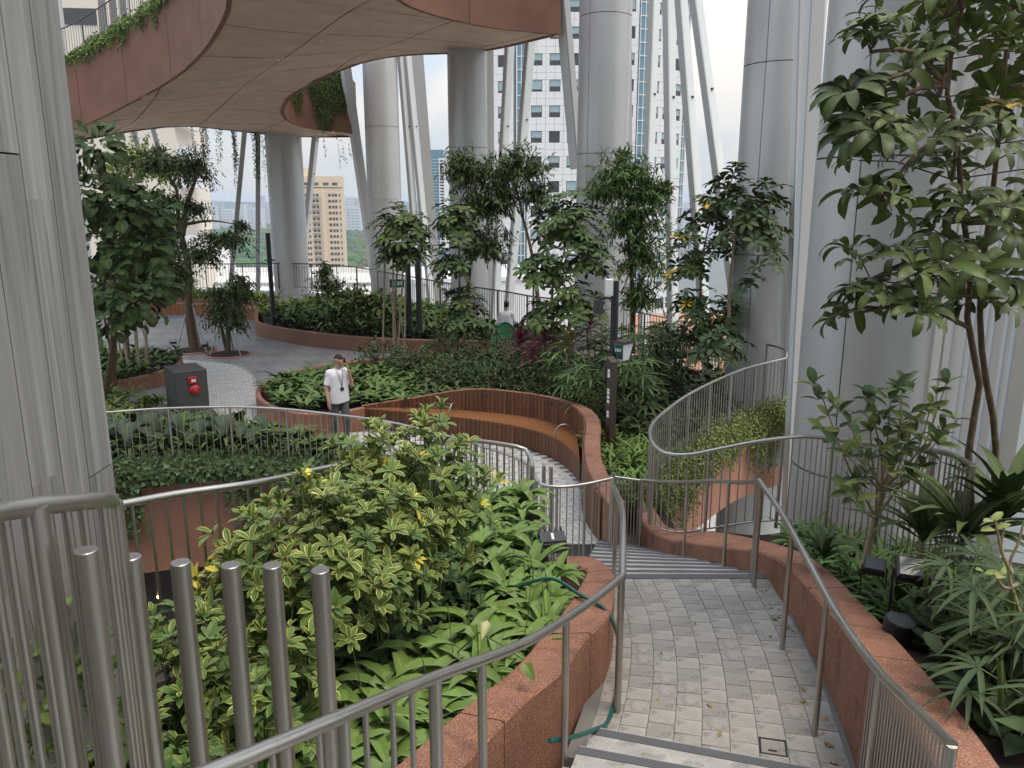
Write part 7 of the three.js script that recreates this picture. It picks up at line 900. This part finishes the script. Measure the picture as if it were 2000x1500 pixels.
function person(label, pos, turn, J) {
  const g = group('person', label, 'person', pos, turn); g.scale.set(0.9, 0.95, 0.93); const skin = std({ color: new THREE.Color(0.42, 0.235, 0.155), roughness: 0.55 }), c = (a, b, r, s) => cap(J[a], J[b], r, s);
  const torso = [cap([-0.075, 0.97, 0], [-0.085, 1.33, 0.01], 0.115, 0.115), cap([0.075, 0.97, 0], [0.085, 1.33, 0.01], 0.115, 0.115), cap([0, 1.0, 0.01], [0, 1.34, 0.02], 0.12, 0.12), c('shL', 'shR', 0.066), cap([0, 1.40, 0], [0, 1.46, 0.005], 0.08, 0.062)];
  const armL = [c('shL', 'elL', 0.054, 0.041), c('elL', 'wrL', 0.041, 0.027)], armR = [c('shR', 'elR', 0.054, 0.041), c('elR', 'wrR', 0.041, 0.027)];
  const legs = (i) => [c('hpL', 'knL', 0.088 + i, 0.058 + i), c('knL', 'anL', 0.057 + i, 0.042 + i), c('hpR', 'knR', 0.088 + i, 0.058 + i), c('knR', 'anR', 0.057 + i, 0.042 + i), cap([-0.05, 0.95, 0], [0.05, 0.95, 0], 0.12 + i)];
  const H = V(...J.head), fwd = V(...J.look).normalize(), sd = up.clone().cross(fwd).normalize(), hu = fwd.clone().cross(sd), hp = (f, s, u) => { const q = H.clone().addScaledVector(fwd, f).addScaledVector(sd, s).addScaledVector(hu, u); return [q.x, q.y, q.z]; };
  const head = [cap(hp(-0.018, 0, 0.03), hp(0.012, 0, 0.03), 0.079, 0.076), cap(hp(0.02, 0, -0.02), hp(0.035, 0, -0.075), 0.062, 0.036), cap(hp(0.085, 0, 0.01), hp(0.1, 0, -0.02), 0.009, 0.012), cap(hp(0.075, -0.03, 0.028), hp(0.075, 0.03, 0.028), 0.01), cap(hp(-0.005, 0.078, -0.0), hp(-0.012, 0.082, 0.025), 0.011, 0.013), cap(hp(-0.005, -0.078, -0.0), hp(-0.012, -0.082, 0.025), 0.011, 0.013), cap([0, 1.44, 0.0], hp(-0.02, 0, -0.06), 0.056, 0.054)];
  const bodyF = field([...torso, ...armL, ...armR, ...legs(0), ...head, c('anL', 'toL', 0.036, 0.03), c('anR', 'toR', 0.036, 0.03)], 0.025);
  const parts = [sdMesh(bodyF, [-0.5, -0.02, -0.4], [0.5, 1.82, 0.5], 0.0135)], I = new THREE.Matrix4();
  for (const [w, h] of [['wrL', J.handL], ['wrR', J.handR]]) { const p = J[w], f = field([cap([p[0] - h.dir[0] * 0.03, p[1] - h.dir[1] * 0.03, p[2] - h.dir[2] * 0.03], p, 0.026, 0.024), ...handPrims(p, h.dir, h.n, h.side, h.curl)], 0.008); parts.push(sdMesh(f, p.map((v) => v - 0.21), p.map((v) => v + 0.21), 0.006)); }
  const bb = new GB(); parts.forEach((q) => bb.add(q, I)); const body = part('body', bb.geo(), skin, g);
  const ey = std({ color: new THREE.Color(0.03, 0.02, 0.018), roughness: 0.3 }); for (const s of [-0.03, 0.03]) { const e = part('eye', new THREE.SphereGeometry(0.009, 8, 6), ey, g); e.position.set(...hp(0.079, s, 0.012)); e.scale.y = 0.6; } const mo = part('mouth', new THREE.SphereGeometry(0.018, 8, 6), std({ color: new THREE.Color(0.3, 0.11, 0.09), roughness: 0.5 }), g); mo.position.set(...hp(0.073, 0, -0.052)); mo.scale.set(1, 0.28, 0.5);
  const hairF = field([cap(hp(-0.022, 0, 0.042), hp(0.01, 0, 0.05), 0.083, 0.076), cap(hp(-0.03, 0, 0.0), hp(-0.035, 0, -0.03), 0.075, 0.06)], 0.03); part('hair', sdMesh((x, y, z) => { const q = V(x, y, z).sub(H), a = q.dot(fwd), u2 = q.dot(hu), s = Math.abs(q.dot(sd)); return Math.max(hairF(x, y, z), Math.min(a - 0.0, 0.062 - u2) + 0.0, a > -0.02 && s > 0.05 ? 0.02 - u2 : -1) + 0.003 * vnoise(x * 90, y * 60 + z * 90, 0, 3); }, [H.x - 0.16, H.y - 0.16, H.z - 0.16], [H.x + 0.16, H.y + 0.18, H.z + 0.16], 0.007), std({ color: new THREE.Color(0.012, 0.01, 0.01), roughness: 0.85 }), g);
  // shirt
  const sl = J.sleeve, el = (s, e, t) => J[s].map((v, k) => lerp(v, J[e][k], t)), sleeves = sl < 1 ? [cap(J.shL, el('shL', 'elL', sl), 0.066, 0.066), cap(J.shR, el('shR', 'elR', sl), 0.066, 0.066)] : [cap(J.shL, J.elL, 0.064, 0.052), cap(J.elL, el('elL', 'wrL', 0.93), 0.052, 0.036), cap(J.shR, J.elR, 0.064, 0.052), cap(J.elR, el('elR', 'wrR', 0.93), 0.052, 0.036)];
  const shirtF = field([cap([-0.07, 0.86, 0], [-0.078, 1.33, 0.01], 0.148, 0.128), cap([0.07, 0.86, 0], [0.078, 1.33, 0.01], 0.148, 0.128), cap([0, 0.86, 0.01], [0, 1.35, 0.02], 0.155, 0.132), cap(J.shL, J.shR, 0.074), cap([0, 1.42, 0.0], [0, 1.465, 0.005], 0.08, 0.07), ...sleeves], 0.03), hem = J.hem; const ends = sl < 1 ? ['L', 'R'].map((s) => { const e = el('sh' + s, 'el' + s, sl), d = V(...J['el' + s]).sub(V(...J['sh' + s])).normalize(); return [V(...e), d]; }) : [];
  part('shirt', sdMesh((x, y, z) => { let d = shirtF(x, y, z) + 0.006 * (vnoise(x * 14, y * 9 + z * 6, 0, 5) - 0.5) + 0.004 * (vnoise(x * 40, y * 16 + z * 30, 0, 8) - 0.5); d = Math.max(d, hem - y + 0.01 * Math.sin(Math.atan2(x, z) * 2)); for (const [e, n] of ends) { const q = V(x, y, z).sub(e), a = q.dot(n); if (q.length() < 0.13 && Math.abs(x) > 0.185) d = Math.max(d, a); } return Math.max(d, y - 1.487 - Math.max(0, z - 0.02) * -0.5); }, [-0.5, 0.75, -0.35], [0.5, 1.56, 0.45], 0.0125), std({ color: new THREE.Color(0.66, 0.65, 0.67), roughness: 0.85 }), g);
  part('trousers', sdMesh((x, y, z) => Math.max(field(legs(0.014), 0.03)(x, y, z) + 0.007 * (vnoise(x * 16, y * 12 + z * 14, 0, 6) - 0.5), y - (J.waist ?? 1.0), 0.075 - y), [-0.35, 0.03, -0.35], [0.35, 1.08, 0.45], 0.0135), std({ color: new THREE.Color(...J.trousers), roughness: 0.9 }), g);
  for (const s of ['L', 'R']) part('shoe', sdMesh((x, y, z) => Math.max(field([cap([J['an' + s][0], 0.055, J['an' + s][2] - 0.02], J['to' + s], 0.05, 0.038)], 0.02)(x, y, z), -y + 0.004), J['an' + s].map((v, k) => k === 1 ? -0.03 : v - 0.14), [J['an' + s][0] + 0.14, 0.16, J['an' + s][2] + 0.28], 0.012), std({ color: new THREE.Color(0.02, 0.018, 0.017), roughness: 0.45 }), g);
  return { g, hp };
}
{
  const a = person('man in a white short-sleeved shirt and grey trousers holding a phone to his ear', [-3.12, 0.013, -13.85], 0.62, { shL: [0.165, 1.395, 0], shR: [-0.165, 1.395, 0], elL: [0.255, 1.14, 0.1], wrL: [0.165, 1.46, 0.175], elR: [-0.245, 1.12, 0.0], wrR: [-0.25, 0.88, 0.09], hpL: [0.09, 0.92, 0], knL: [0.1, 0.51, 0.13], anL: [0.1, 0.09, 0.07], toL: [0.115, 0.04, 0.24], hpR: [-0.09, 0.92, 0], knR: [-0.095, 0.5, 0.03], anR: [-0.1, 0.09, -0.1], toR: [-0.115, 0.04, 0.07], head: [0.02, 1.625, 0.055], look: [0.18, -0.32, 1], handL: { dir: [-0.25, 0.9, -0.35], n: [-1, 0, 0], side: 1, curl: 0.6 }, handR: { dir: [0.02, -1, 0.15], n: [0.9, 0, -0.3], side: -1, curl: 0.35 }, sleeve: 0.8, hem: 0.83, trousers: [0.075, 0.078, 0.085] });
  const ph = group('phone', 'dark red mobile phone held to the ear of the man on the path', 'phone', [-3.12, 0.013, -13.85], 0.62); ph.scale.set(0.9, 0.95, 0.93); const b = part('case', roundBox(0.014, 0.15, 0.072, 0.004), std({ color: new THREE.Color(0.16, 0.015, 0.02), roughness: 0.3 }), ph); b.position.set(0.122, 1.6, 0.105); b.rotation.set(-0.3, 0.2, 0.12);
  const d = std({ color: new THREE.Color(0.012, 0.013, 0.03), roughness: 0.6 }); part('lanyard', new GB().tube(curve([[-0.06, 1.475, 0.03], [-0.045, 1.4, 0.155], [0.0, 1.22, 0.165], [0.015, 1.14, 0.16]], 12), 0.005, 5).tube(curve([[0.06, 1.475, 0.03], [0.05, 1.4, 0.155], [0.025, 1.22, 0.165], [0.015, 1.14, 0.16]], 12), 0.005, 5).geo(), d, a.g); const bd = part('badge', roundBox(0.075, 0.07, 0.008, 0.003), d, a.g); bd.position.set(0.015, 1.105, 0.165); bd.rotation.x = 0.06;
  const w = part('watch', new THREE.TorusGeometry(0.03, 0.009, 6, 18), M.black, a.g); w.position.set(0.172, 1.435, 0.168); w.rotation.set(Math.PI / 2 - 0.2, 0.25, 0);
  person('man seen from behind in a white long-sleeved shirt and dark trousers at the far fence', [-0.16, 0.0, -21.6], Math.PI - 0.25, { shL: [0.17, 1.4, 0], shR: [-0.17, 1.4, 0], elL: [0.27, 1.13, -0.02], wrL: [0.25, 0.88, 0.08], elR: [-0.25, 1.14, 0.06], wrR: [-0.12, 1.12, 0.27], hpL: [0.09, 0.92, 0], knL: [0.1, 0.5, 0.02], anL: [0.11, 0.09, -0.02], toL: [0.13, 0.04, 0.15], hpR: [-0.09, 0.92, 0], knR: [-0.1, 0.5, 0.02], anR: [-0.11, 0.09, -0.02], toR: [-0.13, 0.04, 0.15], head: [0, 1.63, 0.05], look: [-0.1, -0.4, 1], handL: { dir: [0, -1, 0.1], n: [-0.9, 0, -0.2], side: 1, curl: 0.4 }, handR: { dir: [0.7, 0.2, 0.6], n: [0, 0.9, -0.3], side: 1, curl: 0.7 }, sleeve: 1, hem: 0.97, waist: 1.01, trousers: [0.02, 0.018, 0.02] });
}

renderer.render(scene, camera);
